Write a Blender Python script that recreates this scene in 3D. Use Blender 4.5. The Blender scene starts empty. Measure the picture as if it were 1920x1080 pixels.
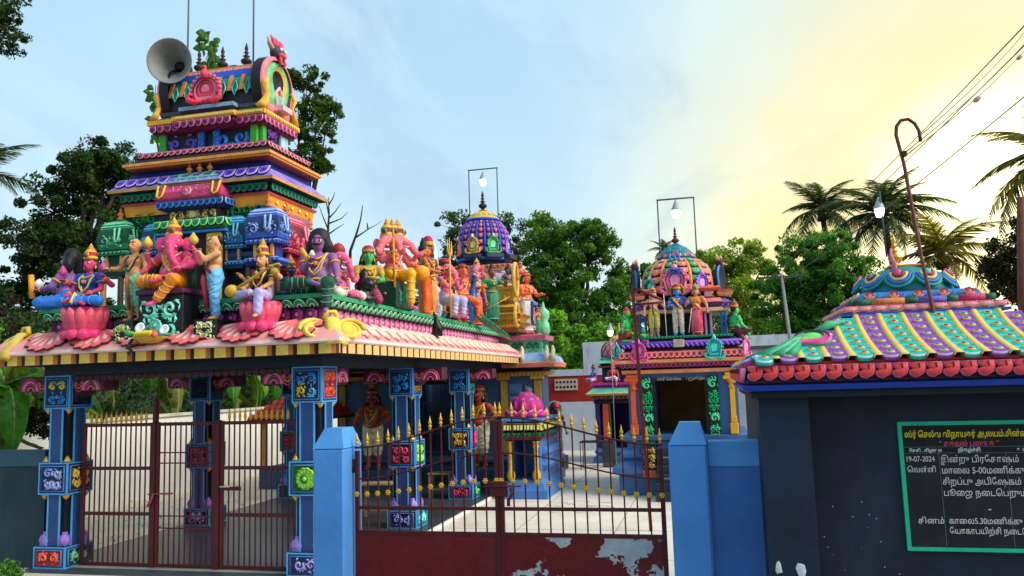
import bpy, math, random
import numpy as np
from mathutils import Vector, Matrix
SC = bpy.context.scene
rad = math.radians
# ---------------------------------------------------------------- camera
CAMZ = 2.4
def set_camera():
    yaw, pitch, roll = rad(13.7), rad(6.6), rad(1.75)
    fwd = Vector((-math.sin(yaw)*math.cos(pitch), math.cos(yaw)*math.cos(pitch), math.sin(pitch)))
    right = Vector((math.cos(yaw), math.sin(yaw), 0)); up = right.cross(fwd)
    r2 = right*math.cos(roll)-up*math.sin(roll); u2 = up*math.cos(roll)+right*math.sin(roll)
    m = Matrix((r2, u2, -fwd)).transposed().to_4x4(); m.translation = (0, 0, CAMZ)
    cd = bpy.data.cameras.new('camera'); cd.lens = 1500*36/1920; cd.sensor_width = 36
    cd.clip_end = 2000; cd.clip_start = .05
    co = bpy.data.objects.new('camera', cd); SC.collection.objects.link(co); co.matrix_world = m; SC.camera = co
set_camera()
# ---------------------------------------------------------------- world and sun
SUN_EL, SUN_AZ = rad(36), rad(98)          # azimuth from +Y towards +X
def set_world():
    w = bpy.data.worlds.new('World'); SC.world = w; w.use_nodes = True
    nt = w.node_tree; N = nt.nodes; L = nt.links; N.clear()
    out = N.new('ShaderNodeOutputWorld'); bg = N.new('ShaderNodeBackground')
    sky = N.new('ShaderNodeTexSky'); sky.sky_type = 'NISHITA'; sky.sun_disc = False
    sky.sun_elevation = SUN_EL; sky.sun_rotation = SUN_AZ; sky.dust_density = 1.5; sky.air_density = 1.2
    tc = N.new('ShaderNodeTexCoord')
    sep = N.new('ShaderNodeSeparateXYZ'); L.new(tc.outputs['Generated'], sep.inputs[0])
    def M(op, a, b=None, c=None, clamp=False):
        n = N.new('ShaderNodeMath'); n.operation = op; n.use_clamp = clamp
        for i, v in enumerate((a, b, c)):
            if v is None: continue
            if isinstance(v, (int, float)): n.inputs[i].default_value = v
            else: L.new(v, n.inputs[i])
        return n.outputs[0]
    def MR(v, a, b, c=0, d=1, smooth=True):
        n = N.new('ShaderNodeMapRange'); n.interpolation_type = 'SMOOTHSTEP' if smooth else 'LINEAR'
        L.new(v, n.inputs[0]); n.inputs[1].default_value = a; n.inputs[2].default_value = b
        n.inputs[3].default_value = c; n.inputs[4].default_value = d; return n.outputs[0]
    def MIX(f, a, b):
        n = N.new('ShaderNodeMix'); n.data_type = 'RGBA'
        if isinstance(f, (int, float)): n.inputs[0].default_value = f
        else: L.new(f, n.inputs[0])
        for i, v in ((6, a), (7, b)):
            if isinstance(v, tuple): n.inputs[i].default_value = (*v, 1)
            else: L.new(v, n.inputs[i])
        return n.outputs[2]
    def DOT(v):
        n = N.new('ShaderNodeVectorMath'); n.operation = 'DOT_PRODUCT'
        L.new(tc.outputs['Generated'], n.inputs[0]); n.inputs[1].default_value = v; return n.outputs['Value']
    glow_az, glow_el = rad(19), rad(8)
    g = DOT((math.sin(glow_az)*math.cos(glow_el), math.cos(glow_az)*math.cos(glow_el), math.sin(glow_el)))
    # stretched clouds: divide the direction by its height so that layers lie flat
    zz = M('MAXIMUM', sep.outputs[2], 0.02)
    dv = N.new('ShaderNodeCombineXYZ')
    L.new(M('DIVIDE', sep.outputs[0], M('ADD', zz, .25)), dv.inputs[0])
    L.new(M('DIVIDE', sep.outputs[1], M('ADD', zz, .25)), dv.inputs[1])
    def noise(scale, det, rough, off=0.):
        mp = N.new('ShaderNodeMapping'); mp.inputs['Scale'].default_value = (scale, scale*.55, scale)
        mp.inputs['Location'].default_value = (off, off*1.7, 0); mp.inputs['Rotation'].default_value = (0, 0, rad(28))
        L.new(dv.outputs[0], mp.inputs[0])
        n = N.new('ShaderNodeTexNoise'); n.inputs['Scale'].default_value = 1; n.inputs['Detail'].default_value = det
        n.inputs['Roughness'].default_value = rough; n.inputs['Distortion'].default_value = .6
        L.new(mp.outputs[0], n.inputs['Vector']); return n.outputs['Fac']
    n1 = noise(1.5, 6, .5, 3.1); n2 = noise(2.6, 7, .58, 7.7); n3 = noise(3.6, 8, .6, 1.3)
    blue = MIX(MR(sep.outputs[2], .0, .46), (.60, .75, .81), (.40, .62, .79))
    warm = MIX(MR(g, .84, .998), (.72, .86, .74), (1.0, .84, .40))
    base = MIX(MR(g, .86, .99), blue, warm)
    pale = MIX(MR(g, .82, .98), (.52, .74, .86), (.80, .88, .70))
    base = MIX(M('MULTIPLY', MR(n1, .40, .66), .9), base, pale)
    grey = MIX(MR(g, .90, .99), (.36, .52, .68), (.70, .70, .42))
    base = MIX(M('MULTIPLY', MR(n2, .50, .70), .6), base, grey)
    white = MIX(MR(g, .88, .985), (.66, .84, .92), (1.0, .95, .58))
    base = MIX(M('MULTIPLY', MR(n3, .52, .74), .5), base, white)
    low = M('MULTIPLY', MR(g, .935, .99), MR(sep.outputs[2], .40, .04))
    base = MIX(low, base, (1.08, .80, .24))
    hot = M('MULTIPLY', MR(g, .980, .9985), MR(n2, .80, .44))
    base = MIX(hot, base, (2.6, 2.2, 1.2))
    # below the horizon the world turns into dull ground colour
    base = MIX(MR(sep.outputs[2], -.0, -.03), base, (.16, .15, .13))
    sc = N.new('ShaderNodeVectorMath'); sc.operation = 'SCALE'; L.new(sky.outputs[0], sc.inputs[0]); sc.inputs['Scale'].default_value = .035
    ad = N.new('ShaderNodeVectorMath'); ad.operation = 'ADD'; L.new(base, ad.inputs[0]); L.new(sc.outputs[0], ad.inputs[1])
    L.new(ad.outputs[0], bg.inputs[0]); bg.inputs[1].default_value = .64
    L.new(bg.outputs[0], out.inputs[0])
set_world()
def set_sun():
    sd = bpy.data.lights.new('sun', 'SUN'); sd.energy = 2.7; sd.angle = rad(40); sd.color = (1, .88, .74)
    so = bpy.data.objects.new('sun', sd); SC.collection.objects.link(so)
    d = Vector((math.sin(SUN_AZ)*math.cos(SUN_EL), math.cos(SUN_AZ)*math.cos(SUN_EL), math.sin(SUN_EL)))
    so.rotation_euler = d.to_track_quat('Z', 'Y').to_euler(); so.location = (20, 10, 20)
set_sun()
SC.view_settings.view_transform = 'Standard'; SC.view_settings.look = 'None'
SC.view_settings.exposure = .7; SC.view_settings.gamma = 1; SC.view_settings.use_curve_mapping = False
SC.cycles.max_bounces = 6; SC.cycles.diffuse_bounces = 3; SC.cycles.transparent_max_bounces = 8
# ---------------------------------------------------------------- materials
_M = {}
def lin(h):
    h = h.lstrip('#'); v = [int(h[i:i+2], 16)/255 for i in (0, 2, 4)]
    return tuple((c/12.92 if c <= .04045 else ((c+.055)/1.055)**2.4) for c in v)
def P(h, rough=.58, var=.2, scale=9, bump=.2, metal=0, dirt=.12, spec=.32, hue=None, hue_f=.5):
    """enamel paint over plaster: base colour with brush and fade variation, fine relief, optional dirt patches"""
    key = (h, rough, var, scale, bump, metal, dirt, spec, hue, hue_f)
    if key in _M: return _M[key]
    m = bpy.data.materials.new('paint_'+h.lstrip('#')); m.use_nodes = True; _M[key] = m
    nt = m.node_tree; N = nt.nodes; L = nt.links; b = N['Principled BSDF']
    tc = N.new('ShaderNodeTexCoord'); n = N.new('ShaderNodeTexNoise'); n.inputs['Scale'].default_value = scale
    n.inputs['Detail'].default_value = 5; n.inputs['Roughness'].default_value = .62; L.new(tc.outputs['Object'], n.inputs['Vector'])
    c = lin(h); r = N.new('ShaderNodeValToRGB'); r.color_ramp.elements[0].position = .3; r.color_ramp.elements[1].position = .72
    d = tuple(max(0, x*(1-1.6*var)) for x in c); l = tuple(min(1, x*(1+var)+.012*var) for x in c)
    if hue:
        hc = lin(hue); l = tuple(a*(1-hue_f)+b2*hue_f for a, b2 in zip(l, hc))
    r.color_ramp.elements[0].color = (*d, 1); r.color_ramp.elements[1].color = (*l, 1); L.new(n.outputs['Fac'], r.inputs[0])
    col = r.outputs[0]
    if dirt > 0:
        n2 = N.new('ShaderNodeTexNoise'); n2.inputs['Scale'].default_value = 1.7; n2.inputs['Detail'].default_value = 8; n2.inputs['Roughness'].default_value = .7
        mp = N.new('ShaderNodeMapping'); mp.inputs['Scale'].default_value = (1.6, 1.6, .45); L.new(tc.outputs['Object'], mp.inputs[0]); L.new(mp.outputs[0], n2.inputs['Vector'])
        r2 = N.new('ShaderNodeValToRGB'); r2.color_ramp.elements[0].position = .5; r2.color_ramp.elements[1].position = .7
        r2.color_ramp.elements[1].color = (dirt, dirt, dirt, 1); L.new(n2.outputs['Fac'], r2.inputs[0])
        mx = N.new('ShaderNodeMix'); mx.data_type = 'RGBA'; L.new(r2.outputs[0], mx.inputs[0]); L.new(col, mx.inputs[6]); mx.inputs[7].default_value = (.10, .095, .085, 1)
        col = mx.outputs[2]
    L.new(col, b.inputs['Base Color']); b.inputs['Roughness'].default_value = rough; b.inputs['Metallic'].default_value = metal
    b.inputs['Specular IOR Level'].default_value = spec
    if bump:
        bp = N.new('ShaderNodeBump'); bp.inputs['Strength'].default_value = bump; bp.inputs['Distance'].default_value = .02
        n3 = N.new('ShaderNodeTexNoise'); n3.inputs['Scale'].default_value = scale*5; n3.inputs['Detail'].default_value = 3
        L.new(tc.outputs['Object'], n3.inputs['Vector']); L.new(n3.outputs['Fac'], bp.inputs['Height']); L.new(bp.outputs[0], b.inputs['Normal'])
    return m
def mats(*hs): return [P(h) if isinstance(h, str) else h for h in hs]
def emit(h, s):
    m = bpy.data.materials.new('lamp_glass'); m.use_nodes = True; b = m.node_tree.nodes['Principled BSDF']
    b.inputs['Base Color'].default_value = (*lin(h), 1); b.inputs['Emission Color'].default_value = (*lin(h), 1); b.inputs['Emission Strength'].default_value = s; return m
def leafmat(a, b, trans=.35, scale=1.1):
    key = ('leaf', a, b, trans, scale)
    if key in _M: return _M[key]
    m = bpy.data.materials.new('leaf'); m.use_nodes = True; _M[key] = m
    nt = m.node_tree; N = nt.nodes; L = nt.links; p = N['Principled BSDF']; out = N['Material Output']
    tc = N.new('ShaderNodeTexCoord'); n = N.new('ShaderNodeTexNoise'); n.inputs['Scale'].default_value = scale; n.inputs['Detail'].default_value = 6; n.inputs['Roughness'].default_value = .75
    L.new(tc.outputs['Object'], n.inputs['Vector'])
    geo = N.new('ShaderNodeNewGeometry'); mxr = N.new('ShaderNodeMath'); mxr.operation = 'MULTIPLY_ADD'; L.new(geo.outputs['Random Per Island'], mxr.inputs[0]); mxr.inputs[1].default_value = .34; sb = N.new('ShaderNodeMath'); sb.operation = 'SUBTRACT'; L.new(n.outputs['Fac'], sb.inputs[0]); sb.inputs[1].default_value = .17; L.new(sb.outputs[0], mxr.inputs[2])
    r = N.new('ShaderNodeValToRGB'); r.color_ramp.elements[0].position = .36; r.color_ramp.elements[1].position = .64
    r.color_ramp.elements[0].color = (*lin(a), 1); r.color_ramp.elements[1].color = (*lin(b), 1); L.new(mxr.outputs[0], r.inputs[0])
    L.new(r.outputs[0], p.inputs['Base Color']); p.inputs['Roughness'].default_value = .5; p.inputs['Specular IOR Level'].default_value = .25
    t = N.new('ShaderNodeBsdfTranslucent'); mul = N.new('ShaderNodeMix'); mul.data_type = 'RGBA'; mul.blend_type = 'MULTIPLY'; mul.inputs[0].default_value = 1
    L.new(r.outputs[0], mul.inputs[6]); mul.inputs[7].default_value = (1, 1, .35, 1)
    sc = N.new('ShaderNodeVectorMath'); sc.operation = 'SCALE'; sc.inputs['Scale'].default_value = 2.2; L.new(mul.outputs[2], sc.inputs[0]); L.new(sc.outputs[0], t.inputs[0])
    ms = N.new('ShaderNodeMixShader'); ms.inputs[0].default_value = trans; L.new(p.outputs[0], ms.inputs[1]); L.new(t.outputs[0], ms.inputs[2]); L.new(ms.outputs[0], out.inputs[0])
    return m
# ---------------------------------------------------------------- objects
def thing(name, label, cat, loc=(0, 0, 0), rot=0., group=None):
    o = bpy.data.objects.new(name, None); SC.collection.objects.link(o); o.empty_display_size = .2
    o.location = loc; o.rotation_euler = (0, 0, rad(rot)); o['label'] = label; o['category'] = cat
    if group: o['group'] = group
    return o
def wm(o):
    m = Matrix.LocRotScale(o.location, o.rotation_euler, o.scale)
    return wm(o.parent) @ m if o.parent else m
def inst(name, me, parent, m, kind=None, label=None):
    """link a (shared) mesh at world matrix m under parent"""
    o = bpy.data.objects.new(name, me); SC.collection.objects.link(o)
    if parent is not None:
        o.parent = parent; m = wm(parent).inverted() @ m
    l, r, s = m.decompose(); o.location = l; o.rotation_euler = r.to_euler(); o.scale = s
    if kind: o['kind'] = kind
    if label: o['label'] = label
    return o
class MB:
    def __init__(s): s.v = []; s.f = []; s.m = []; s.sm = []; s.n = 0
    def add(s, v, f, mi=0, sm=False):
        b = s.n; v = [tuple(p) for p in v]; s.v += v; s.n += len(v)
        s.f += [tuple(b+i for i in q) for q in f]
        s.m += ([mi]*len(f) if isinstance(mi, int) else list(mi)); s.sm += [sm]*len(f); return s
    def box(s, x0, x1, y0, y1, z0, z1, mi=0, bev=0.):
        if bev <= 0:
            v = [(x, y, z) for z in (z0, z1) for y in (y0, y1) for x in (x0, x1)]
            return s.add(v, [(0, 2, 3, 1), (4, 5, 7, 6), (0, 1, 5, 4), (2, 6, 7, 3), (1, 3, 7, 5), (0, 4, 6, 2)], mi)
        b = bev; v = []; idx = {}
        for k in range(8):
            cx, cy, cz = (x1 if k & 1 else x0), (y1 if k & 2 else y0), (z1 if k & 4 else z0)
            sx, sy, sz = (-1 if k & 1 else 1), (-1 if k & 2 else 1), (-1 if k & 4 else 1)
            idx[k] = len(v); v += [(cx, cy+sy*b, cz+sz*b), (cx+sx*b, cy, cz+sz*b), (cx+sx*b, cy+sy*b, cz)]
        f = []
        for ax in range(3):
            a1, a2 = [(2, 4), (1, 4), (1, 2)][ax]; bit = 1 << ax
            for sd in (0, bit):
                q = [idx[sd]+ax, idx[sd | a1]+ax, idx[sd | a1 | a2]+ax, idx[sd | a2]+ax]
                f.append(tuple(q))
        for ax in range(3):
            bit = 1 << ax; o1, o2 = [i for i in range(3) if i != ax]
            for c1 in (0, 1 << o1):
                for c2 in (0, 1 << o2):
                    k = c1 | c2; f.append((idx[k]+o1, idx[k | bit]+o1, idx[k | bit]+o2, idx[k]+o2))
        for k in range(8): f.append((idx[k], idx[k]+1, idx[k]+2))
        return s.add(v, f, mi)
    def tube(s, pts, rr, n=8, mi=0, cap=True, sm=True, flat=1.):
        pts = [Vector(p) for p in pts]; k = len(pts)
        if not hasattr(rr, '__len__'): rr = [rr]*k
        v = []; up = Vector((0, 0, 1)); pr = None
        for i, p in enumerate(pts):
            t = (pts[min(i+1, k-1)]-pts[max(i-1, 0)])
            if t.length < 1e-9: t = Vector((0, 0, 1))
            t.normalize()
            if pr is None:
                a = up if abs(t.z) < .9 else Vector((1, 0, 0)); u = t.cross(a).normalized()
            else:
                u = (pr-t*pr.dot(t)); u = u.normalized() if u.length > 1e-6 else t.orthogonal().normalized()
            pr = u; w = t.cross(u)
            for j in range(n):
                a = 2*math.pi*j/n; v.append(p+u*(math.cos(a)*rr[i])+w*(math.sin(a)*rr[i]*flat))
        f = [(i*n+j, i*n+(j+1) % n, (i+1)*n+(j+1) % n, (i+1)*n+j) for i in range(k-1) for j in range(n)]
        if cap: f += [tuple(range(n))[::-1], tuple((k-1)*n+j for j in range(n))]
        return s.add(v, f, mi, sm)
    def lathe(s, prof, c=(0, 0, 0), n=16, mi=0, sm=True, a0=0., sq=(1, 1)):
        """prof: (radius, z[, material]) from bottom to top"""
        v = []; f = []; ms = []; k = len(prof)
        for p in prof:
            for j in range(n):
                a = a0+2*math.pi*j/n; v.append((c[0]+math.cos(a)*p[0]*sq[0], c[1]+math.sin(a)*p[0]*sq[1], c[2]+p[1]))
        for i in range(k-1):
            for j in range(n):
                f.append((i*n+j, i*n+(j+1) % n, (i+1)*n+(j+1) % n, (i+1)*n+j)); ms.append(prof[i][2] if len(prof[i]) > 2 else mi)
        f += [tuple(range(n))[::-1], tuple((k-1)*n+j for j in range(n))]; ms += [ms[0], ms[-1]]
        return s.add(v, f, ms, sm)
    def ball(s, c, r, n=8, m=5, mi=0):
        r = (r, r, r) if not hasattr(r, '__len__') else r
        prof = [(max(.02, math.sin(math.pi*i/m)), -math.cos(math.pi*i/m)) for i in range(m+1)]
        v = []; b = MB().lathe(prof, n=n); v = [(c[0]+x*r[0], c[1]+y*r[1], c[2]+z*r[2]) for x, y, z in b.v]
        return s.add(v, b.f, mi, True)
    def prism(s, out, y0, y1, mi=0, ax='y'):
        """extrude an outline given in (x,z) along y (or (y,z) along x, (x,y) along z)"""
        n = len(out); P3 = {'y': lambda a, b, d: (a, d, b), 'x': lambda a, b, d: (d, a, b), 'z': lambda a, b, d: (a, b, d)}[ax]
        v = [P3(a, b, y0) for a, b in out]+[P3(a, b, y1) for a, b in out]
        f = [tuple(range(n)), tuple(range(n, 2*n))[::-1]]+[(i, n+i, n+(i+1) % n, (i+1) % n) for i in range(n)]
        return s.add(v, f, mi)
    def boss(s, out, rings, mi=0, back=0.):
        """relief of outline (x,z) facing -Y: rings = (scale, height, material[, cx, cz]) from the edge inwards"""
        n = len(out); v = []; f = []; ms = []
        cx = sum(p[0] for p in out)/n; cz = sum(p[1] for p in out)/n
        rg = [(1, back, 0)]+list(rings)
        for r in rg:
            ox, oz = (r[3], r[4]) if len(r) > 4 else (cx, cz)
            v += [(ox+(x-ox)*r[0], -r[1], oz+(z-oz)*r[0]) for x, z in out]
        for i in range(len(rg)-1):
            for j in range(n):
                f.append((i*n+j, i*n+(j+1) % n, (i+1)*n+(j+1) % n, (i+1)*n+j)); ms.append(rg[i+1][2])
        f.append(tuple((len(rg)-1)*n+j for j in range(n))); ms.append(rg[-1][2])
        return s.add(v, f, ms, True)
    def xf(s, m, start=0):
        s.v[start:] = [tuple(m @ Vector(p)) for p in s.v[start:]]; return s
    def merge(s, o, m=None, mi=None):
        v = o.v if m is None else [tuple(m @ Vector(p)) for p in o.v]
        b = s.n; s.v += v; s.n += len(v); s.f += [tuple(b+i for i in q) for q in o.f]
        s.m += (o.m if mi is None else [mi]*len(o.f)); s.sm += o.sm; return s
    def mesh(s, name, ms):
        me = bpy.data.meshes.new(name); me.from_pydata(s.v, [], s.f)
        for m in (ms if isinstance(ms, (list, tuple)) else [ms]): me.materials.append(P(m) if isinstance(m, str) else m)
        me.polygons.foreach_set('material_index', s.m); me.polygons.foreach_set('use_smooth', s.sm)
        me.validate(); me.update(); return me
def fixn(me):
    import bmesh
    b = bmesh.new(); b.from_mesh(me); bmesh.ops.recalc_face_normals(b, faces=b.faces); b.to_mesh(me); b.free(); me.update(); return me
def put(name, mb, ms, parent=None, kind=None, label=None, fix=True):
    """mesh built in WORLD coordinates: recentre it on its own middle and link it"""
    if not mb.v: return None
    a = np.array(mb.v); c = (a.min(0)+a.max(0))/2; c[2] = a[:, 2].min(); mb.v = [tuple(p) for p in (a-c)]
    me = mb.mesh(name, ms)
    if fix: fixn(me)
    return inst(name, me, parent, Matrix.Translation(c), kind, label)
def putl(name, mb, ms, parent, kind=None, label=None):
    """mesh built in the parent's LOCAL coordinates"""
    me = fixn(mb.mesh(name, ms)); o = bpy.data.objects.new(name, me); SC.collection.objects.link(o); o.parent = parent
    if kind: o['kind'] = kind
    if label: o['label'] = label
    return o
def tag(o, label, cat, group=None):
    o['label'] = label; o['category'] = cat
    if group: o['group'] = group
    return o
def copytree(o, parent=None):
    c = o.copy(); SC.collection.objects.link(c); c.parent = parent
    for ch in list(o.children): copytree(ch, c)
    return c
T = Matrix.Translation
def RZ(a): return Matrix.Rotation(rad(a), 4, 'Z')
def RX(a): return Matrix.Rotation(rad(a), 4, 'X')
def RY(a): return Matrix.Rotation(rad(a), 4, 'Y')
def S3(x, y=None, z=None): return Matrix.Diagonal((x, x if y is None else y, x if z is None else z, 1))
FRONT, RIGHT, LEFT, BACK = 0, 90, -90, 180
def row(name, me, parent, p0, p1, n, face=FRONT, tilt=0, scale=None, ends=False, kind=None, alt=None):
    """n shared pieces between p0 and p1; face turns the piece's -Y to that side"""
    p0, p1 = Vector(p0), Vector(p1); o = []
    for i in range(n):
        t = (i/(n-1) if n > 1 else .5) if ends else (i+.5)/n
        m = T(p0.lerp(p1, t)) @ RZ(face) @ RX(tilt)
        if scale: m = m @ S3(*scale)
        o.append(inst(name, (alt if (alt is not None and i % 2) else me), parent, m, kind))
    return o
def sweep(x0, x1, y0, y1, prof, z=0., caps=True, mb=None, shift=(0, 0)):
    """moulding: profile (out, z, material) carried round a rectangle"""
    mb = mb or MB(); v = []; f = []; ms = []
    for p in prof:
        o = p[0]; v += [(x0-o, y0-o, z+p[1]), (x1+o, y0-o, z+p[1]), (x1+o, y1+o, z+p[1]), (x0-o, y1+o, z+p[1])]
    for i in range(len(prof)-1):
        for j in range(4): f.append((i*4+j, i*4+(j+1) % 4, i*4+4+(j+1) % 4, i*4+4+j)); ms.append(prof[i][2] if len(prof[i]) > 2 else 0)
    if caps:
        k = len(prof)-1; f += [(3, 2, 1, 0), (k*4, k*4+1, k*4+2, k*4+3)]; ms += [ms[0], ms[-1]]
    return mb.add(v, f, ms)
# ---------------------------------------------------------------- relief pieces
def U_out(w, h, n=7):   # petal hanging down: flat top at z=0, round bottom at -h
    o = [(-w/2, 0), (w/2, 0)]
    for i in range(n): a = math.pi*i/(n-1); o.append((math.cos(a)*w/2, -(h-w*.45)-math.sin(a)*w*.45))
    return o
def arch_out(w, h, n=9):   # horseshoe standing on z=0
    o = []
    for i in range(n): a = math.pi*(-.12+1.24*i/(n-1)); o.append((math.cos(a)*w/2, h-w/2+math.sin(a)*w/2))
    return [(w*.36, 0)]+o+[(-w*.36, 0)]
def round_out(r, n=12, lobes=0, amp=.12, cz=0):
    return [(math.cos(2*math.pi*i/n)*r*(1+(amp*(1 if i % 2 else -1) if lobes else 0)), cz+math.sin(2*math.pi*i/n)*r*(1+(amp*(1 if i % 2 else -1) if lobes else 0))) for i in range(n)]
def petal(w, h, d, hs):   # rim, field, vein
    return fixn(MB().boss(U_out(w, h), [(1, d*.45, 3), (.93, d*.55, 3), (.90, d*.8, 0), (.78, d*.9, 0), (.70, d*.7, 1), (.5, d, 1), (.22, d*.8, 2), (.08, d*.7, 2)]).mesh('petal', mats(*hs, '#120e16')))
def rosette(r, d, hs, n=16):
    b = MB().boss(round_out(r, n, 1, .08), [(1, d*.5, 0), (.9, d, 0), (.72, d*.5, 1), (.62, d*.9, 2), (.4, d*.5, 1), (.3, d*1.1, 0), (.1, d*1.3, 2)])
    return fixn(b.mesh('rosette', mats(*hs)))
def curl(mb, x, z, ang, L, turn, w, d, mi=0, n=13, y=0.):
    """one scroll of a leaf ornament: a ridge that winds up on itself"""
    v = []; px, pz, a = x, z, ang
    for i in range(n):
        t = i/(n-1); st = L/n*(1.25-t*.75); ww = w*1.35*(.35+1.3*math.sin(math.pi*min(1, t*1.02+.12)) if t < .9 else .7)*(1-.35*t)
        nx, nz = -math.sin(a), math.cos(a)
        v += [(px+nx*ww/2, y, pz+nz*ww/2), (px, y-d, pz), (px-nx*ww/2, y, pz-nz*ww/2)]
        px += math.cos(a)*st; pz += math.sin(a)*st; a += turn*(.35+2.1*t*t)/n*2.2
    f = []
    for i in range(n-1): f += [(i*3, i*3+1, i*3+4, i*3+3), (i*3+1, i*3+2, i*3+5, i*3+4)]
    mb.add(v, f, mi, False)
def volute(mb, cx, cz, R, sg, a0, w, d, mi, lobes=4, turns=1.35):
    """C-scroll: a tapering ridge wound inwards, with leaf lobes along its back"""
    n = 15; v = []
    for i in range(n):
        t = i/(n-1); a = a0+sg*turns*2*math.pi*t; r = R*(1-.86*t**.85); ww = w*(.35+.8*math.sin(math.pi*min(1, .15+t*.8)))*(1-.3*t)
        ux, uz = math.cos(a), math.sin(a); x, z = cx+ux*r, cz+uz*r
        v += [(x+ux*ww, 0, z+uz*ww), (x, -d, z), (x-ux*ww, 0, z-uz*ww)]
    mb.add(v, [q for i in range(n-1) for q in ((i*3, i*3+1, i*3+4, i*3+3), (i*3+1, i*3+2, i*3+5, i*3+4))], mi)
    for k in range(lobes):
        a = a0+sg*(.15+.42*k)*1.15; ux, uz = math.cos(a), math.sin(a); tx, tz = -uz*sg, ux*sg; r0 = R*(1-.08*k); L = R*(.95-.1*k); q = w*.8
        p0 = (cx+ux*r0, cz+uz*r0); p1 = (p0[0]+ux*L*.5+tx*L*.35, p0[1]+uz*L*.5+tz*L*.35); p2 = (p0[0]+ux*L*.72+tx*L*.95, p0[1]+uz*L*.72+tz*L*.95)
        px, pz = -(p2[1]-p0[1]), p2[0]-p0[0]; l = math.hypot(px, pz)+1e-9; px, pz = px/l*q, pz/l*q
        mb.add([(p0[0], 0, p0[1]), (p1[0]+px, 0, p1[1]+pz), (p1[0], -d*.9, p1[1]), (p1[0]-px, 0, p1[1]-pz), (p2[0], 0, p2[1])], [(0, 1, 2), (0, 2, 3), (1, 4, 2), (2, 4, 3)], mi)
def scroll(w, h, seed=0, hs=('#3aa0e8',), d=.025, sym=True, dens=1., name='scroll_relief'):
    """leaf-scroll relief filling w x h, standing on z=0, facing -Y"""
    rn = random.Random(seed); mb = MB(); hw = w/2 if sym else w; rows_ = max(1, int(round(h/hw*.92*dens))); cols = max(1, int(round(hw/(h/rows_)*.9)))
    ch, cw = h/rows_, hw/cols; R = min(ch, cw)*.40
    for sgn in ((1, -1) if sym else (1,)):
        rr = random.Random(seed+5); st = mb.n
        for j in range(rows_):
            for c in range(cols):
                sg = 1 if (j+c+seed) % 2 else -1; cx = (c+.5)*cw; cz = (j+.5)*ch; mi = rr.randrange(len(hs))
                volute(mb, cx, cz, R*rr.uniform(.92, 1.08), sg, rr.choice((.25, .75, 1.25, 1.75))*math.pi+rr.uniform(-.3, .3), R*.25, d, mi, 5)
                k2 = rr.randrange(len(hs))
                for q in range(5):   # filler leaves in the corners of the cell
                    a = rr.uniform(0, 6.3); x, z = cx+math.cos(a)*cw*.46, cz+math.sin(a)*ch*.46; b = rr.uniform(0, 6.3); L, t_ = R*1.0, R*.2; dx, dz = math.cos(b), math.sin(b)
                    mb.add([(x-dx*L*.5, 0, z-dz*L*.5), (x-dz*t_, 0, z+dx*t_), (x, -d*.8, z), (x+dz*t_, 0, z-dx*t_), (x+dx*L*.5, 0, z+dz*L*.5)], [(0, 1, 2), (0, 2, 3), (1, 4, 2), (2, 4, 3)], k2)
        lim = w*.5 if sym else w
        for i in range(st, mb.n):
            x, y, z = mb.v[i]; x = min(max(x, 0.), lim*.985); z = min(max(z, 0), h*.99)
            mb.v[i] = (x*sgn if sym else x-w/2, y, z)
    return fixn(mb.mesh(name, mats(*hs)))
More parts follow.
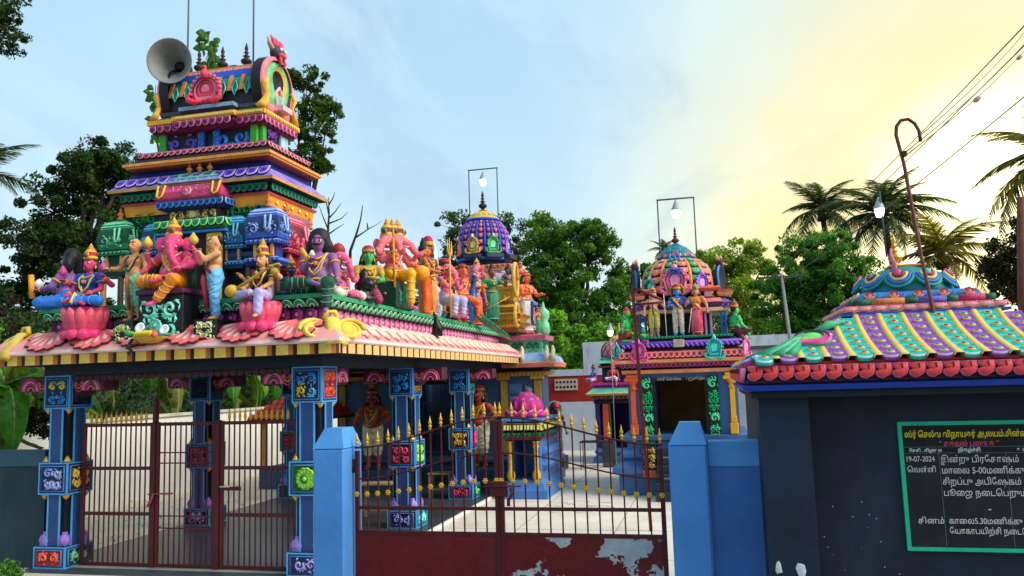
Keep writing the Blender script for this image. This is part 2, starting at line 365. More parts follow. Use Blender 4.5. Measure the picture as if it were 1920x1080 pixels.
# ---------------------------------------------------------------- sculpted figures (smooth-blended solids, meshed by surface nets)
V3 = lambda *a: np.array(a, float)
def _smin(a, b, k):
    h = np.clip(.5+.5*(b-a)/k, 0, 1); return b+(a-b)*h-k*h*(1-h)
HS = 1.14
def hell(c, r, rot=None): return ell(c, tuple(q*HS for q in r), rot)
def hcap(p, q, r, s=None): return cap(p, q, r*HS, (r if s is None else s)*HS)
def cap(p, q, r, s=None): return ('c', V3(*p), V3(*q), r, r if s is None else s)
def ell(c, r, rot=None): return ('e', V3(*c), V3(*r), rot)
def field_mesh(name, prims, mat, res=.012, k=.02, wave=None, smooth=True, mx=None):
    """one continuous surface round all the primitives"""
    lo = np.full(3, 9e9); hi = -lo; bb = []
    for p in prims:
        if p[0] == 'c': r = max(p[3], p[4]); a = np.minimum(p[1], p[2])-r; b = np.maximum(p[1], p[2])+r
        else: r = p[2].max() if p[3] is not None else p[2]; a = p[1]-r; b = p[1]+r
        bb.append((a, b)); lo = np.minimum(lo, a); hi = np.maximum(hi, b)
    m = k+3*res; lo = lo-m; hi = hi+m; n = np.ceil((hi-lo)/res).astype(int)+1
    F = np.full(n, .5, np.float32); ax = [lo[i]+np.arange(n[i])*res for i in range(3)]
    for p, (a, b) in zip(prims, bb):
        i0 = np.maximum(0, np.floor((a-m-lo)/res).astype(int)); i1 = np.minimum(n, np.ceil((b+m-lo)/res).astype(int)+1)
        X = ax[0][i0[0]:i1[0], None, None]; Y = ax[1][None, i0[1]:i1[1], None]; Z = ax[2][None, None, i0[2]:i1[2]]
        if p[0] == 'c':
            A, B = p[1], p[2]; d = B-A; L = max(1e-9, d@d)
            t = np.clip(((X-A[0])*d[0]+(Y-A[1])*d[1]+(Z-A[2])*d[2])/L, 0, 1)
            D = np.sqrt((X-A[0]-t*d[0])**2+(Y-A[1]-t*d[1])**2+(Z-A[2]-t*d[2])**2)-(p[3]+(p[4]-p[3])*t)
        else:
            x, y, z = X-p[1][0], Y-p[1][1], Z-p[1][2]
            if p[3] is not None:
                R = p[3]; x, y, z = (R[0][0]*x+R[1][0]*y+R[2][0]*z, R[0][1]*x+R[1][1]*y+R[2][1]*z, R[0][2]*x+R[1][2]*y+R[2][2]*z)
            r = p[2]; k0 = np.sqrt((x/r[0])**2+(y/r[1])**2+(z/r[2])**2); k1 = np.sqrt((x/r[0]**2)**2+(y/r[1]**2)**2+(z/r[2]**2)**2)+1e-6
            D = k0*(k0-1)/k1
        sl = tuple(slice(i0[i], i1[i]) for i in range(3)); F[sl] = _smin(F[sl], D, k)
    if wave:
        X = ax[0][:, None, None]; Y = ax[1][None, :, None]; Z = ax[2][None, None, :]
        F = F+wave(X, Y, Z)
    ins = F < 0
    nc = n-1; S = np.zeros(nc, bool); first = ins[:-1, :-1, :-1]
    for dx in (0, 1):
        for dy in (0, 1):
            for dz in (0, 1): S |= ins[dx:nc[0]+dx, dy:nc[1]+dy, dz:nc[2]+dz] != first
    ids = np.full(nc, -1, int); ii = np.argwhere(S); ids[S] = np.arange(len(ii))
    acc = np.zeros((len(ii), 3)); cnt = np.zeros(len(ii))
    cor = [(0, 0, 0), (1, 0, 0), (0, 1, 0), (1, 1, 0), (0, 0, 1), (1, 0, 1), (0, 1, 1), (1, 1, 1)]
    for a in range(8):
        for b in (a | 1, a | 2, a | 4):
            if b == a: continue
            ca, cb = np.array(cor[a]), np.array(cor[b])
            fa = F[tuple((ii+ca).T)]; fb = F[tuple((ii+cb).T)]; w = (fa < 0) != (fb < 0)
            t = np.where(w, fa/np.where(w, fa-fb, 1), 0)[:, None]
            acc += np.where(w[:, None], ca+(cb-ca)*t, 0); cnt += w
    P_ = (ii+acc/np.maximum(cnt, 1)[:, None])*res+lo
    Q = []
    for axd in range(3):
        a1, a2 = (axd+1) % 3, (axd+2) % 3
        sl0 = [slice(None)]*3; sl1 = [slice(None)]*3; sl0[axd] = slice(0, -1); sl1[axd] = slice(1, None)
        A = ins[tuple(sl0)]; B = ins[tuple(sl1)]; e = np.argwhere(A != B)
        if not len(e): continue
        ok = (e[:, a1] > 0) & (e[:, a2] > 0) & (e[:, a1] < nc[a1]) & (e[:, a2] < nc[a2]); e = e[ok]
        d1 = np.zeros(3, int); d1[a1] = 1; d2 = np.zeros(3, int); d2[a2] = 1
        q = np.stack([ids[tuple((e-d1-d2).T)], ids[tuple((e-d2).T)], ids[tuple(e.T)], ids[tuple((e-d1).T)]], 1)
        fl = ~A[tuple(e.T)]; q[fl] = q[fl][:, ::-1]; Q.append(q)
    if not Q: return None
    Q = np.concatenate(Q)
    if smooth:   # one pass of averaging along edges
        s_ = np.zeros_like(P_); c_ = np.zeros(len(P_))
        for i in range(4):
            np.add.at(s_, Q[:, i], P_[Q[:, (i+1) % 4]]+P_[Q[:, (i+3) % 4]]); np.add.at(c_, Q[:, i], 2)
        P_ = P_*.45+.55*s_/np.maximum(c_, 1)[:, None]
    if mx is not None:
        R = np.array(mx)[:3, :3]; P_ = P_@R.T+np.array(mx)[:3, 3]
    me = bpy.data.meshes.new(name); me.vertices.add(len(P_)); me.vertices.foreach_set('co', P_.ravel())
    me.loops.add(Q.size); me.polygons.add(len(Q)); me.loops.foreach_set('vertex_index', Q.ravel().astype(np.int32))
    me.polygons.foreach_set('loop_start', np.arange(0, Q.size, 4, dtype=np.int32)); me.polygons.foreach_set('loop_total', np.full(len(Q), 4, np.int32))
    me.polygons.foreach_set('use_smooth', np.ones(len(Q), bool)); me.materials.append(P(mat) if isinstance(mat, str) else mat); me.update(calc_edges=True)
    return me
def ik(a, b, l1, l2, hint):
    a, b, hint = V3(*a), V3(*b), V3(*hint); d = b-a; L = np.linalg.norm(d)
    if L > (l1+l2)*.995: b = a+d/L*(l1+l2)*.995; d = b-a; L = np.linalg.norm(d)
    x = (l1*l1-l2*l2+L*L)/(2*L); h = math.sqrt(max(0, l1*l1-x*x)); u = d/L; p = hint-u*(hint@u); p = p/max(1e-6, np.linalg.norm(p))
    return a+u*x+p*h, b
GOLD, GOLD2, DARK, WHITE = '#e0a92c', '#8e5a14', '#15161a', '#e9e4dc'
def crown_mb(c, r, h, style=0):
    mb = MB(); z = 0
    if style == 0:    # tall kirita mukuta
        mb.lathe([(r*1.08, 0, 0), (r*1.16, .02*h, 0), (r*1.12, .14*h, 0), (r*1.0, .18*h, 1), (r*1.06, .3*h, 1), (r*.98, .42*h, 0), (r*.9, .46*h, 0), (r*.62, .6*h, 1), (r*.5, .64*h, 0), (r*.56, .68*h, 0), (r*.3, .78*h, 0), (r*.36, .81*h, 0), (r*.16, .9*h, 0), (r*.02, h, 0)], c, 14)
        mb.boss(round_out(r*.5, 8, 1, .1), [(1, .012, 0), (.6, .02, 2), (.3, .03, 1)], back=0).xf(T(Vector(c)+Vector((0, -r*1.05, h*.24))), mb.n-32)
    elif style == 1:  # round cap crown
        mb.lathe([(r*1.1, 0, 0), (r*1.18, .06*h, 0), (r*1.1, .25*h, 0), (r*1.14, .34*h, 1), (r*.95, .62*h, 1), (r*.6, .85*h, 0), (r*.22, .92*h, 0), (r*.02, h, 0)], c, 14)
    elif style == 2:  # stacked finial crown
        mb.lathe([(r*1.05, 0, 0), (r*1.15, .1*h, 0), (r*1.2, .25*h, 1), (r*1.05, .45*h, 1), (r*.6, .55*h, 0), (r*.85, .6*h, 2), (r*.5, .68*h, 0), (r*.3, .72*h, 2), (r*.45, .78*h, 2), (r*.15, .88*h, 0), (r*.02, h, 2)], c, 14)
    return mb
def lighter(h, f=.45):
    h = h.lstrip('#'); return '#'+''.join('%02x' % int(int(h[i:i+2], 16)*(1-f)+255*f) for i in (0, 2, 4))
def figure(name, label, cat, loc, rot, s, group=None, pose='stand', skin='#d98a5a', lower='#5fb890', lstyle='short', upper=None, crown=None, cstyle=0, ccol=None,
           hair='#17161a', longhair=False, bun=False, female=False, belly=0., elephant=False, arms=None, props=None, mustache=False, bald=False, garland=None, sash=None,
           legs=None, head_turn=0, head_tilt=0, lift=0., res=.0125, halo=None, sacred=True, jewels=True, heads=1, cap_h=.2, eye='#f2efe8', beard=None, bighair=False, tail=None, stripe=None, drape=True):
    """a painted statue; unit height 1 standing, facing -Y, then scaled by s"""
    t = thing(name, label, cat, loc, rot, group); mx = np.diag([s, s, s, 1.]); mx = Matrix(mx.tolist())
    R = res
    def part(n, prims, mat, k=.02, wave=None, res=None, parent=t, lab=None):
        if not prims: return None
        me = field_mesh(n, prims, mat, res or R, k, wave, mx=mx)
        if me is None: return None
        o = bpy.data.objects.new(n, me); SC.collection.objects.link(o); o.parent = parent
        if lab: o['label'] = lab
        return o
    def small(n, mb, ms, parent=t):
        mb.xf(mx); return putl(n, mb, mats(*ms) if isinstance(ms, (list, tuple)) else ms, parent)
    pz = {'stand': .5, 'cross': .085, 'down': .085, 'kneel': .16, 'throne': .085}[pose]+lift; dz = pz-.5
    b = belly; hs = 1.0
    sk = []
    W = .088 if not female else .078
    sk += [ell((0, 0, .5+dz), (.085 if not female else .095, .07, .06)), ell((0, -.02*b-.005, .585+dz), (W+.035*b, .062+.055*b, .075+.015*b)),
           ell((0, 0, .705+dz), (.1-.012*female+.012*b, .066+.015*b, .09)), cap((-.105, 0, .775+dz), (.105, 0, .775+dz), .036), cap((0, .005, .78+dz), (0, -.003, .85+dz), .034)]
    if female: sk += [ell((sx*.042, -.058, .71+dz), (.036, .034, .036)) for sx in (-1, 1)]
    else: sk += [ell((sx*.045, -.042-.01*b, .72+dz), (.05, .03, .035)) for sx in (-1, 1)]
    ht = rad(head_turn); hc, hsn = math.cos(ht), math.sin(ht)
    def H(x, y, z, o=(0, 0)):   # head space: turned about the neck
        x, y, z = x*HS, y*HS, .845+(z-.845)*HS
        a = rad(o[0]); x, y = x*math.cos(a)-y*math.sin(a), x*math.sin(a)+y*math.cos(a)
        x, y = x*hc-y*hsn, x*hsn+y*hc
        return (x+o[1], y-.005, z+dz-abs(head_tilt)*0)
    heads_o = [(0, 0)] if heads == 1 else [(0, 0), (-48, -.075), (48, .075)]
    for ho in heads_o:
        rot_h = np.array([[hc, -hsn, 0], [hsn, hc, 0], [0, 0, 1]])
        if elephant:
            sk += [hell(H(0, -.005, .915, ho), (.072, .07, .078)), hell(H(-.032, -.03, .95, ho), (.036, .036, .03)), hell(H(.032, -.03, .95, ho), (.036, .036, .03))]
            sw = {0: 1, -48: -1, 48: 1}[ho[0]]
            tr = [(0, -.06, .91), (0, -.115, .86), (.012*sw, -.135, .79), (.035*sw, -.135, .72), (.075*sw, -.13, .675), (.115*sw, -.135, .68), (.135*sw, -.14, .715)]
            if heads > 1: tr = [(0, -.06, .91), (0, -.13, .87), (0, -.17, .81), (.0, -.2, .77), (0, -.24, .765), (0, -.265, .79)]
            rr = [.05, .04, .034, .029, .025, .021, .02]
            sk += [hcap(H(*tr[i], ho), H(*tr[i+1], ho), rr[i], rr[i+1]) for i in range(len(tr)-1)]
            if heads == 1 or ho[0] == -48: sk.append(hell(H(-.115, .01, .89, ho), (.05, .014, .066), rot_h))
            if heads == 1 or ho[0] == 48: sk.append(hell(H(.115, .01, .89, ho), (.05, .014, .066), rot_h))
        else:
            sk += [hell(H(0, 0, .91, ho), (.056, .063, .07), rot_h), hell(H(0, -.022, .868, ho), (.04, .038, .038), rot_h), hcap(H(0, -.062, .917, ho), H(0, -.078, .892, ho), .008, .012),
                   hell(H(-.058, .005, .9, ho), (.01, .014, .022)), hell(H(.058, .005, .9, ho), (.01, .014, .022)), hell(H(0, -.058, .868, ho), (.02, .01, .008))]
    # legs
    kn, an, ft = [], [], []
    for i, sx in enumerate((-1, 1)):
        hip = (sx*.05, 0, .49+dz)
        if legs and legs[i]: K, A = V3(*legs[i][0]), V3(*legs[i][1]); fd = legs[i][2] if len(legs[i]) > 2 else (sx*.3, -1, 0)
        elif pose == 'stand': K, A, fd = V3(sx*.062, -.012, .27), V3(sx*.066, .012, .04), (sx*.25, -1, 0)
        elif pose == 'cross': K, A, fd = V3(sx*.235, -.16, .06+lift), V3(-sx*.05, -.235+.0*i, .05+.03*i+lift), (-sx*1, -.25, -.1)
        elif pose == 'down':
            if i == 0: K, A, fd = V3(-.235, -.17, .09+lift), V3(.03, -.24, .09+lift), (1, -.25, -.1)
            else: K, A, fd = V3(.13, -.24, .085+lift), V3(.12, -.25, -.15+lift), (.15, -1, -.1)
        elif pose == 'throne': K, A, fd = V3(sx*.1, -.235, .09+lift), V3(sx*.095, -.25, -.13+lift), (sx*.2, -1, 0)
        else:
            if i == 0: K, A, fd = V3(-.12, -.22, .2+lift), V3(-.1, -.2, .04+lift), (-.1, -1, 0)
            else: K, A, fd = V3(.1, -.18, .04+lift), V3(.09, .07, .05+lift), (0, 1, -.3)
        fdv = V3(*fd); fdv = fdv/np.linalg.norm(fdv); kn.append(K); an.append(A); F_ = A+fdv*.085+V3(0, 0, -.024); ft.append(F_)
        fat = 1+.25*b
        sk += [cap(hip, K, .056*fat, .04*fat), cap(K, A+(K-A)*.35, .037, .037), cap(A+(K-A)*.4, A, .034, .021), cap(A+V3(0, 0, -.006), F_, .022, .017), ell(F_-fdv*.02, (.022, .022, .013))]
    # arms
    arms = arms or [(-1, (-.2, -.02, .47), None), (1, (.2, -.02, .47), None)]
    extra = []; hands = []
    arm_r = 1+.25*b
    for sd, hp, hint in arms:
        sh = V3(sd*.135, 0, .77+dz); hp = V3(hp[0], hp[1], hp[2]+dz)
        el, hp = ik(sh, hp, .16, .15, hint or (sd*.6, .5, -.8)); hands.append((sd, hp, el))
        sk += [cap(sh, el, .036*arm_r, .029*arm_r), cap(el, hp, .028*arm_r, .019), ell(hp+(hp-el)/max(.01, np.linalg.norm(hp-el))*.018, (.02, .02, .02))]
    body = part('body', sk, skin, k=.018)
    for sd, hp, el in hands:   # five fingers
        d = (hp-el)/max(.01, np.linalg.norm(hp-el)); up = V3(0, 0, 1) if abs(d[2]) < .8 else V3(0, -1, 0); u = np.cross(d, up); u /= np.linalg.norm(u); w = np.cross(u, d); mb = MB()
        for j in range(5):
            if j < 4:
                q = hp+d*.026+u*(j-1.5)*.0105; L = (.036, .042, .040, .030)[j]; e1 = q+d*L*.55; e2 = q+d*L*.9-w*L*.35; mb.tube([q, e1, e2], [.0072, .0068, .005], 5)
            else: q = hp+d*.01+u*.018*(-sd); mb.tube([q, q+u*.018*(-sd)+d*.014, q+u*.02*(-sd)+d*.032], [.009, .008, .006], 5)
        small('fingers', mb, [skin], body)
    def ring(n, c, d, r, w, col=GOLD, parent=body, sq=1., flat=1.):
        d = Vector(d).normalized(); u = d.orthogonal().normalized(); v_ = d.cross(u); m_ = 12; mb = MB()
        pts = [Vector(c)+u*math.cos(2*math.pi*i/m_)*r+v_*math.sin(2*math.pi*i/m_)*r*sq for i in range(m_+1)]
        mb.tube(pts, w, 5, cap=False); small(n, mb, [col], parent)
    # lower garment
    cl = []; g = .013
    if lstyle != 'none':
        cl += [ell((0, 0, .5+dz), (.1+.01*b, .086+.03*b, .065)), cap((-.04, 0, .555+dz), (.04, 0, .555+dz), .066+.03*b)]
        for i, sx in enumerate((-1, 1)):
            hip = V3(sx*.05, 0, .49+dz); K, A = kn[i], an[i]; fat = 1+.25*b
            cl.append(cap(hip, K, .072*fat, .052*fat))
            if lstyle == 'long': cl += [cap(K, A+(K-A)*.15, .05, .046)]
            if lstyle == 'short': cl += [cap(K, K+(A-K)*.25, .05, .047)]
            if lstyle == 'skirt': cl += [cap(K, A+(K-A)*.12, .058, .05)]
        if lstyle == 'skirt' and pose == 'stand':
            cl += [cap((0, 0, .48+dz), (0, 0, .09), .09, .085), cap((-.05, 0, .3), (-.07, 0, .07), .05), cap((.05, 0, .3), (.07, 0, .07), .05)]
        if pose == 'stand': wv = lambda X, Y, Z: .0045*np.sin(Z*70+np.abs(X)*95) if lstyle != 'skirt' else .004*np.sin(X*150+Z*14)
        else: wv = lambda X, Y, Z: .0022*np.sin(X*60+Y*45+Z*70)
        part('lower_garment', cl, lower, k=.02, wave=wv)
        if drape and lstyle != 'skirt':
            mb = MB()
            for i, sx in enumerate((-1, 1)):
                hip = V3(sx*.05, 0, .49+dz); K, A = kn[i], an[i]; fat = 1+.25*b
                segs = [(hip, K, .075*fat, .056*fat, (.3, .5, .7, .9))]+([(K, A, .054, .05, (.2, .45, .7))] if lstyle == 'long' else [(K, A, .053, .05, (.22,))])
                for P0, P1, r0, r1, ts in segs:
                    d = P1-P0; d = d/np.linalg.norm(d); fw = V3(0, -1, 0)-d*(-d[1]); fw = fw if np.linalg.norm(fw) > .35 else V3(0, 0, 1)-d*d[2]; fw /= np.linalg.norm(fw); sd_ = np.cross(d, fw)
                    for t_ in ts:
                        r = r0+(r1-r0)*t_+.001; c = P0+(P1-P0)*t_; mb.tube([c+(fw*math.cos(q)+sd_*math.sin(q))*r+d*(.03*math.cos(q)) for q in (-1.5, -1., -.5, 0, .5, 1., 1.5)], .0042, 4)
            small('drape_line', mb, [lighter(lower)])
            o_ = [c for c in t.children if c.name.startswith('drape_line')][-1]; o_['kind'] = 'stuff'
        if drape and lstyle == 'skirt' and pose == 'stand':
            mb = MB()
            for q in range(7):
                x = (q-3)*.024; mb.tube([(x*.8, -.098, .5+dz), (x, -.1, .34), (x*1.5, -.098, .1)], .004, 4)
            small('pleat_line', mb, [lighter(lower)]); [c for c in t.children if c.name.startswith('pleat_line')][-1]['kind'] = 'stuff'
            ring('hem', (0, -.005, .06), (0, 0, 1), .098, .009, lighter(lower), parent=t)
        if sash:
            mb = MB(); pts = [(0, -.1-.05*b, .53+dz), (0, -.12-.03*b, .45+dz)]+([(0, -.105, .3+dz), (.01, -.09, .13+dz)] if pose == 'stand' else [(0, -.24, .13+lift), (0, -.29, .03+lift)])
            mb.tube(pts, [.03, .034, .034, .028], 6, flat=.35); small('sash', mb, [sash])
    if upper:
        part('upper_garment', [ell((0, 0, .705+dz), (.108, .075, .088)), cap((-.1, 0, .77+dz), (.1, 0, .77+dz), .043), ell((0, 0, .63+dz), (.08, .065, .06))]+[cap((sd*.135, 0, .77+dz), tuple(V3(sd*.135, 0, .77+dz)*.5+hands[j][2]*.5), .045, .04) for j, (sd, _, _) in enumerate(arms[:2])]
             + ([ell((sx*.042, -.06, .71+dz), (.042, .04, .042)) for sx in (-1, 1)] if female else []), upper, k=.02)
    if stripe:
        mb = MB(); mb.tube([(-.1, -.03, .8+dz), (-.05, -.085, .72+dz), (.03, -.09-.04*b, .62+dz), (.09, -.06, .55+dz)], [.02, .028, .03, .024], 6, flat=.4); small('shawl', mb, [stripe])
    # face
    for ho in heads_o:
        for sx in (-1, 1):
            e = MB()
            if elephant: c0 = H(sx*.05, -.055, .915, ho)
            else: c0 = H(sx*.024, -.054, .912, ho)
            e.ball(c0, (.0165, .0095, .0105), 8, 5, 0); c1 = H(sx*(.05 if elephant else .024), -.0635, .912+(.003 if elephant else 0), ho); e.ball(c1, (.0072, .004, .0085), 6, 4, 1); small('eye', e, [eye, '#0b0a0c'])
            if not elephant:
                e = MB(); e.tube([H(sx*.008, -.064, .931, ho), H(sx*.024, -.064, .938, ho), H(sx*.044, -.05, .93, ho)], [.004, .0055, .003], 5); small('eyebrow', e, ['#120f10'])
        if elephant:
            for sx in (-1, 1):
                e = MB(); e.tube([H(sx*.04, -.08, .86, ho), H(sx*.055, -.115, .845, ho), H(sx*.06, -.14, .85, ho)], [.012, .009, .003], 6); small('tusk', e, ['#efe6d2'])
        else:
            e = MB(); e.tube([H(-.017, -.062, .87, ho), H(0, -.0695, .8665, ho), H(.017, -.062, .87, ho)], [.003, .008, .003], 5, flat=.8); small('lips', e, ['#b3202e'])
            e = MB(); e.tube([H(0, -.067, .938, ho), H(0, -.062, .962, ho)], [.004, .003], 5); small('forehead_mark', e, ['#d8d4c8' if bald else '#c21f2a'])
        if mustache:
            e = MB(); e.tube([H(-.05, -.05, .889, ho), H(-.022, -.072, .879, ho), H(0, -.078, .882, ho), H(.022, -.072, .879, ho), H(.05, -.05, .889, ho)], [.003, .009, .006, .009, .003], 6); small('moustache', e, ['#100d0e'])
        if beard:
            part('beard', [hell(H(0, -.04, .845, ho), (.034, .03, .04))], beard, k=.01)
        if crown:
            cb = crown_mb((0, 0, 0), (.058 if not elephant else .062)*HS, cap_h*1.05, cstyle); cp = H(0, .004, .95 if not elephant else .965, ho)
            cb.xf(T(cp) @ Matrix.Rotation(ht+rad(ho[0]), 4, 'Z')); small('crown', cb, [crown, ccol or '#b01f3c', '#2c7f4a'])
    if not elephant and not bald:
        hp_ = [hell(H(0, .018, .925), (.064, .062, .066), None)]
        if longhair: hp_ += [hcap(H(-.05, .035, .9), (-.09, .03, .78+dz), .032, .03), hcap(H(.05, .035, .9), (.09, .03, .78+dz), .032, .03), hcap(H(0, .05, .9), (0, .06, .76+dz), .05, .04)]
        if bighair: hp_ += [hell(H(0, .03, .945), (.088, .072, .088)), hell(H(-.065, .03, .87), (.05, .045, .07)), hell(H(.065, .03, .87), (.05, .045, .07))]
        if bun: hp_ += [hell(H(0, .02, 1.0), (.04, .04, .045)), hell(H(0, .02, 1.05), (.022, .022, .028))]
        part('hair', hp_, hair, k=.02, wave=lambda X, Y, Z: .0035*np.sin(X*160+Z*60)*np.sin(Y*150))
    elif bald and hair:
        part('hair', [hell(H(0, .035, .93), (.052, .045, .055))], hair, k=.01)
    # ornaments
    if jewels:
        if not elephant:
            for sx in (-1, 1): e = MB(); e.tube([H(sx*.062, .0, .885), H(sx*.064, -.004, .866), H(sx*.062, -.006, .85)], [.006, .011, .003], 6); small('earring', e, [GOLD], body)
        e = MB().boss(round_out(.03, 10, 1, .12), [(1, .01, 0), (.7, .018, 1), (.4, .022, 0)]).xf(T((0, -.078-.02*b-(.02 if female else 0), .70+dz))); small('pendant', e, [GOLD, '#b02038'], body)
        mb = MB(); fy = -.072-.02*b-(.02 if female else 0)
        mb.tube([(-.07, .01, .815+dz), (-.055, -.05, .775+dz), (-.02, fy-.004, .745+dz), (.02, fy-.004, .745+dz), (.055, -.05, .775+dz), (.07, .01, .815+dz)], [.009, .012, .016, .016, .012, .009], 6, flat=.6); small('necklace', mb, [GOLD])
        for sd, hp, el in hands:
            sh = V3(sd*.135, 0, .77+dz); ring('armlet', sh*.5+el*.5, el-sh, .037*arm_r, .009); ring('bracelet', hp*.93+el*.07, hp-el, .023, .006)
        ring('belt', (0, -.01, .555+dz), (0, 0, 1), .1+.035*b, .010, sq=.9) if pose != 'stand' else ring('belt', (0, -.005, .56+dz), (0, 0, 1), .1+.03*b, .011, sq=.8)
        for i in range(2):
            if lstyle not in ('skirt',) : ring('anklet', an[i]+(kn[i]-an[i])*.08, kn[i]-an[i], .026, .006)
    if garland:
        mb = MB(); fy = -.085-.06*b-(.02 if female else 0)
        mb.tube([(-.075, .0, .81+dz), (-.075, fy+.02, .73+dz), (-.05, fy, .64+dz), (0, fy-.012, .585+dz), (.05, fy, .64+dz), (.075, fy+.02, .73+dz), (.075, 0, .81+dz)], .0105, 6); small('garland', mb, [garland])
    if sacred and not female and not upper:
        mb = MB(); fy = -.072-.06*b; mb.tube([(.09, .0, .812+dz), (.065, fy+.012, .74+dz), (.02, fy-.008, .65+dz), (-.05, fy+.004, .58+dz), (-.09, -.02, .54+dz)], .0055, 5); small('sacred_thread', mb, ['#e9e2d4'])
    if halo: 
        mb = MB().boss(round_out(.16, 20, 1, .04), [(1, .012, 0), (.86, .02, 0), (.8, .01, 1), (.3, .012, 1)], back=-.01).xf(T((0, .06, .93+dz))); small('halo', mb, [halo, GOLD2])
    if tail:
        mb = MB().tube([(0, .08, .48+dz), (.02, .2, .5+dz), (.04, .26, .62+dz), (.05, .2, .72+dz), (.05, .14, .68+dz)], [.022, .02, .018, .016, .012], 7); small('tail', mb, [tail])
    for pr in (props or []): pr(t, small, hands, dz, H)
    return t
# objects held by statues (parts of the sculpture)
def rod(a, b, r, col, n='staff', tip=None):
    def f(t, small, hands, dz, H):
        mb = MB().tube([a, b], r, 7); d = Vector(b)-Vector(a)
        small(n, mb, [col])
        if tip: small('spear_head', MB().tube([b, Vector(b)+d.normalized()*.05, Vector(b)+d.normalized()*.13], [.008, .03, .002], 6, flat=.4), [tip])
    return f
def lathe_prop(n, c, prof, cols, tilt=0):
    def f(t, small, hands, dz, H):
        mb = MB().lathe(prof, (0, 0, 0), 12); mb.xf(T(c) @ RX(tilt)); small(n, mb, cols)
    return f
def lotus_bud(c, col='#d8508a', s=1.): return lathe_prop('lotus_bud', c, [(.012*s, 0), (.035*s, .02*s), (.04*s, .045*s), (.02*s, .075*s), (.003, .1*s)], [col])
def back_arch(w, h, cols, y=.1, z0=0.):
    def f(t, small, hands, dz, H):
        mb = MB().boss(arch_out(w, h, 13), [(1, .03, 0), (.88, .045, 0), (.84, .02, 1), (.5, .03, 1), (.3, .04, 2)], back=-.02).xf(T((0, y, z0))); small('back_plate', mb, cols)
    return f
# ================================================================ GROUND
NAVY, BLUE, LBLUE, SKYB = '#0c1826', '#1d3c72', '#3f86cc', '#6fb4ea'
def ground():
    mb = MB().box(-120, 120, -30, 160, -.4, -.06); put('ground', mb, [P('#7a7466', .9, .25, .4, .3, dirt=.3)], kind='structure')
    mb = MB().box(-60, 60, -12, 6.9, -.055, -.02); put('road', mb, [P('#6b675f', .9, .2, 1.2, .3)], kind='structure')
    mb = MB().box(-13.6, 3.6, 7.05, 27.3, -.058, -.004); put('courtyard_floor', mb, [P('#d8d0c2', .8, .1, .8, .2, dirt=.16)], kind='structure')
    # sandy strip with fallen leaves beside the hall
    mb = MB().add([(-9.25, 9.5, 0), (-9.25, 24, 0), (-13.4, 24, 0), (-13.4, 9.5, 0)], [(0, 1, 2, 3)]); put('sandy_yard', mb, [P('#f4e2c4', .9, .1, 1.5, .3, dirt=.12)], kind='structure')
    mb = MB(); rn = random.Random(3)
    for i in range(420):
        x, y = rn.uniform(-13, -9.3), rn.uniform(10, 20); a = rn.uniform(0, 6.3); l = rn.uniform(.02, .06); c, s = math.cos(a)*l, math.sin(a)*l
        mb.add([(x-c, y-s, .006), (x+s*.4, y-c*.4, .012), (x+c, y+s, .02), (x-s*.4, y+c*.4, .01)], [(0, 1, 2, 3)])
    put('fallen_leaves', mb, [P('#7a5a34', .9, .4, 3)], kind='stuff', fix=False)
ground()
def floor_marks():
    rn = random.Random(6); mb = MB()      # thin joints between the poured floor bays
    for x in (-3.2, -1.6, 0, 1.6): mb.box(x, x+.012, 7.6, 27, -.0035, -.002)
    for y in range(9, 27, 2): mb.box(-4.4, 3.4, y, y+.012, -.0034, -.0021)
    put('floor_joint', mb, [P('#8a8476', .9)], kind='stuff')
    for cx, cy, r in ((-2.6, 15.3, .75), (-1.9, 11.3, .8)):
        mb = MB()
        for k in range(7):
            a0 = k*math.pi*2/7
            pts = [(cx+math.cos(a0+j*.16)*r*(.25+.75*math.sin(j*math.pi/9)), cy+math.sin(a0+j*.16)*r*(.25+.75*math.sin(j*math.pi/9)), .002) for j in range(10)]
            mb.tube(pts, .012, 4, flat=.3)
        put('chalk_drawing', mb, [P('#f0e4e4', .95, .2, 20)], kind='stuff')
floor_marks()
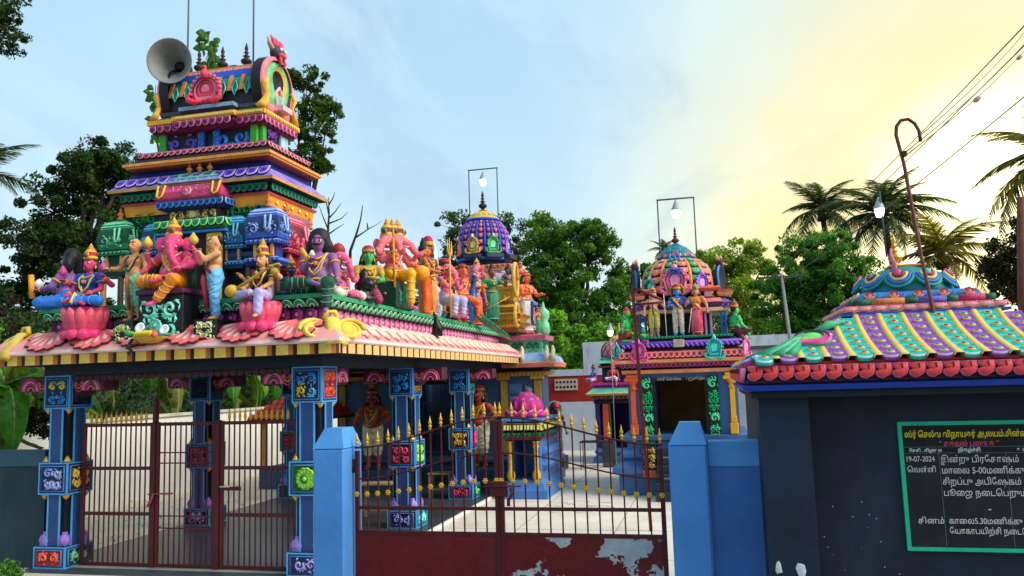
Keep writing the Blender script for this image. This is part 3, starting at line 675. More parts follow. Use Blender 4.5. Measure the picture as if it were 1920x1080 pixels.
# ================================================================ TEMPLE HALL
hall = thing('temple_hall', 'open temple hall with navy relief pillars, pink lotus eave and green ledge', 'temple hall', (-7, 9.45, 0))
HX0, HX1, HY0, HY1 = -9.12, -4.86, 9.45, 18.9
def hall_shell():
    put('floor_slab', MB().box(HX0-.12, HX1+.3, HY0-.1, 18.8, -.003, .045), [P('#39424a', .35, .2, 1.2, .1, dirt=.3)], hall)
    put('floor_edge', MB().box(HX1+.302, HX1+.34, HY0-.1, 18.8, -.002, .05), ['#d8d8d4'], hall)
    put('beam', MB().box(HX0-.02, HX1+.02, HY0, HY0+.4, 2.66, 2.8).box(HX0-.02, HX0+.4, HY0+.402, HY1, 2.66, 2.8).box(HX1-.38, HX1+.02, HY0+.402, HY1, 2.66, 2.8), ['#132634'], hall)
    [put('inner_beam', MB().box(HX0+.402, HX1-.382, y, y+.3, 2.68, 2.8), ['#152430'], hall) for y in (12.5, 15.8)]
    put('roof_slab', MB().box(HX0-.4, HX1+.41, HY0-.41, HY1, 2.803, 2.9), [P('#0f1c28')], hall)
    # scalloped valance below the beam
    sc = fixn(MB().boss(U_out(.11, .09), [(1, .01, 0), (.7, .018, 0)]).mesh('valance_scallop', ['x' and P('#3c2024')]))
    row('valance_scallop', sc, hall, (HX0+.45, HY0+.03, 2.66), (HX1-.45, HY0+.03, 2.66), 30)
    # sloping eave with a lifted corner: profile carried round the roof
    pr = [(.50, 2.93, 0), (.52, 2.95, 0), (.51, 2.99, 1), (.44, 3.07, 1), (.33, 3.145, 1), (.2, 3.21, 1), (.03, 3.25, 1)]
    put('eave_slope', sweep(HX0+.02, HX1, HY0-.02, 18.4, pr), [P('#f4c8c4', .5, .1, 4), P('#ee8f92', .5, .14, 2.5, hue='#f4b8ac')], hall)
    put('eave_core', MB().box(HX0-.44, HX1+.46, HY0-.46, 18.35, 2.901, 2.929), ['#3a1c18'], hall)
    put('medallion_wall', MB().box(HX0+.05, HX1-.04, HY0+.03, 18.6, 3.2, 3.432), [P('#4a1438')], hall)
    put('roof_deck', MB().box(HX0, HX1+.02, HY0-.03, 18.7, 3.55, 3.602), ['#1f6b48'], hall)
    put('ledge', sweep(HX0+.05, HX1-.03, HY0+.03, 18.6, [(.0, 3.432, 0), (.05, 3.44, 0), (.10, 3.53, 0), (.12, 3.54, 1), (.12, 3.6, 1), (0, 3.604, 1)]), mats('#14402c', '#2f9a68'), hall)
hall_shell()
# dentil blocks of the eave: a yellow face and a brown shaded cheek painted on every block
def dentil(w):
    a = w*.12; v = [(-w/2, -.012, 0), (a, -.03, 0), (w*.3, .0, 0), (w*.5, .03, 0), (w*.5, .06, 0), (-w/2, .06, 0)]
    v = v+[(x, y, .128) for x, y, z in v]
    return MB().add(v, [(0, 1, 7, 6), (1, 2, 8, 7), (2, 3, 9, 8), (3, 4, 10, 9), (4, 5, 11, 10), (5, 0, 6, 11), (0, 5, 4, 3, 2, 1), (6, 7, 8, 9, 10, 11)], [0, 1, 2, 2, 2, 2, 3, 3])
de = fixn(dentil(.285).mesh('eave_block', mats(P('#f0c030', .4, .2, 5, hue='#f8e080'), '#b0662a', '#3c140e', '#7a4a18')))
de2 = fixn(dentil(.245).mesh('eave_block', mats(P('#f4b870', .4, .15, 5, hue='#f8d8a0'), '#d8905a', '#9a5c38', '#8a5a30')))  # paler copy for the side eave: sunlit tone put into the block colours
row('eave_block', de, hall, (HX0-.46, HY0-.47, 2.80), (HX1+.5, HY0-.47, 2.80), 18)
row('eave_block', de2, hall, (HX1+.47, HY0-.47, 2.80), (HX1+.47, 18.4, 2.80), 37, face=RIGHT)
# lotus fans on the front of the eave
def fan_mesh(w, h, hs, n=7):
    mb = MB()
    for i in range(n):
        a = math.pi*(.04+.92*(i+.5)/n); L = h*(1 if abs(a-math.pi/2) > .5 else .96); ex = math.cos(a)*w/2; ez = math.sin(a)*L
        t = Vector((ex, 0, -ez)); px = Vector((-t.z, 0, t.x)).normalized()*w*.5*math.pi/n*.42
        o = [(0, 0), (t.x*.55-px.x*.9, t.z*.55-px.z*.9), (t.x*.88-px.x, t.z*.88-px.z), (t.x, t.z), (t.x*.88+px.x, t.z*.88+px.z), (t.x*.55+px.x*.9, t.z*.55+px.z*.9)]
        mb.boss(o, [(1, .02, 0), (.9, .024, 0), (.8, .03, 1), (.4, .04, 1), (.15, .036, 2)])
    return fixn(mb.mesh('lotus_fan', mats(*hs)))
fan = fan_mesh(.80, .50, [P('#5a1824'), P('#f05a64', .4, .16, 4, hue='#f79a90'), '#f7c9c0'])
row('lotus_fan', fan, hall, (HX0+.05, HY0-.23, 3.245), (HX1+.2, HY0-.23, 3.245), 6, tilt=-53)
fan2 = fan_mesh(.36, .4, [P('#d98f84'), P('#f4b9a8', .4, .12, 6, hue='#f9d9c9'), '#f7d6c8'], 5)  # side fans: sunlit paleness put into their colours
row('lotus_fan', fan2, hall, (HX1+.21, HY0-.2, 3.24), (HX1+.21, 18.3, 3.24), 25, face=RIGHT, tilt=-53)
# corner scroll ornament of the eave
def corner_orn(x, y, rz):
    m = T((x, y, 3.07)) @ RZ(rz) @ RX(-42) @ S3(1.25)
    mb = MB()
    for sx in (-1, 1):
        n = 26; pts = []
        for i in range(n): a = i/n*4.4*math.pi; r = .155*(1-i/n*.82); pts.append((sx*(.17+math.cos(a)*r), -.02, .02+math.sin(a)*r))
        mb.tube(pts, [.024-.012*i/n for i in range(n)], 6); mb.ball((sx*.17, -.01, .02), (.13, .02, .13), 12, 6)
    mb.tube([(0, -.03, .16), (0, -.08, .1), (0, -.07, -.05), (0, -.05, -.22)], [.06, .07, .08, .12], 8, flat=.5)
    mb.tube([(-.07, -.05, .14), (-.04, -.09, .2), (.04, -.09, .2), (.07, -.05, .14)], .026, 7)
    mb.xf(m); put('corner_scroll', mb, [P('#e8c23c', .4, .15, 6, hue='#f5e27a')], hall)
corner_orn(HX1+.3, HY0-.28, 38); corner_orn(HX0-.16, HY0-.3, -14)
# medallions and ledge arcs
med = rosette(.088, .03, ['#c8459a', '#5a1748', '#e27ac0'], 16); med2 = rosette(.088, .03, ['#e27fae', '#b8548a', '#f0a8c8'], 16)  # second set is for the sunlit side, its light put into paler colours
row('medallion', med, hall, (HX0+.1, HY0+.03, 3.345), (HX1-.06, HY0+.03, 3.345), 21)
row('medallion', med2, hall, (HX1-.04, HY0+.1, 3.345), (HX1-.04, 18.55, 3.345), 44, face=RIGHT)
def arcs(w, h, n, hs, d=.02):
    mb = MB()
    for k in range(n):
        s = 1-k*.3; o = []
        pts = [(math.cos(math.pi*i/8)*w/2*s, -.012-.003*k, math.sin(math.pi*i/8)*h*s) for i in range(9)]
        mb.tube(pts, .011, 4, mi=k % len(hs))
    return fixn(mb.mesh('ledge_arc', mats(*hs)))
la = arcs(.16, .10, 3, ['#7fe0a8', '#3fb27a', '#c8f2d6'])
row('ledge_arc', la, hall, (HX0, HY0-.055, 3.44), (HX1, HY0-.055, 3.44), 24, tilt=28)
la2 = arcs(.15, .09, 2, ['#8fd8b0', '#6cc596'])
row('ledge_arc', la2, hall, (HX1+.055, HY0, 3.445), (HX1+.055, 18.6, 3.445), 50, face=RIGHT, tilt=28)
# ---- pillars
gold_drop = fixn(MB().lathe([(.006, -.075), (.03, -.045), (.042, -.01), (.03, .0)], n=10).mesh('gold_drop', mats(P('#d9a520', .3, .15, 8, metal=.35))))
gold_bud = fixn(MB().lathe([(.035, 0), (.04, .015), (.03, .045), (.006, .09)], n=10).mesh('gold_bud', mats(P('#d9a520', .3, .15, 8, metal=.35))))
lotus_foot = None
def pillar_mb(w=.42, top=2.66):
    mb = MB(); h = w/2
    def blk(z0, z1, g=.0): mb.box(-h-g, h+g, -h-g, h+g, z0, z1, 0, .012)
    blk(0.045, .33, .045); blk(1.03, 1.46, .025); blk(2.2, top, .0)
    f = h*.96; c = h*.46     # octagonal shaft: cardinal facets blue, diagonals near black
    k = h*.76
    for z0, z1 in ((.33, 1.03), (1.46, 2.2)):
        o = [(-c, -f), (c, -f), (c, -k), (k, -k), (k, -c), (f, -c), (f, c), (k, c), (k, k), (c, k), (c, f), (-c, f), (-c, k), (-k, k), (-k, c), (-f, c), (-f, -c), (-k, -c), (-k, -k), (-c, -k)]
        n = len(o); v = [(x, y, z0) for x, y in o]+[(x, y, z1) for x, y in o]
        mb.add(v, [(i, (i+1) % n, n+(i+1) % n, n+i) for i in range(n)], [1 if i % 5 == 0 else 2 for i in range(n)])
    return mb
def pillar_lines_mb(w=.42, top=2.66):
    mb = MB(); h = w/2; t = .016
    for k in range(4):
        b = MB()
        for z0, z1, g in ((.045, .33, .045), (1.03, 1.46, .025), (2.2, top, 0)):
            a = h+g
            for q in ((-a, -a+t, z0, z1), (a-t, a, z0, z1), (-a+t, a-t, z0, z0+t), (-a+t, a-t, z1-t, z1)): b.box(q[0], q[1], -a-.006, -a+.004, q[2], q[3])
        f = h*.96; c = h*.46
        for z0, z1 in ((.33, 1.03), (1.46, 2.2)):
            for s in (-1, 1): b.box(s*c-.011, s*c+.011, -f-.007, -f+.006, z0, z1)
            for s in (-1, 1):
                for zz in (z0+.008, z1-.02): b.box(min(s*c, s*h), max(s*c, s*h), -f-.006, -f+.01, zz, zz+.014)
        mb.merge(b, RZ(90*k))
    return mb
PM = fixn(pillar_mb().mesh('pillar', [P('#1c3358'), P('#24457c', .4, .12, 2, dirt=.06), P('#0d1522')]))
PL = fixn(pillar_lines_mb().mesh('edge_band', [P('#4fa3e0', .4, .1)]))
def panel_mesh(w, h, bg): return fixn(MB().boss([(-w/2, 0), (w/2, 0), (w/2, h), (-w/2, h)], [(1, .002, 1), (.93, .012, 1), (.88, .003, 0)]).mesh('panel', mats(bg, LBLUE)))
def flower_panel(r, hs):
    mb = MB().boss(round_out(r, 24, 1, .05), [(1, .01, 0), (.92, .03, 1), (.86, .012, 0), (.5, .02, 1), (.45, .012, 0), (.4, .035, 1), (.2, .02, 0), (.16, .04, 1)])
    for i in range(12): a = i*math.pi/6; mb.tube([(math.cos(a)*r*.45, -.02, math.sin(a)*r*.45), (math.cos(a)*r*.84, -.024, math.sin(a)*r*.84)], .007, 4, 1)
    return fixn(mb.mesh('flower_relief', mats(*hs)))
lot = fixn(MB().lathe([(.05, 0), (.085, .03), (.1, .08), (.075, .13), (.03, .16), (.035, .19)], n=10, sq=(1, .55)).mesh('lotus_block', [P('#8a62c4', .4, .2, 6, hue='#b79ae6')]))
def bracket_mesh():
    mb = MB(); hw = .15   # S-shaped corbel running along +X away from the pillar, face -Y and +Y
    mb.prism([(0, 0), (0, -.3), (.06, -.29), (.1, -.25), (.13, -.22), (.46, -.22), (.50, -.19), (.5, 0)], -hw, hw, 0)
    for sy in (-1, 1):
        for k, r in enumerate((.05, .085, .12, .155)):
            pts = [(.3+math.cos(math.pi*i/9)*r, sy*(hw+.005), -.21+math.sin(math.pi*i/9)*r*1.15) for i in range(10)]; mb.tube(pts, .011 if k != 2 else .02, 5, mi=1 if k % 2 else 2)
        for k, r in enumerate((.035, .06, .085)):
            pts = [(.1-math.cos(math.pi*i/9)*r, sy*(hw+.005), -.08-math.sin(math.pi*i/9)*r*1.7) for i in range(10)]; mb.tube(pts, .01, 5, mi=3 if k == 1 else 1)
    return fixn(mb.mesh('bracket', mats('#4a1026', '#c2447a', '#e27aa0', '#d8902a')))
BR = bracket_mesh()
SCV = {}
def sc_mesh(w, h, seed, hs, **k):
    key = (w, h, seed, tuple(hs))
    if key not in SCV: SCV[key] = scroll(w, h, seed, hs, **k)
    return SCV[key]
def relief(parent, m, w, h, bg, hs, seed, sym=True, nm='relief'):
    inst('panel', panel_mesh(w, h, bg), parent, m)
    inst(nm, sc_mesh(round(w*.78, 3), round(h*.84, 3), seed, hs, sym=sym, dens=1 if sym else 2.2), parent, m @ T((0, -.004, h*.08)))
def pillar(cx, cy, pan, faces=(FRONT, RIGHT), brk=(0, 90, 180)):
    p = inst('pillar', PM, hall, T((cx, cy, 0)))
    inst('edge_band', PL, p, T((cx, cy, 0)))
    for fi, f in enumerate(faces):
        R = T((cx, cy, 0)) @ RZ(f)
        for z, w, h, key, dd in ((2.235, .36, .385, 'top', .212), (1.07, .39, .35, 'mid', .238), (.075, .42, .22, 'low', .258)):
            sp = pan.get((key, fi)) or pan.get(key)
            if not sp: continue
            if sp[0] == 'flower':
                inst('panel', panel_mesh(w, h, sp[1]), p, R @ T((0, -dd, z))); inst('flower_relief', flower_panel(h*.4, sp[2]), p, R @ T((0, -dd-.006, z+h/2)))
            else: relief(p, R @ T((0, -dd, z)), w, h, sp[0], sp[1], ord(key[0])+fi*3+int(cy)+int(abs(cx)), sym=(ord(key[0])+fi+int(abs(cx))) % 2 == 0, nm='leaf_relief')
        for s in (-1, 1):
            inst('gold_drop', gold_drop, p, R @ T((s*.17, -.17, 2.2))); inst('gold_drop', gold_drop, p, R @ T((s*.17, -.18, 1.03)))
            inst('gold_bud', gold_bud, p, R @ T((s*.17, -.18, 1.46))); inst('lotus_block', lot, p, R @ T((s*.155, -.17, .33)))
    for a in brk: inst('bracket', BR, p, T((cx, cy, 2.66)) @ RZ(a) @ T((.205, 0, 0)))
pillar(-5.065, 9.66, {('top', 0): ('#0f1f4a', ['#3a9ae8', '#6cc0f4', '#e8d23c']), ('top', 1): ('#8a1420', ['#f0604a', '#f4905a']), ('mid', 0): ('flower', '#0f5a2c', ['#1f8a34', '#a6e04a']), ('mid', 1): ('#5a1028', ['#d83a68']), ('low', 0): ('#141f4c', ['#a9a4e8', '#cdc8f4']), ('low', 1): ('#0f6a6a', ['#3ae0d0'])}, brk=(90, 180))
pillar(-8.91, 9.66, {('top', 0): ('#0f1f4a', ['#3a9ae8', '#6cc0f4', '#e8d23c']), ('top', 1): ('#0d1522', ['#1c3358']), ('mid', 0): ('#0f1f4a', ['#8a9ae8', '#b4c0f8']), ('mid', 1): ('#3a2208', ['#e8a92c', '#f4c85a']), ('low', 0): ('#8a1a1a', ['#f0503c', '#f4705a']), ('low', 1): ('#1a3a30', ['#7ac0a0'])}, brk=(0, 90, 180))
pillar(-5.065, 12.9, {('top', 0): ('#0f1f4a', ['#3a9ae8']), ('top', 1): ('#4a2a08', ['#f0a92c', '#f4c85a']), ('mid', 0): ('#3a0a1c', ['#d02a5a', '#e8507a']), ('mid', 1): ('#0f5a1c', ['#5ae04a', '#b0f060']), ('low', 0): ('#0f1850', ['#9aa4f0']), ('low', 1): ('#0f6a6a', ['#3ae0d0', '#7af4e4'])})
pillar(-5.065, 16.1, {('top', 1): ('#0a4a2c', ['#2ad07a']), ('top', 0): ('#0f1f4a', ['#3a9ae8']), ('mid', 0): ('#3a2208', ['#e8b23c', '#f4c85a']), ('mid', 1): ('#6a0f3a', ['#f04a90']), ('low', 0): ('#6a0f2a', ['#f04a80']), ('low', 1): ('#0f6a2a', ['#5af06a'])})
pillar(-8.91, 12.9, {('top', 0): ('#0f1522', ['#2a3a5a']), ('mid', 0): ('#5a1028', ['#e0507a']), ('mid', 1): ('#1a3a10', ['#5a9a3a']), ('low', 0): ('#141f4c', ['#a9a4e8']), ('low', 1): ('#0f5a4a', ['#3ab090'])})
pillar(-8.91, 16.1, {('top', 0): ('#0f1522', ['#2a3a5a']), ('mid', 0): ('#5a1028', ['#e0507a'])})
# ---- inner shrine front at the back of the hall
sanct = thing('main_shrine', 'large shrine room behind the pillared hall with grilled doorway and blue grey front', 'shrine', (-6.6, 19, 0))
def sanctum():
    X0, X1, Y0, Y1 = -9.3, -3.95, 18.95, 19.7
    put('wall', MB().box(X0, -7.45, Y0, Y1, .0, 2.72).box(-5.8, X1, Y0, Y1, 0, 2.72).box(-7.449, -5.801, Y0, Y0+.3, 2.45, 2.72), [P('#46668c', .5, .1, 2, dirt=.1)], sanct)
    put('rear_wall', MB().box(-8.2, -7.3, Y1+.002, 26, 0, 3.49).box(-5.95, -5.5, Y1+.002, 26, 0, 3.49).box(-7.299, -5.951, Y1+.9, 26, 0, 3.49), [P('#46668c', .5, .1, 2, dirt=.1)], sanct)
    put('plinth', sweep(X0-.0, X1, Y0, Y1, [(.3, -.003, 0), (.3, .2, 0), (.2, .24, 0), (.2, .42, 0), (.3, .5, 0), (.3, .56, 0), (.05, .62, 0)]), [P('#41618a')], sanct)
    for x in (X1-.12, X1-.95): put('pilaster', MB().box(x-.06, x+.1, Y0-.07, Y0-.003, .65, 2.4).box(x-.14, x+.18, Y0-.15, Y0-.003, 2.42, 2.52).box(x-.1, x+.14, Y0-.12, Y0-.003, 2.53, 2.6), ['#e0a83c'], sanct)
    for x in (-8.35, -9.15): put('pilaster', MB().box(x-.06, x+.1, Y0-.07, Y0-.003, .65, 2.4).box(x-.14, x+.18, Y0-.15, Y0-.003, 2.42, 2.52), ['#c88a2c'], sanct)
    put('door_frame', MB().box(-7.45, -7.33, Y0-.06, Y0+.1, .3, 2.45).box(-5.92, -5.8, Y0-.06, Y0+.1, .3, 2.45).box(-7.329, -5.921, Y0-.06, Y0+.1, 2.36, 2.45), ['#241a18'], sanct)
    g = MB()
    for i in range(13):
        x = -7.3+i*.114; g.box(x-.008, x+.008, Y0-.02, Y0-.004, .3, 2.36)
    for z in (.7, 1.15, 1.9): g.box(-7.329, -5.921, Y0-.026, Y0-.002, z, z+.03)
    for cx in (-6.95, -6.3):
        for r in (.12, .07):
            g.tube([(cx+math.cos(a*.524)*r, Y0-.03, 1.52+math.sin(a*.524)*r) for a in range(13)], .009, 5)
    put('grille_door', g, [P('#4a4a4c', .35, .1, metal=.6)], sanct)
    put('door_step', MB().box(-7.6, -5.65, Y0-.9, Y0-.305, .045, .3), ['#1d232a'], sanct)
    # cornices that come out past the hall's end
    put('cornice', sweep(X0, X1, Y0, Y1, [(0, 2.5, 1), (.12, 2.52, 1), (.16, 2.6, 0), (.05, 2.62, 2), (.05, 2.68, 2), (.38, 2.7, 3), (.4, 2.8, 3), (.36, 2.82, 4), (.3, 2.95, 4), (.12, 3.05, 4), (.04, 3.06, 5), (.04, 3.35, 5), (.14, 3.36, 6), (.16, 3.47, 6), (0, 3.5, 6)]), mats('#e89a3a', '#e8a23c', '#2a2230', '#f08a6a', P('#4a9ae8', .4, .2, 2, hue='#e8f0fa'), '#7ac8a0', '#d86a8a'), sanct)
    bd = fixn(MB().boss([(-.04, 0), (.04, 0), (.04, .1), (-.04, .1)], [(1, .02, 0), (.8, .035, 0)]).mesh('cornice_block', mats('#f0a040')))
    row('cornice_block', bd, sanct, (-5.2, Y0-.15, 2.5), (X1+.14, Y0-.15, 2.5), 14)
    s = sc_mesh(.4, .26, 4, ['#3a9a6a', '#2a7a52'])
    row('leaf_relief', s, sanct, (-4.7, Y0-.045, 3.08), (X1, Y0-.045, 3.08), 2); row('leaf_relief', s, sanct, (X1+.045, Y0, 3.08), (X1+.045, Y1, 3.08), 2, face=RIGHT)
    for x in (-4.35, -3.75, -3.6):
        put('eave_horn', MB().tube([(x, Y0-.3, 2.83), (x, Y0-.36, 2.95), (x, Y0-.26, 3.12), (x, Y0-.3, 3.2)], [.07, .06, .045, .02], 8), ['#e8dcb4'], sanct)
    # notices and the round lamp on the wall
    put('notice', MB().box(-4.75, -4.45, Y0-.012, Y0-.002, 2.1, 2.32).box(-4.75, -4.45, Y0-.012, Y0-.002, 1.84, 2.02), ['#6a96c0'], sanct)
    put('wall_lamp', MB().lathe([(.09, 0), (.1, .02), (.07, .06), (.02, .08)], n=12).xf(T((-4.28, Y0, 2.15)) @ RX(90)), ['#c8ccd0'], sanct)
sanctum()
def darker(h, f=.5):
    h = h.lstrip('#'); return '#'+''.join('%02x' % int(int(h[i:i+2], 16)*f) for i in (0, 2, 4))
# ================================================================ aedicule (little pavilion) used on every tower
def kuta(parent, x, y, z, w, h, c, face=0, fin='#c8743a', cols='#d89a5a', seed=1, lean=0):
    """one pavilion: two columns, two bead cornices, swelling dome with scroll relief, cap and finial. c = (dark, mid, light)"""
    m = T((x, y, z)) @ RZ(face) @ RX(lean); d = w*.62; ms = mats(*c)+[P(darker(c[1]))]
    k = h/1.0
    a = inst('pavilion', fixn(sweep(-w/2, w/2, 0, d, [(-.02, 0, 0), (.05*w, .0, 0), (.1*w, .06*k, 1), (.1*w, .1*k, 2), (-.1*w, .13*k, 0), (-.1*w, .30*k, 0), (.06*w, .31*k, 1), (.1*w, .35*k, 2), (.02*w, .37*k, 0), (.04*w, .40*k, 1), (.11*w, .47*k, 3), (.12*w, .58*k, 3), (.05*w, .70*k, 1), (.0, .72*k, 2), (.04*w, .735*k, 2), (-.02*w, .76*k, 1), (.0, .775*k, 2), (-.12*w, .82*k, 1), (-.3*w, .86*k, 1)]).mesh('pavilion', ms)), parent, m)
    for s in (-1, 1):
        inst('pavilion_column', fixn(MB().box(-.05*w, .05*w, -.02, .04, .13*k, .305*k, 0, .004).mesh('pavilion_column', mats(cols))), a, m @ T((s*w*.3, -.0+.05*w, 0)))
    bd = fixn(MB().boss(round_out(w*.05, 7), [(1, .012, 0), (.5, .018, 1)]).mesh('bead', mats(c[2], c[0])))
    for i in range(6):
        for zz in (.08, .34): inst('bead', bd, a, m @ T(((i-2.5)*w*.17, -.1*w, zz*k)))
        if face == 0: inst('bead', bd, a, m @ T((w*.6, (i+.5)*d/6, .34*k)) @ RZ(90))
    s = scroll(w*1.08, .19*k, seed, [c[2], lighter(c[1], .25)], .03)
    inst('leaf_relief', s, a, m @ T((0, -.115*w, .42*k)) @ RX(1))
    s2 = scroll(d*1.1, .19*k, seed+3, [c[2], lighter(c[1], .25)], .03)
    inst('leaf_relief', s2, a, m @ T((w*.5+.115*w, d/2, .42*k)) @ RZ(90) @ RX(1))
    vs = fixn(MB().tube([(-.1*w, 0, .2*k), (-.075*w, -.02, .03*k), (0, -.025, -.02*k), (.075*w, -.02, .03*k), (.1*w, 0, .2*k)], .016*w/.4, 5).mesh('horseshoe_band', mats(c[2])))
    inst('horseshoe_band', vs, a, m @ T((.27*w, -.16*w, .5*k))); inst('horseshoe_band', vs, a, m @ T((.64*w, d*.45, .5*k)) @ RZ(90))
    if fin:
        f = fixn(MB().lathe([(.1*w, 0), (.12*w, .02*k), (.06*w, .045*k), (.11*w, .075*k), (.1*w, .1*k), (.03*w, .13*k), (.05*w, .15*k), (.005, .2*k)], n=10).mesh('finial', mats(fin)))
        inst('finial', f, a, m @ T((0, d/2, .86*k)))
    return a
def kalasha(parent, x, y, z, s, col, nm='finial'):
    f = fixn(MB().lathe([(.10*s, 0), (.13*s, .03*s), (.06*s, .07*s), (.07*s, .1*s), (.16*s, .17*s), (.17*s, .24*s), (.08*s, .31*s), (.05*s, .34*s), (.11*s, .38*s), (.05*s, .42*s), (.04*s, .46*s), (.08*s, .5*s), (.035*s, .54*s), (.06*s, .62*s), (.05*s, .68*s), (.004, .82*s)], n=12).mesh('finial', mats(col)))
    return inst(nm, f, parent, T((x, y, z)))
# ================================================================ FRONT TOWER on the hall roof
tw = thing('temple_tower', 'tall painted tower with barrel roof standing on the front of the hall roof', 'temple tower', (-7.2, 10.7, 3.6))
def tower():
    X0, X1, Y0, Y1 = -8.38, -6.02, 10.1, 11.4
    put('core', MB().box(X0, X1, Y0, Y1, 3.603, 5.0), [P('#101a2c')], tw)
    put('core_side_panel', MB().box(X1, X1+.02, Y0+.05, Y1-.05, 3.61, 5.0), ['#a8647a'], tw)
    Z = 3.6
    # mid string courses (turquoise) running behind the pavilions
    put('string_course', sweep(X0, X1, Y0, Y1, [(0, 4.13, 0), (.12, 4.15, 1), (.14, 4.2, 1), (.05, 4.22, 0), (.05, 4.27, 1), (.1, 4.28, 0), (.1, 4.33, 1), (0, 4.35, 0)]), mats('#12506a', '#2aa0b4'), tw)
    put('string_course', sweep(X0, X1, Y0, Y1, [(0, 4.52, 0), (.1, 4.54, 1), (.13, 4.6, 1), (.02, 4.62, 0)]), mats('#0f4a5a', '#2a9ab0'), tw)
    tb = fixn(MB().boss([(-.022, 0), (.022, 0), (.022, .07), (-.022, .07)], [(1, .02, 0), (.7, .03, 0)]).mesh('tooth', mats('#3ac0c0')))
    row('tooth', tb, tw, (X0-.1, Y0-.12, 4.535), (X1+.1, Y0-.12, 4.535), 34)
    row('tooth', tb, tw, (X1+.12, Y0-.1, 4.535), (X1+.12, Y1, 4.535), 18, face=RIGHT)
    # green leaf reliefs between the pavilions
    for x, s_ in ((-8.05, 2), (-6.62, 5), (-6.25, 5)): inst('leaf_relief', scroll(.42, .44, s_, ['#2a9a4a', '#1f7a48'], .035), tw, T((x, Y0-.006, 4.62)))
    # pavilions: left green, blue pair, right blue, side pink, rear green
    kuta(tw, -8.45, 9.92, 4.1, .42, 1.0, ('#0f4a38', '#2a9a68', '#7adca4'), seed=2)
    kuta(tw, -7.82, 10.0, 4.1, .34, .92, ('#0f3a68', '#2a82c0', '#6ac4f0'), seed=3, fin=None)
    kuta(tw, -6.52, 9.98, 4.1, .34, .92, ('#0f3a68', '#2a82c0', '#6ac4f0'), seed=4, fin=None)
    kuta(tw, -5.98, 9.9, 4.1, .44, 1.0, ('#1c2f86', '#4a74d8', '#9ab8f4'), seed=5)
    kuta(tw, -5.82, 10.55, 4.0, .52, 1.08, ('#7a1030', '#d83a5a', '#f48a9a'), face=90, seed=6, cols='#e8606a')
    kuta(tw, -5.86, 11.3, 4.0, .46, 1.0, ('#1a4a30', '#4a8a60', '#9ac8a0'), face=90, seed=7)
    # timber-coloured posts under the pavilions
    for x in (-8.62, -8.32, -6.22, -5.98, -5.78):
        put('post', MB().box(x-.035, x+.035, 9.9, 9.97, 3.603, 4.1, 0, .01), ['#d8964a' if int(x*100) % 2 else '#5a4a3a'], tw)
    put('pedestal_side', MB().box(-5.9, -5.62, 10.3, 10.85, 3.603, 4.0, 0, .03), ['#d8485a'], tw)
    # ---- central portico with golden side plates
    cx = -7.12
    put('portico_wall', MB().box(cx-.5, cx+.5, 9.92, 10.12, 3.603, 4.62), [P('#0d1220')], tw)
    for s in (-1, 1):
        x = cx+s*.38; put('golden_plate', MB().box(x-.12, x+.12, 9.86, 9.915, 3.603, 4.62, 0, .01), [P('#b89a2a', .4, .2, 5)], tw)
        inst('leaf_relief', scroll(.2, .96, 8+s, ['#e4cc4a', '#c8a830'], .03, sym=False), tw, T((x, 9.856, 3.64)))
    put('portico_lintel', sweep(cx-.52, cx+.52, 9.9, 10.1, [(0, 4.62, 0), (.06, 4.63, 1), (.06, 4.67, 1), (.01, 4.68, 0)]), mats('#124a86', '#2a7ac8'), tw)
    put('green_canopy', sweep(cx-.48, cx+.48, 9.92, 10.1, [(.1, 4.68, 0), (.11, 4.71, 0), (.05, 4.80, 0), (-.01, 4.84, 0)]), mats('#0f6a34'), tw)
    gp = petal(.125, .135, .035, ['#9ae8a8', '#2aa850', '#0f6a30'])
    row('petal', gp, tw, (cx-.58, 9.85, 4.83), (cx+.58, 9.85, 4.83), 9, tilt=-18); row('petal', gp, tw, (cx+.545, 9.85, 4.83), (cx+.545, 10.1, 4.83), 2, face=RIGHT, tilt=-18)
    put('relief_band', MB().box(cx-.43, cx+.43, 9.93, 10.1, 4.841, 5.0), [P('#3a0f2c')], tw)
    for s in (-1, 1): inst('leaf_relief', scroll(.36, .12, 31, ['#e8dc8a'], .02, sym=False), tw, T((cx+s*.2, 9.925, 4.86)) @ (S3(s, 1, 1)))
    inst('flower_relief', flower_panel(.055, ['#e8dc8a', '#f4ecb0']), tw, T((cx, 9.915, 4.92)))
    bp = petal(.1, .1, .04, ['#7ac4f4', '#2a6ad8', '#123a9a'])
    put('blue_course', sweep(cx-.5, cx+.5, 9.9, 10.1, [(0, 5.0, 0), (.05, 5.02, 0), (.05, 5.1, 0), (0, 5.12, 0)]), mats('#123a8a'), tw)
    row('petal', bp, tw, (cx-.55, 9.85, 5.12), (cx+.55, 9.85, 5.12), 11); row('petal', bp, tw, (cx+.55, 9.85, 5.12), (cx+.55, 10.1, 5.12), 3, face=RIGHT)
    put('pink_vault', sweep(cx-.42, cx+.42, 9.9, 10.2, [(.1, 5.12, 0), (.12, 5.15, 0), (.11, 5.24, 0), (.05, 5.34, 0), (-.0, 5.37, 0), (.0, 5.38, 1), (.06, 5.39, 2), (.06, 5.42, 2), (-.04, 5.44, 1), (-.02, 5.47, 1), (-.1, 5.53, 1), (-.1, 5.56, 3)]), mats('#c23a6a', '#6ac8a0', '#b0b8e8', '#d88a4a'), tw)
    inst('leaf_relief', scroll(.42, .2, 41, ['#f49ab8', '#f8b8cc'], .03), tw, T((cx-.21, 9.80, 5.14)) @ RX(-14)); inst('leaf_relief', scroll(.42, .2, 42, ['#f49ab8', '#f8b8cc'], .03), tw, T((cx+.2, 9.80, 5.14)) @ RX(-14))
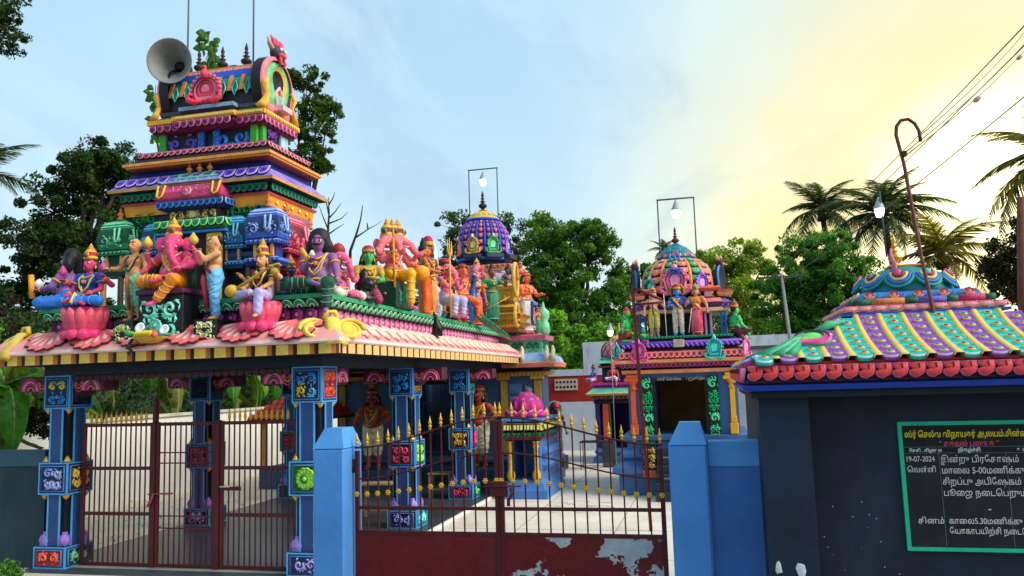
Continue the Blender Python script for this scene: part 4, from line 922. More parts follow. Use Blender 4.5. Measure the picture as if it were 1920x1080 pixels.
    inst('flower_relief', flower_panel(.07, ['#f06a8a', '#f8a8bc']), tw, T((cx, 9.785, 5.23)) @ RX(-10))
    for s in (-1, 1): inst('horseshoe_band', fixn(MB().tube([(-.06, 0, .2), (-.045, -.02, .03), (0, -.02, -.01), (.045, -.02, .03), (.06, 0, .2)], .016, 6).mesh('horseshoe_band', mats('#d8b83a'))), tw, T((cx+s*.45, 9.78, 5.16)) @ RX(-12))
    for i in (-1, 0, 1): kalasha(tw, cx+.06+i*.17, 9.98, 5.55, .27, '#c87a3a')
    # ---- big cornice
    prof = [(.0, 4.98, 0), (.02, 5.0, 1), (.04, 5.15, 1), (.07, 5.16, 2), (.07, 5.19, 2), (.02, 5.2, 3), (.02, 5.33, 3), (.2, 5.34, 4), (.21, 5.385, 4), (.19, 5.39, 5), (.16, 5.42, 5), (.02, 5.56, 5), (-.0, 5.57, 6), (-.02, 5.66, 6), (.0, 5.67, 6)]
    put('great_cornice', sweep(X0+.02, X1-.02, Y0+.0, Y1, prof), mats('#101a2c', P('#e89a2c', .4, .15, 4), '#b02a4a', '#0f3a34', P('#d89a5a', .5, .2, 5), P('#7a6ae0', .45, .2, 3, hue='#b8a8f4'), '#1c2a78'), tw)
    lt = petal(.105, .12, .05, ['#2aa888', '#128068', '#0a3a34'])
    row('petal', lt, tw, (X0-.05, Y0-.05, 5.33), (X1+.03, Y0-.05, 5.33), 23); row('petal', lt, tw, (X1+.04, Y0-.02, 5.33), (X1+.04, Y1+.05, 5.33), 13, face=RIGHT)
    pp = petal(.17, .2, .025, ['#c8bcf8', '#7a5ad8', '#4a2ab0'])
    row('petal', pp, tw, (X0-.1, Y0-.06, 5.555), (X1+.1, Y0-.06, 5.555), 14, tilt=-42)
    lt2 = fixn(MB().boss(round_out(.03, 6, 1, .3), [(1, .006, 0), (.4, .012, 0)]).mesh('painted_flower', mats('#f8e0a0')))
    row('painted_flower', lt2, tw, (X0+.1, Y0-.016, 5.08), (X1-.1, Y0-.016, 5.08), 9); row('painted_flower', lt2, tw, (X1+.022, Y0+.1, 5.08), (X1+.022, Y1-.1, 5.08), 5, face=RIGHT)
    # orange toothed cornice and pink shelf
    put('toothed_cornice', sweep(-8.2, -6.0, 10.02, 11.35, [(0, 5.67, 1), (.05, 5.68, 1), (.06, 5.71, 0), (.12, 5.72, 0), (.12, 5.76, 0), (.02, 5.77, 2), (-.03, 5.85, 2)]), mats('#f0a04a', '#8a3a1c', '#2a2030'), tw)
    to = fixn(MB().box(-.022, .022, -.03, .02, 0, .075).mesh('tooth', mats('#e88a3a')))
    row('tooth', to, tw, (-8.28, 9.95, 5.69), (-5.92, 9.95, 5.69), 44); row('tooth', to, tw, (-5.93, 9.96, 5.69), (-5.93, 11.4, 5.69), 28, face=RIGHT)
    put('pink_shelf', sweep(-8.1, -6.1, 10.15, 11.25, [(0, 5.84, 1), (.06, 5.85, 1), (.1, 5.93, 0), (.1, 5.95, 0), (-.02, 5.96, 0)]), mats('#c8607a', '#5a1a38'), tw)
    ps = petal(.105, .07, .025, ['#f0b0b8', '#a83a5a', '#5a1a38'])
    row('petal', ps, tw, (-8.18, 10.07, 5.935), (-6.02, 10.07, 5.935), 20, tilt=-12); row('petal', ps, tw, (-6.02, 10.07, 5.935), (-6.02, 11.3, 5.935), 12, face=RIGHT, tilt=-12)
    # ---- neck storey
    NX0, NX1, NY0, NY1 = -8.0, -6.3, 10.35, 11.1
    put('neck', MB().box(NX0, NX1, NY0, NY1, 5.961, 6.33), [P('#0c0f1e')], tw)
    for x in (NX0+.05, NX1-.09): put('green_post', MB().box(x-.06, x+.06, NY0-.05, NY0+.05, 5.962, 6.3, 0, .01), ['#3aa83a'], tw)
    put('green_post', MB().box(NX1-.02, NX1+.04, NY0+.0, NY0+.1, 5.962, 6.3), ['#3aa83a'], tw)
    inst('leaf_relief', scroll(.5, .3, 51, ['#7a6ae0', '#9a8af4'], .04), tw, T((-7.62, NY0-.006, 5.98)))
    inst('leaf_relief', scroll(.62, .31, 52, ['#2a8ae8', '#5ab4f4'], .045), tw, T((-6.78, NY0-.006, 5.975)))
    for x in (-7.28, -7.02): put('blue_panel', MB().box(x-.055, x+.055, NY0-.04, NY0-.003, 5.962, 6.3), ['#1c5ab4'], tw); inst('leaf_relief', scroll(.1, .3, 53, ['#4aa8f0'], .02, sym=False), tw, T((x, NY0-.044, 5.98)))
    inst('leaf_relief', scroll(.26, .3, 54, ['#8a5ac0'], .03), tw, T((NX1+.045, NY0+.25, 5.98)) @ RZ(90)); put('pale_panel', MB().box(NX1-.0, NX1+.03, NY1-.22, NY1, 5.962, 6.3), ['#a8d4e8'], tw)
    put('petal_cornice', sweep(NX0, NX1, NY0, NY1, [(0, 6.28, 1), (.08, 6.3, 1), (.13, 6.36, 1), (.1, 6.42, 1), (.1, 6.425, 2), (.15, 6.43, 2), (.15, 6.5, 2), (.02, 6.51, 3), (.02, 6.54, 3), (.06, 6.545, 3), (-.0, 6.58, 4)]), mats('#5a1238', '#6a1440', P('#e8a82c', .4, .2, 4), '#2a8a3a', '#d8c83a'), tw)
    put('petal_cornice_centre', sweep(-7.55, -6.72, NY0-.1, NY0+.1, [(0, 6.28, 0), (.04, 6.3, 0), (.1, 6.36, 0), (.07, 6.42, 0), (.07, 6.425, 1), (.12, 6.43, 1), (.12, 6.5, 1), (.0, 6.51, 2), (.0, 6.56, 2), (.05, 6.6, 3), (.05, 6.66, 3), (-.04, 6.68, 2)]), mats('#6a1440', P('#e8a82c', .4, .2, 4), '#1c2a5a', '#8aa8c8'), tw)
    pk = petal(.115, .115, .05, ['#f08ac0', '#b03a80', '#6a1440'])
    row('petal', pk, tw, (NX0-.12, NY0-.1, 6.42), (-7.6, NY0-.1, 6.42), 4); row('petal', pk, tw, (-7.62, NY0-.19, 6.42), (-6.66, NY0-.19, 6.42), 8); row('petal', pk, tw, (-6.62, NY0-.1, 6.42), (NX1+.12, NY0-.1, 6.42), 4); row('petal', pk, tw, (NX1+.1, NY0-.1, 6.42), (NX1+.1, NY1+.1, 6.42), 8, face=RIGHT)
    db = fixn(MB().box(-.02, .02, -.012, .01, 0, .03).mesh('tooth', mats('#f4d87a'))); row('tooth', db, tw, (-7.6, NY0-.225, 6.45), (-6.6, NY0-.225, 6.45), 20); row('tooth', db, tw, (-6.6, NY0-.155, 6.45), (NX1+.12, NY0-.155, 6.45), 8); row('tooth', db, tw, (NX1+.155, NY0-.1, 6.45), (NX1+.155, NY1+.1, 6.45), 16, face=RIGHT)
    put('grey_course', sweep(NX0+.04, NX1-.04, NY0+.03, NY1-.03, [(0, 6.57, 0), (.05, 6.6, 0), (.06, 6.65, 0), (0, 6.67, 1), (.02, 6.7, 1)]), mats('#4a4a68', '#a83a5a'), tw)
    # ---- barrel roof
    cy, b, zb, zt = 10.72, .36, 6.68, 7.30
    pr = [(cy-math.cos(math.pi*i/14)*b*(1.06 if 1 < i < 13 else 1), zb+math.sin(math.pi*i/14)**.8*(zt-zb)) for i in range(15)]
    put('barrel_roof', MB().prism(pr, NX0+.06, NX1-.06, 0, 'x'), [P('#15242c')], tw)
    def strip(x0, x1, g, i0=1, i1=5, mi=0, mb=None):
        mb = mb or MB(); v = []
        for i in range(i0, i1+1):
            a = math.pi*i/14; y = cy-math.cos(a)*(b*1.06+g); z = zb+math.sin(a)**.8*(zt-zb+g); v += [(x0, y, z), (x1, y, z), (x0, y+.02, z-.01), (x1, y+.02, z-.01)]
        n = i1-i0; f = []
        for i in range(n): f += [(i*4, i*4+1, i*4+5, i*4+4), (i*4, i*4+4, i*4+6, i*4+2), (i*4+1, i*4+3, i*4+7, i*4+5)]
        return mb.add(v, f, mi, False)
    xs = [NX0+.12+i*.205 for i in range(8)]
    for i, x in enumerate(xs):
        put('rib', strip(x, x+.06, .035), ['#d8863a'], tw, fix=False)
        for k in range(2):
            q = strip(x+.066, x+.2, .015)
            if k == 0: put('roof_panel', q, ['#1c8a84'], tw, fix=False)
        z0, y0 = zb+.1, cy-b*1.1
        put('diamond_relief', MB().tube([(x+.13, cy-b*1.05-.03, zb+.12), (x+.08, cy-b*1.02-.03, zb+.24), (x+.13, cy-b*.92-.03, zb+.36), (x+.18, cy-b*1.02-.03, zb+.24), (x+.13, cy-b*1.05-.03, zb+.12)], .01, 4), ['#7ae0cc'], tw)
    put('blue_roof_band', MB().box(NX0+.06, NX1-.1, cy-.31, cy-.23, 7.13, 7.2).box(NX0+.06, NX1-.1, cy-.27, cy-.17, 7.2, 7.24), ['#2a6ae0'], tw)
    put('ridge_band', MB().box(NX0+.04, NX1-.08, cy-.17, cy+.17, 7.27, 7.33).box(NX0+.04, NX1-.08, cy-.13, cy+.13, 7.33, 7.38), ['#e0905a'], tw)
    tile = fixn(MB().box(-.045, .045, -.012, .01, 0, .04, 0, .006).mesh('ridge_tile', mats('#e8a8b8'))); row('ridge_tile', tile, tw, (NX0+.06, cy-.175, 7.285), (NX1-.1, cy-.175, 7.285), 15)
    for i in range(3): kalasha(tw, -7.62+i*.42, cy, 7.38, .5, '#2c2118')
    # central kudu shield (pink) with a bird-like top
    k0 = MB().boss(arch_out(.5, .42, 13), [(1, .05, 0), (.86, .07, 1), (.8, .05, 2), (.62, .065, 0), (.56, .05, 2), (.38, .065, 1), (.3, .05, 2), (.12, .07, 0)])
    k0.tube([(0, -.06, .38), (0, -.1, .46), (0, -.07, .52), (0, -.1, .55)], [.08, .045, .03, .035], 8, mi=1)
    for s in (-1, 1): k0.tube([(s*.06, -.06, .03), (s*.16, -.09, .0), (s*.27, -.08, .05), (s*.27, -.08, .13), (s*.2, -.08, .13)], [.03, .045, .045, .03, .02], 7, mi=1)
    for i in range(11):
        a = math.pi*(i+.3)/10.6; k0.ball((math.cos(a)*.255, -.045, .19+math.sin(a)*.25), .028, 6, 4, 0)
    k0.xf(T((-7.14, NY0-.1, 6.69))); put('horseshoe_shield', k0, mats('#f07a94', '#e8405a', '#8a1438'), tw)
    # gable ends: tall horseshoe with pink rays, green fan and gold foot scrolls
    def gable(x, face):
        R = T((x, cy, 6.52)) @ RZ(face)
        mb = MB().boss(arch_out(.92, .95, 17), [(1, .1, 0), (.97, .14, 1), (.8, .16, 1), (.77, .1, 0), (.72, .13, 2), (.45, .16, 2), (.42, .1, 3), (.36, .13, 3), (.3, .1, 0)], back=-.06)
        inst('gable_arch', fixn(mb.mesh('gable_arch', mats('#1a1420', '#e8808a', '#6ac08a', '#e8b83a'))), tw, R)
        for s in (-1, 1):
            inst('gold_scroll', fixn(MB().tube([(s*.36, -.14, .5), (s*.43, -.17, .4), (s*.36, -.16, .25), (s*.42, -.16, .12), (s*.5, -.14, .02)], [.05, .06, .05, .07, .09], 7, flat=.6).mesh('gold_scroll', mats('#e8b03a'))), tw, R)
        g = MB().tube([(0, -.1, .15), (-.09, -.15, .22), (-.1, -.15, .36), (0, -.15, .46), (.1, -.15, .36), (.09, -.15, .22), (0, -.1, .15)], .028, 6).box(-.14, .14, -.3, -.12, .06, .14)
        inst('small_shield', fixn(g.mesh('small_shield', mats('#e8b0c8'))), tw, R)
        if face < 0: return      # the far gable carries no crest
        # guardian face on the crest
        f = MB().ball((0, -.12, 1.02), (.15, .11, .12), 10, 7, 0).ball((0, -.2, .97), (.1, .06, .05), 8, 5, 1).ball((-.06, -.22, 1.05), .03, 6, 5, 2).ball((.06, -.22, 1.05), .03, 6, 5, 2)
        for s in (-1, 0, 1): f.tube([(s*.07, -.1, 1.1), (s*.12, -.12, 1.2), (s*.14, -.08, 1.28)], [.05, .035, .008], 6, mi=3 if s else 1)
        for s in (-1, 1): f.tube([(s*.1, -.1, 1.05), (s*.2, -.1, 1.12), (s*.22, -.08, 1.22)], [.05, .04, .01], 6, mi=4); f.tube([(s*.05, -.2, .93), (s*.06, -.22, .85), (s*.05, -.18, .78)], [.03, .025, .015], 5, mi=1)
        inst('guardian_face', fixn(f.mesh('guardian_face', mats('#3a3450', '#d8485a', '#f0e8e0', '#e84a7a', '#b09a78'))), tw, R)
    gable(NX1-.06, 90); gable(NX0+.1, -90)
tower()
# roof things: horn loudspeaker, poles, climbing plant
lsp = thing('loudspeaker', 'grey horn loudspeaker mounted above the left end of the tower roof', 'loudspeaker', (-7.75, 10.35, 7.2))
def speaker():
    m = T((-7.77, 10.2, 7.42)) @ RZ(14) @ RX(90+8)      # mouth towards the camera
    prof = [(.345, .0), (.35, .012), (.335, .02), (.29, -.06), (.21, -.16), (.13, -.27), (.085, -.38), (.07, -.44)]
    n = 28; v = []; 
    mb = MB()
    pts = [(.345, .0), (.35, .015), (.335, .012), (.28, -.055), (.2, -.15), (.12, -.27), (.08, -.4), (.001, -.4)]
    out = [(.345, 0), (.295, -.07), (.215, -.165), (.135, -.28), (.095, -.42), (.09, -.46), (.001, -.46)]
    for pr, fl in ((pts, 1), (out, 0)):
        v = [(math.cos(2*math.pi*j/n)*r, math.sin(2*math.pi*j/n)*r, z) for r, z in pr for j in range(n)]
        f = [(i*n+j, i*n+(j+1) % n, (i+1)*n+(j+1) % n, (i+1)*n+j) for i in range(len(pr)-1) for j in range(n)]
        mb.add(v, f, 0, True)
    inst('horn', mb.mesh('horn', [P('#8a8c88', .5, .15, 5, dirt=.35)]), lsp, m)
    inst('throat', fixn(MB().lathe([(.05, -.398), (.085, -.385), (.08, -.37), (.02, -.375)], n=12).mesh('throat', mats('#16181a'))), lsp, m)  # dark disc painted for the shade down the horn
    inst('driver_unit', fixn(MB().lathe([(.09, -.62), (.12, -.6), (.12, -.48), (.09, -.46)], n=14).mesh('driver_unit', mats('#2c4a4a'))), lsp, m)
    inst('bracket', fixn(MB().tube([(-7.70, 10.78, 7.42), (-7.72, 10.8, 7.3), (-7.75, 10.75, 7.1)], .02, 6).mesh('bracket', mats('#202225'))), lsp, T((0, 0, 0)))
speaker()
for x, y, l in ((-7.93, 10.85, 'thin vertical steel rod rising behind the horn loudspeaker'), (-6.74, 10.85, 'thin vertical steel rod rising beside the guardian face of the tower')):
    tag(put('lightning_rod', MB().tube([(x, y, 7.0), (x, y, 9.6)], .014, 6), ['#5a6064']), l, 'rod', 'steel rods on the tower roof')
# ================================================================ pedestals under the front statues
def lotus_base(name, label, x, y, z0, z1, r, group='pink lotus seats on the front eave'):
    t = thing(name, label, 'lotus pedestal', (x, y, z0), 0, group); h = z1-z0
    put('cup', MB().lathe([(r*.62, 0), (r*.6, h*.25), (r*.72, h*.6), (r*.96, h*.97), (r*.9, h), (r*.2, h)], (x, y, z0), 20, sq=(1, .72)), [P('#d42a6a', .42, .15, 4)], t)
    me = fixn(MB().boss([(-.1, 0), (.1, 0), (.13, .5), (.09, .85), (0, 1), (-.09, .85), (-.13, .5)], [(1, .02, 0), (.85, .05, 1), (.3, .07, 1)]).mesh('lotus_petal', mats('#e84a8a', P('#e2407c', .4, .15, 3, hue='#f08a50'))))
    for i in range(9):
        a = -90+(i-4)*26; R = T((x, y, z0)) @ RZ(a+90) @ T((0, -r*.6*(1 if abs(i-4) < 2 else .85), h*.02)) @ RX(18) @ S3(r*2.0, .8, h*1.0); inst('lotus_petal', me, t, R)
    me2 = fixn(MB().boss([(-.1, 0), (.1, 0), (.14, -.35), (.1, -.75), (0, -1), (-.1, -.75), (-.14, -.35)], [(1, .02, 0), (.82, .06, 1), (.3, .09, 1)]).mesh('lotus_petal', mats('#e8306a', P('#f0407a', .4, .12, 3))))
    for i in range(5):
        a = (i-2)*34; inst('lotus_petal', me2, t, T((x, y, z0+h*.12)) @ RZ(a) @ T((0, -r*.5, 0)) @ RX(-52) @ S3(r*2.4, 1, .19))
    return t
lotus_base('lotus_pedestal', 'wide pink lotus seat under the blue saree goddess', -8.2, 9.16, 3.18, 3.56, .31)
lotus_base('lotus_pedestal', 'pink lotus seat under the white clad veena player', -5.58, 9.2, 3.18, 3.5, .28)
def block(label, x0, x1, y0, y1, z0, z1, hs, seed, shield=False, rim=None):
    t = thing('statue_block', label, 'pedestal', ((x0+x1)/2, y0, z0), 0)
    put('block', MB().box(x0, x1, y0, y1, z0, z1, 0, .012), [P('#0d1016', .45, .2, 5)], t)
    w, h = x1-x0, z1-z0; inst('leaf_relief', scroll(w*.9, h*.86, seed, hs, .028), t, T(((x0+x1)/2, y0-.004, z0+h*.06)))
    if rim:
        put('rim', MB().box(x0-.03, x1+.03, y0-.03, y1, z1+.001, z1+.07, 0, .015), [rim], t)
    return t
block('tall black pedestal with mint leaf scrolls under the elephant-headed deity', -7.28, -6.6, 9.02, 9.6, 3.03, 3.66, ['#5adcb8', '#8af0d4', '#5adcb8'], 61, rim='#5a1c4a')
inst('flower_relief', flower_panel(.09, ['#5adcb8', '#8af0d4']), bpy.data.objects['statue_block'], T((-6.98, 8.995, 3.25)))
block('low black block with cream leaf scroll under the bald monk in green', -7.62, -7.33, 8.98, 9.42, 3.0, 3.34, ['#c8d890', '#e0e8b0'], 62)
block('black block with cream shield relief under the hand-raising monk', -6.42, -6.08, 8.98, 9.42, 3.0, 3.3, ['#d8e090', '#e8ecb4'], 63)
# ================================================================ statues on the front ledge
def veena(t, small, hands, dz, H):
    col = P('#c8a02c', .35, .15, 6); small('veena', MB().tube([(-.24, -.22, .13), (0, -.2, .255), (.23, -.17, .385), (.33, -.15, .41), (.37, -.15, .38)], [.022, .02, .018, .015, .006], 8).ball((-.26, -.22, .13), (.085, .06, .075), 12, 8).ball((.27, -.15, .33), (.05, .045, .045), 10, 6), [col])
def cl(*a): return a
S1 = 'painted deities along the front ledge'
figure('seated_guardian', 'purple skinned guardian in blue facing left at the far left corner of the ledge', 'statue', (-8.93, 9.62, 3.6), -78, 1.4, S1, pose='cross', skin='#8a5a98', lower='#2a7ae0', belly=.7, bighair=True, mustache=True, arms=[(-1, (-.12, -.24, .64), None), (1, (.14, -.22, .62), None)], res=.012,
       props=[lathe_prop('conch', (.08, -.27, .22), [(.01, 0), (.05, .03), (.04, .07), (.01, .1)], ['#e8eef0']), rod((.13, -.3, .12), (.13, -.32, .36), .028, '#e8a020', 'club')])
figure('seated_goddess', 'crowned goddess in blue saree seated cross-legged on the wide pink lotus', 'statue', (-8.2, 9.2, 3.56), 4, 1.22, S1, pose='cross', skin='#c8386a', lower='#1f78d8', upper='#1c4ab0', female=True, longhair=True, crown=GOLD, cap_h=.18, lstyle='long', garland='#d8c05a', sash='#e8c860',
       arms=[(-1, (-.14, -.16, .56), None), (1, (.12, -.17, .56), None), (-1, (-.24, -.1, .72), (-1, .1, -.8)), (1, (.24, -.1, .74), (1, .1, -.8))], props=[lotus_bud((-.25, -.12, .36), '#c04a90', 1.2), lotus_bud((.25, -.12, .38), '#c04a90', 1.2)], res=.0115)
figure('standing_monk', 'bald bare-chested monk in pale green dhoti with a dark bead garland', 'statue', (-7.48, 9.2, 3.34), -4, 1.13, S1, skin='#dc9a62', lower='#7fd0a0', bald=True, hair=None, garland='#3a1a16', belly=.35, jewels=False, sash='#a8583a', mustache=False, arms=[(-1, (-.27, -.14, .64), None), (1, (.2, -.06, .47), None)], res=.0115, props=[rod((-.3, -.17, .645), (-.12, -.1, .68), .007, '#5a3418', 'stylus')])
def ganesha_shawl(t, small, hands, dz, H):
    for s in (-1, 1): small('green_shawl', MB().tube([(s*.12, .02, .36), (s*.2, .03, .25), (s*.23, .0, .1), (s*.22, -.02, .0)], [.03, .045, .05, .04], 7, flat=.5), ['#16402c'])
figure('elephant_headed_deity', 'large pink elephant-headed deity in orange seated on the mint scrolled pedestal', 'statue', (-6.93, 9.26, 3.73), 6, 1.32, S1, pose='down', skin='#e0447e', lower='#f08c1a', elephant=True, belly=1.0, crown=GOLD, cap_h=.19, lstyle='long', stripe='#f0a86a', head_turn=14,
       legs=[((-.235, -.17, .09), (.0, -.25, .1), (-1, -.35, -.1)), ((.14, -.23, .085), (-.03, -.27, -.13), (-.6, -.8, -.15))][::-1][::-1],
       arms=[(-1, (-.24, -.13, .62), (-1, 0, -.8)), (1, (.15, -.19, .62), (1, 0, -.8)), (-1, (-.25, -.06, .82), (-1, 0, -.8)), (1, (.25, -.07, .83), (1, 0, -.8))], props=[ganesha_shawl, lotus_bud((.25, -.07, .45), '#e0b040', 1.3), lotus_bud((-.25, -.06, .44), '#e0b040', 1.3)], res=.0105)
figure('standing_monk', 'monk in light blue dhoti and maroon sash with both hands raised to his mouth', 'statue', (-6.25, 9.2, 3.3), -48, 1.12, S1, skin='#e0a070', lower='#6ab8e8', bald=True, hair='#101014', belly=.5, lstyle='long', jewels=False, sash='#a02838', arms=[(-1, (-.03, -.17, .8), (-.5, -.4, -.8)), (1, (.02, -.18, .79), (.5, -.4, -.8))], stripe='#7a2a30', res=.0115)
figure('seated_musician', 'crowned goddess in white playing a long golden veena on the right lotus seat', 'statue', (-5.58, 9.24, 3.5), -6, 1.12, S1, pose='down', skin='#e0a068', lower='#b8b0e8', upper='#241f28', female=True, longhair=True, crown=GOLD, cap_h=.2, lstyle='skirt', garland='#e8c050', sash='#b8308a', stripe='#8a1f38',
       arms=[(-1, (-.1, -.2, .58), None), (1, (.14, -.2, .56), None), (-1, (-.27, -.05, .74), (-1, .1, -.8)), (1, (.24, -.16, .78), (1, 0, -.8))], props=[veena], res=.011)
figure('seated_guardian', 'big moustached purple guardian in dark green trousers seated on the near roof corner', 'statue', (-4.98, 9.62, 3.6), 12, 1.42, S1, pose='down', skin='#8a5a90', lower='#12503c', belly=.9, bighair=True, mustache=True, stripe=None, garland='#e0b040', lstyle='long', legs=[((-.235, -.15, .09), (.0, -.25, .1), (1, -.3, -.1)), ((.15, -.24, .085), (.14, -.27, -.15), (.15, -1, -.1))],
       arms=[(-1, (-.02, -.19, .71), None), (1, (.23, -.19, .49), None)], res=.011, props=[rod((-.12, -.14, .42), (-.04, -.2, .3), .022, '#d8a830', 'golden_club'), lathe_prop('conch', (.0, -.22, .33), [(.01, 0), (.03, .02), (.01, .06)], ['#e8e8e0'])])
figure('crouching_figure', 'small dark blue and black crouching figure half hidden between veena player and purple guardian', 'statue', (-5.45, 9.75, 3.6), 30, .75, S1, pose='cross', skin='#2a3a68', lower='#18203a', crown='#c8a830', mustache=True, res=.02)
# ================================================================ along the right side of the roof
S2 = 'painted deities along the right side ledge'
figure('elephant_headed_attendant', 'pink elephant-headed attendant with brown hood seated behind the purple guardian', 'statue', (-5.05, 10.35, 3.6), 80, 1.2, S2, pose='cross', skin='#e05a88', lower='#d8dcc0', elephant=True, belly=.4, crown='#7a3a20', cap_h=.12, cstyle=1, upper='#7a3a90', res=.014)
figure('kneeling_woman', 'green faced kneeling woman holding out a round offering plate', 'statue', (-4.95, 11.15, 3.6), 28, 1.28, S2, pose='kneel', skin='#3fae5c', lower='#9a2458', upper='#b8943a', female=True, longhair=True, crown='#c8a040', cstyle=1, cap_h=.09, garland='#d8a83a', arms=[(-1, (-.06, -.2, .6), None), (1, (.1, -.2, .6), None)], res=.012,
       props=[lathe_prop('plate', (0, -.24, .265), [(.08, 0), (.13, .02), (.12, .025), (.02, .015)], ['#c8b048'])])
tag(put('black_idol', MB().lathe([(.15, 0), (.17, .06), (.1, .1), (.12, .2), (.13, .3), (.07, .36), (.08, .42), (.02, .5)], (-4.85, 10.78, 3.6), 12).ball((-4.78, 10.74, 3.85), (.12, .1, .1), 8, 6), [P('#0c0c10', .3)]), 'glossy black stone idol beside the green faced woman', 'idol')
blk3 = thing('throne_block', 'dark green throne block under the three-headed deity', 'pedestal', (-4.95, 12.0, 3.6)); put('block', MB().box(-5.3, -4.72, 11.7, 12.4, 3.603, 4.02, 0, .01), ['#0e3a2c'], blk3); inst('leaf_relief', scroll(.5, .36, 66, ['#2a8a60'], .02), blk3, T((-4.715, 12.05, 3.63)) @ RZ(90))
figure('three_headed_deity', 'tall pink three-headed elephant deity in yellow trousers gripping a golden spear', 'statue', (-4.92, 12.05, 4.02), 48, 1.36, S2, pose='throne', skin='#e8707c', lower='#f0ac14', elephant=True, heads=3, belly=1.0, crown='#d8a83a', ccol='#7a2030', cap_h=.22, stripe='#e0963a', lstyle='long', halo=None,
       legs=[((-.12, -.2, .09), (-.16, -.1, -.12), (-.3, -.9, 0)), ((.11, -.25, .09), (.1, -.27, -.29), (.3, -1, -.1))], arms=[(-1, (-.12, -.22, .74), None), (1, (.16, -.2, .63), None), (-1, (-.26, -.1, .7), (-1, 0, -.8)), (1, (.27, -.12, .76), (1, 0, -.8)), (1, (.26, -.16, .6), (1, 0, -.8))], res=.011,
       props=[rod((-.11, -.27, -.08), (-.11, -.25, .5), .014, '#c8922c', 'spear', '#e8c24a'), lathe_prop('orange_drum', (.3, -.16, .04), [(.03, 0), (.09, .03), (.1, .08), (.09, .14), (.03, .17)], ['#f0a020'])])
def mountain():
    rn = random.Random(5); prim = []
    for i in range(34):
        t_ = rn.random(); z = 3.65+t_*1.5; sp = .34*(1-t_)+.05; prim.append(ell((-5.45+rn.uniform(-sp, sp), 15.2+rn.uniform(-sp, sp)*1.4, z), (.1+.06*rn.random(), .1, .15+.09*rn.random())))
    me = field_mesh('rock', prim, P('#b8c4e8', .6, .2, 5, hue='#f0f2fa'), .03, .03, lambda X, Y, Z: .012*np.sin(Z*55+X*30)*np.sin(Y*38))
    o = bpy.data.objects.new('snow_mountain', me); SC.collection.objects.link(o); tag(o, 'pale blue and white sculpted snow mountain rising behind the side row of deities', 'sculpture')
mountain()
figure('standing_woman', 'brown skinned woman in orange skirt with a high black hair bun seen from behind', 'statue', (-4.9, 13.5, 3.58), 112, 1.3, S2, skin='#c4683c', lower='#e8601c', female=True, bun=True, longhair=False, lstyle='skirt', jewels=True, arms=[(-1, (-.14, -.2, .6), None), (1, (.2, -.1, .56), None)], stripe='#a8402a', res=.014)
figure('standing_deity', 'golden-crowned deity in orange yellow skirt behind the brown woman', 'statue', (-5.0, 13.98, 3.58), 70, 1.42, S2, skin='#8a4a34', lower='#f09a1c', lstyle='skirt', longhair=True, crown='#d8b03a', cstyle=1, cap_h=.14, arms=[(-1, (-.14, -.2, .6), None), (1, (.24, -.1, .66), None)], res=.015)
figure('standing_deity', 'brown deity with a dome shaped golden crown next to the trident', 'statue', (-5.35, 14.9, 3.58), 50, 1.5, S2, skin='#7a4a30', lower='#c83a2a', crown='#e0b83a', cstyle=1, cap_h=.16, arms=[(-1, (-.2, -.1, .9), (-1, 0, -.5)), (1, (.24, -.1, .66), None)], res=.018, bighair=True)
figure('elephant_headed_musician', 'pink elephant-headed deity in pale lilac trousers raising a flute', 'statue', (-4.85, 14.55, 3.87), 72, 1.38, S2, pose='throne', skin='#e06a86', lower='#b4b0d8', elephant=True, belly=.6, crown='#5a2a20', cstyle=1, cap_h=.1, lstyle='long', stripe='#3a2a2c', legs=[((-.1, -.22, .06), (-.1, -.2, -.16), (-.2, -1, 0)), ((.1, -.22, .06), (.1, -.2, -.16), (.2, -1, 0))], arms=[(-1, (-.06, -.22, .74), None), (1, (.08, -.22, .78), None)], res=.014)
tag(put('trident', MB().tube([(-4.62, 14.1, 3.6), (-4.62, 14.1, 4.75)], .018, 7).tube([(-4.62, 13.98, 5.05), (-4.62, 13.98, 4.83), (-4.62, 14.1, 4.74), (-4.62, 14.22, 4.83), (-4.62, 14.22, 5.05)], [.006, .02, .022, .02, .006], 6).tube([(-4.62, 14.1, 4.74), (-4.62, 14.1, 5.1)], [.022, .005], 6), [P('#d8a83a')]), 'golden trident on a pole beside the lilac trousered musician', 'trident')
figure('seated_deity', 'red trousered seated attendant with orange skin behind the trident', 'statue', (-5.0, 15.3, 3.8), 70, 1.2, S2, pose='throne', skin='#d86a3a', lower='#b02a20', crown='#c89030', cstyle=1, cap_h=.1, lstyle='long', legs=[((-.1, -.22, .04), (-.1, -.2, -.14), (-.2, -1, 0)), ((.1, -.22, .04), (.1, -.2, -.14), (.2, -1, 0))], res=.018)
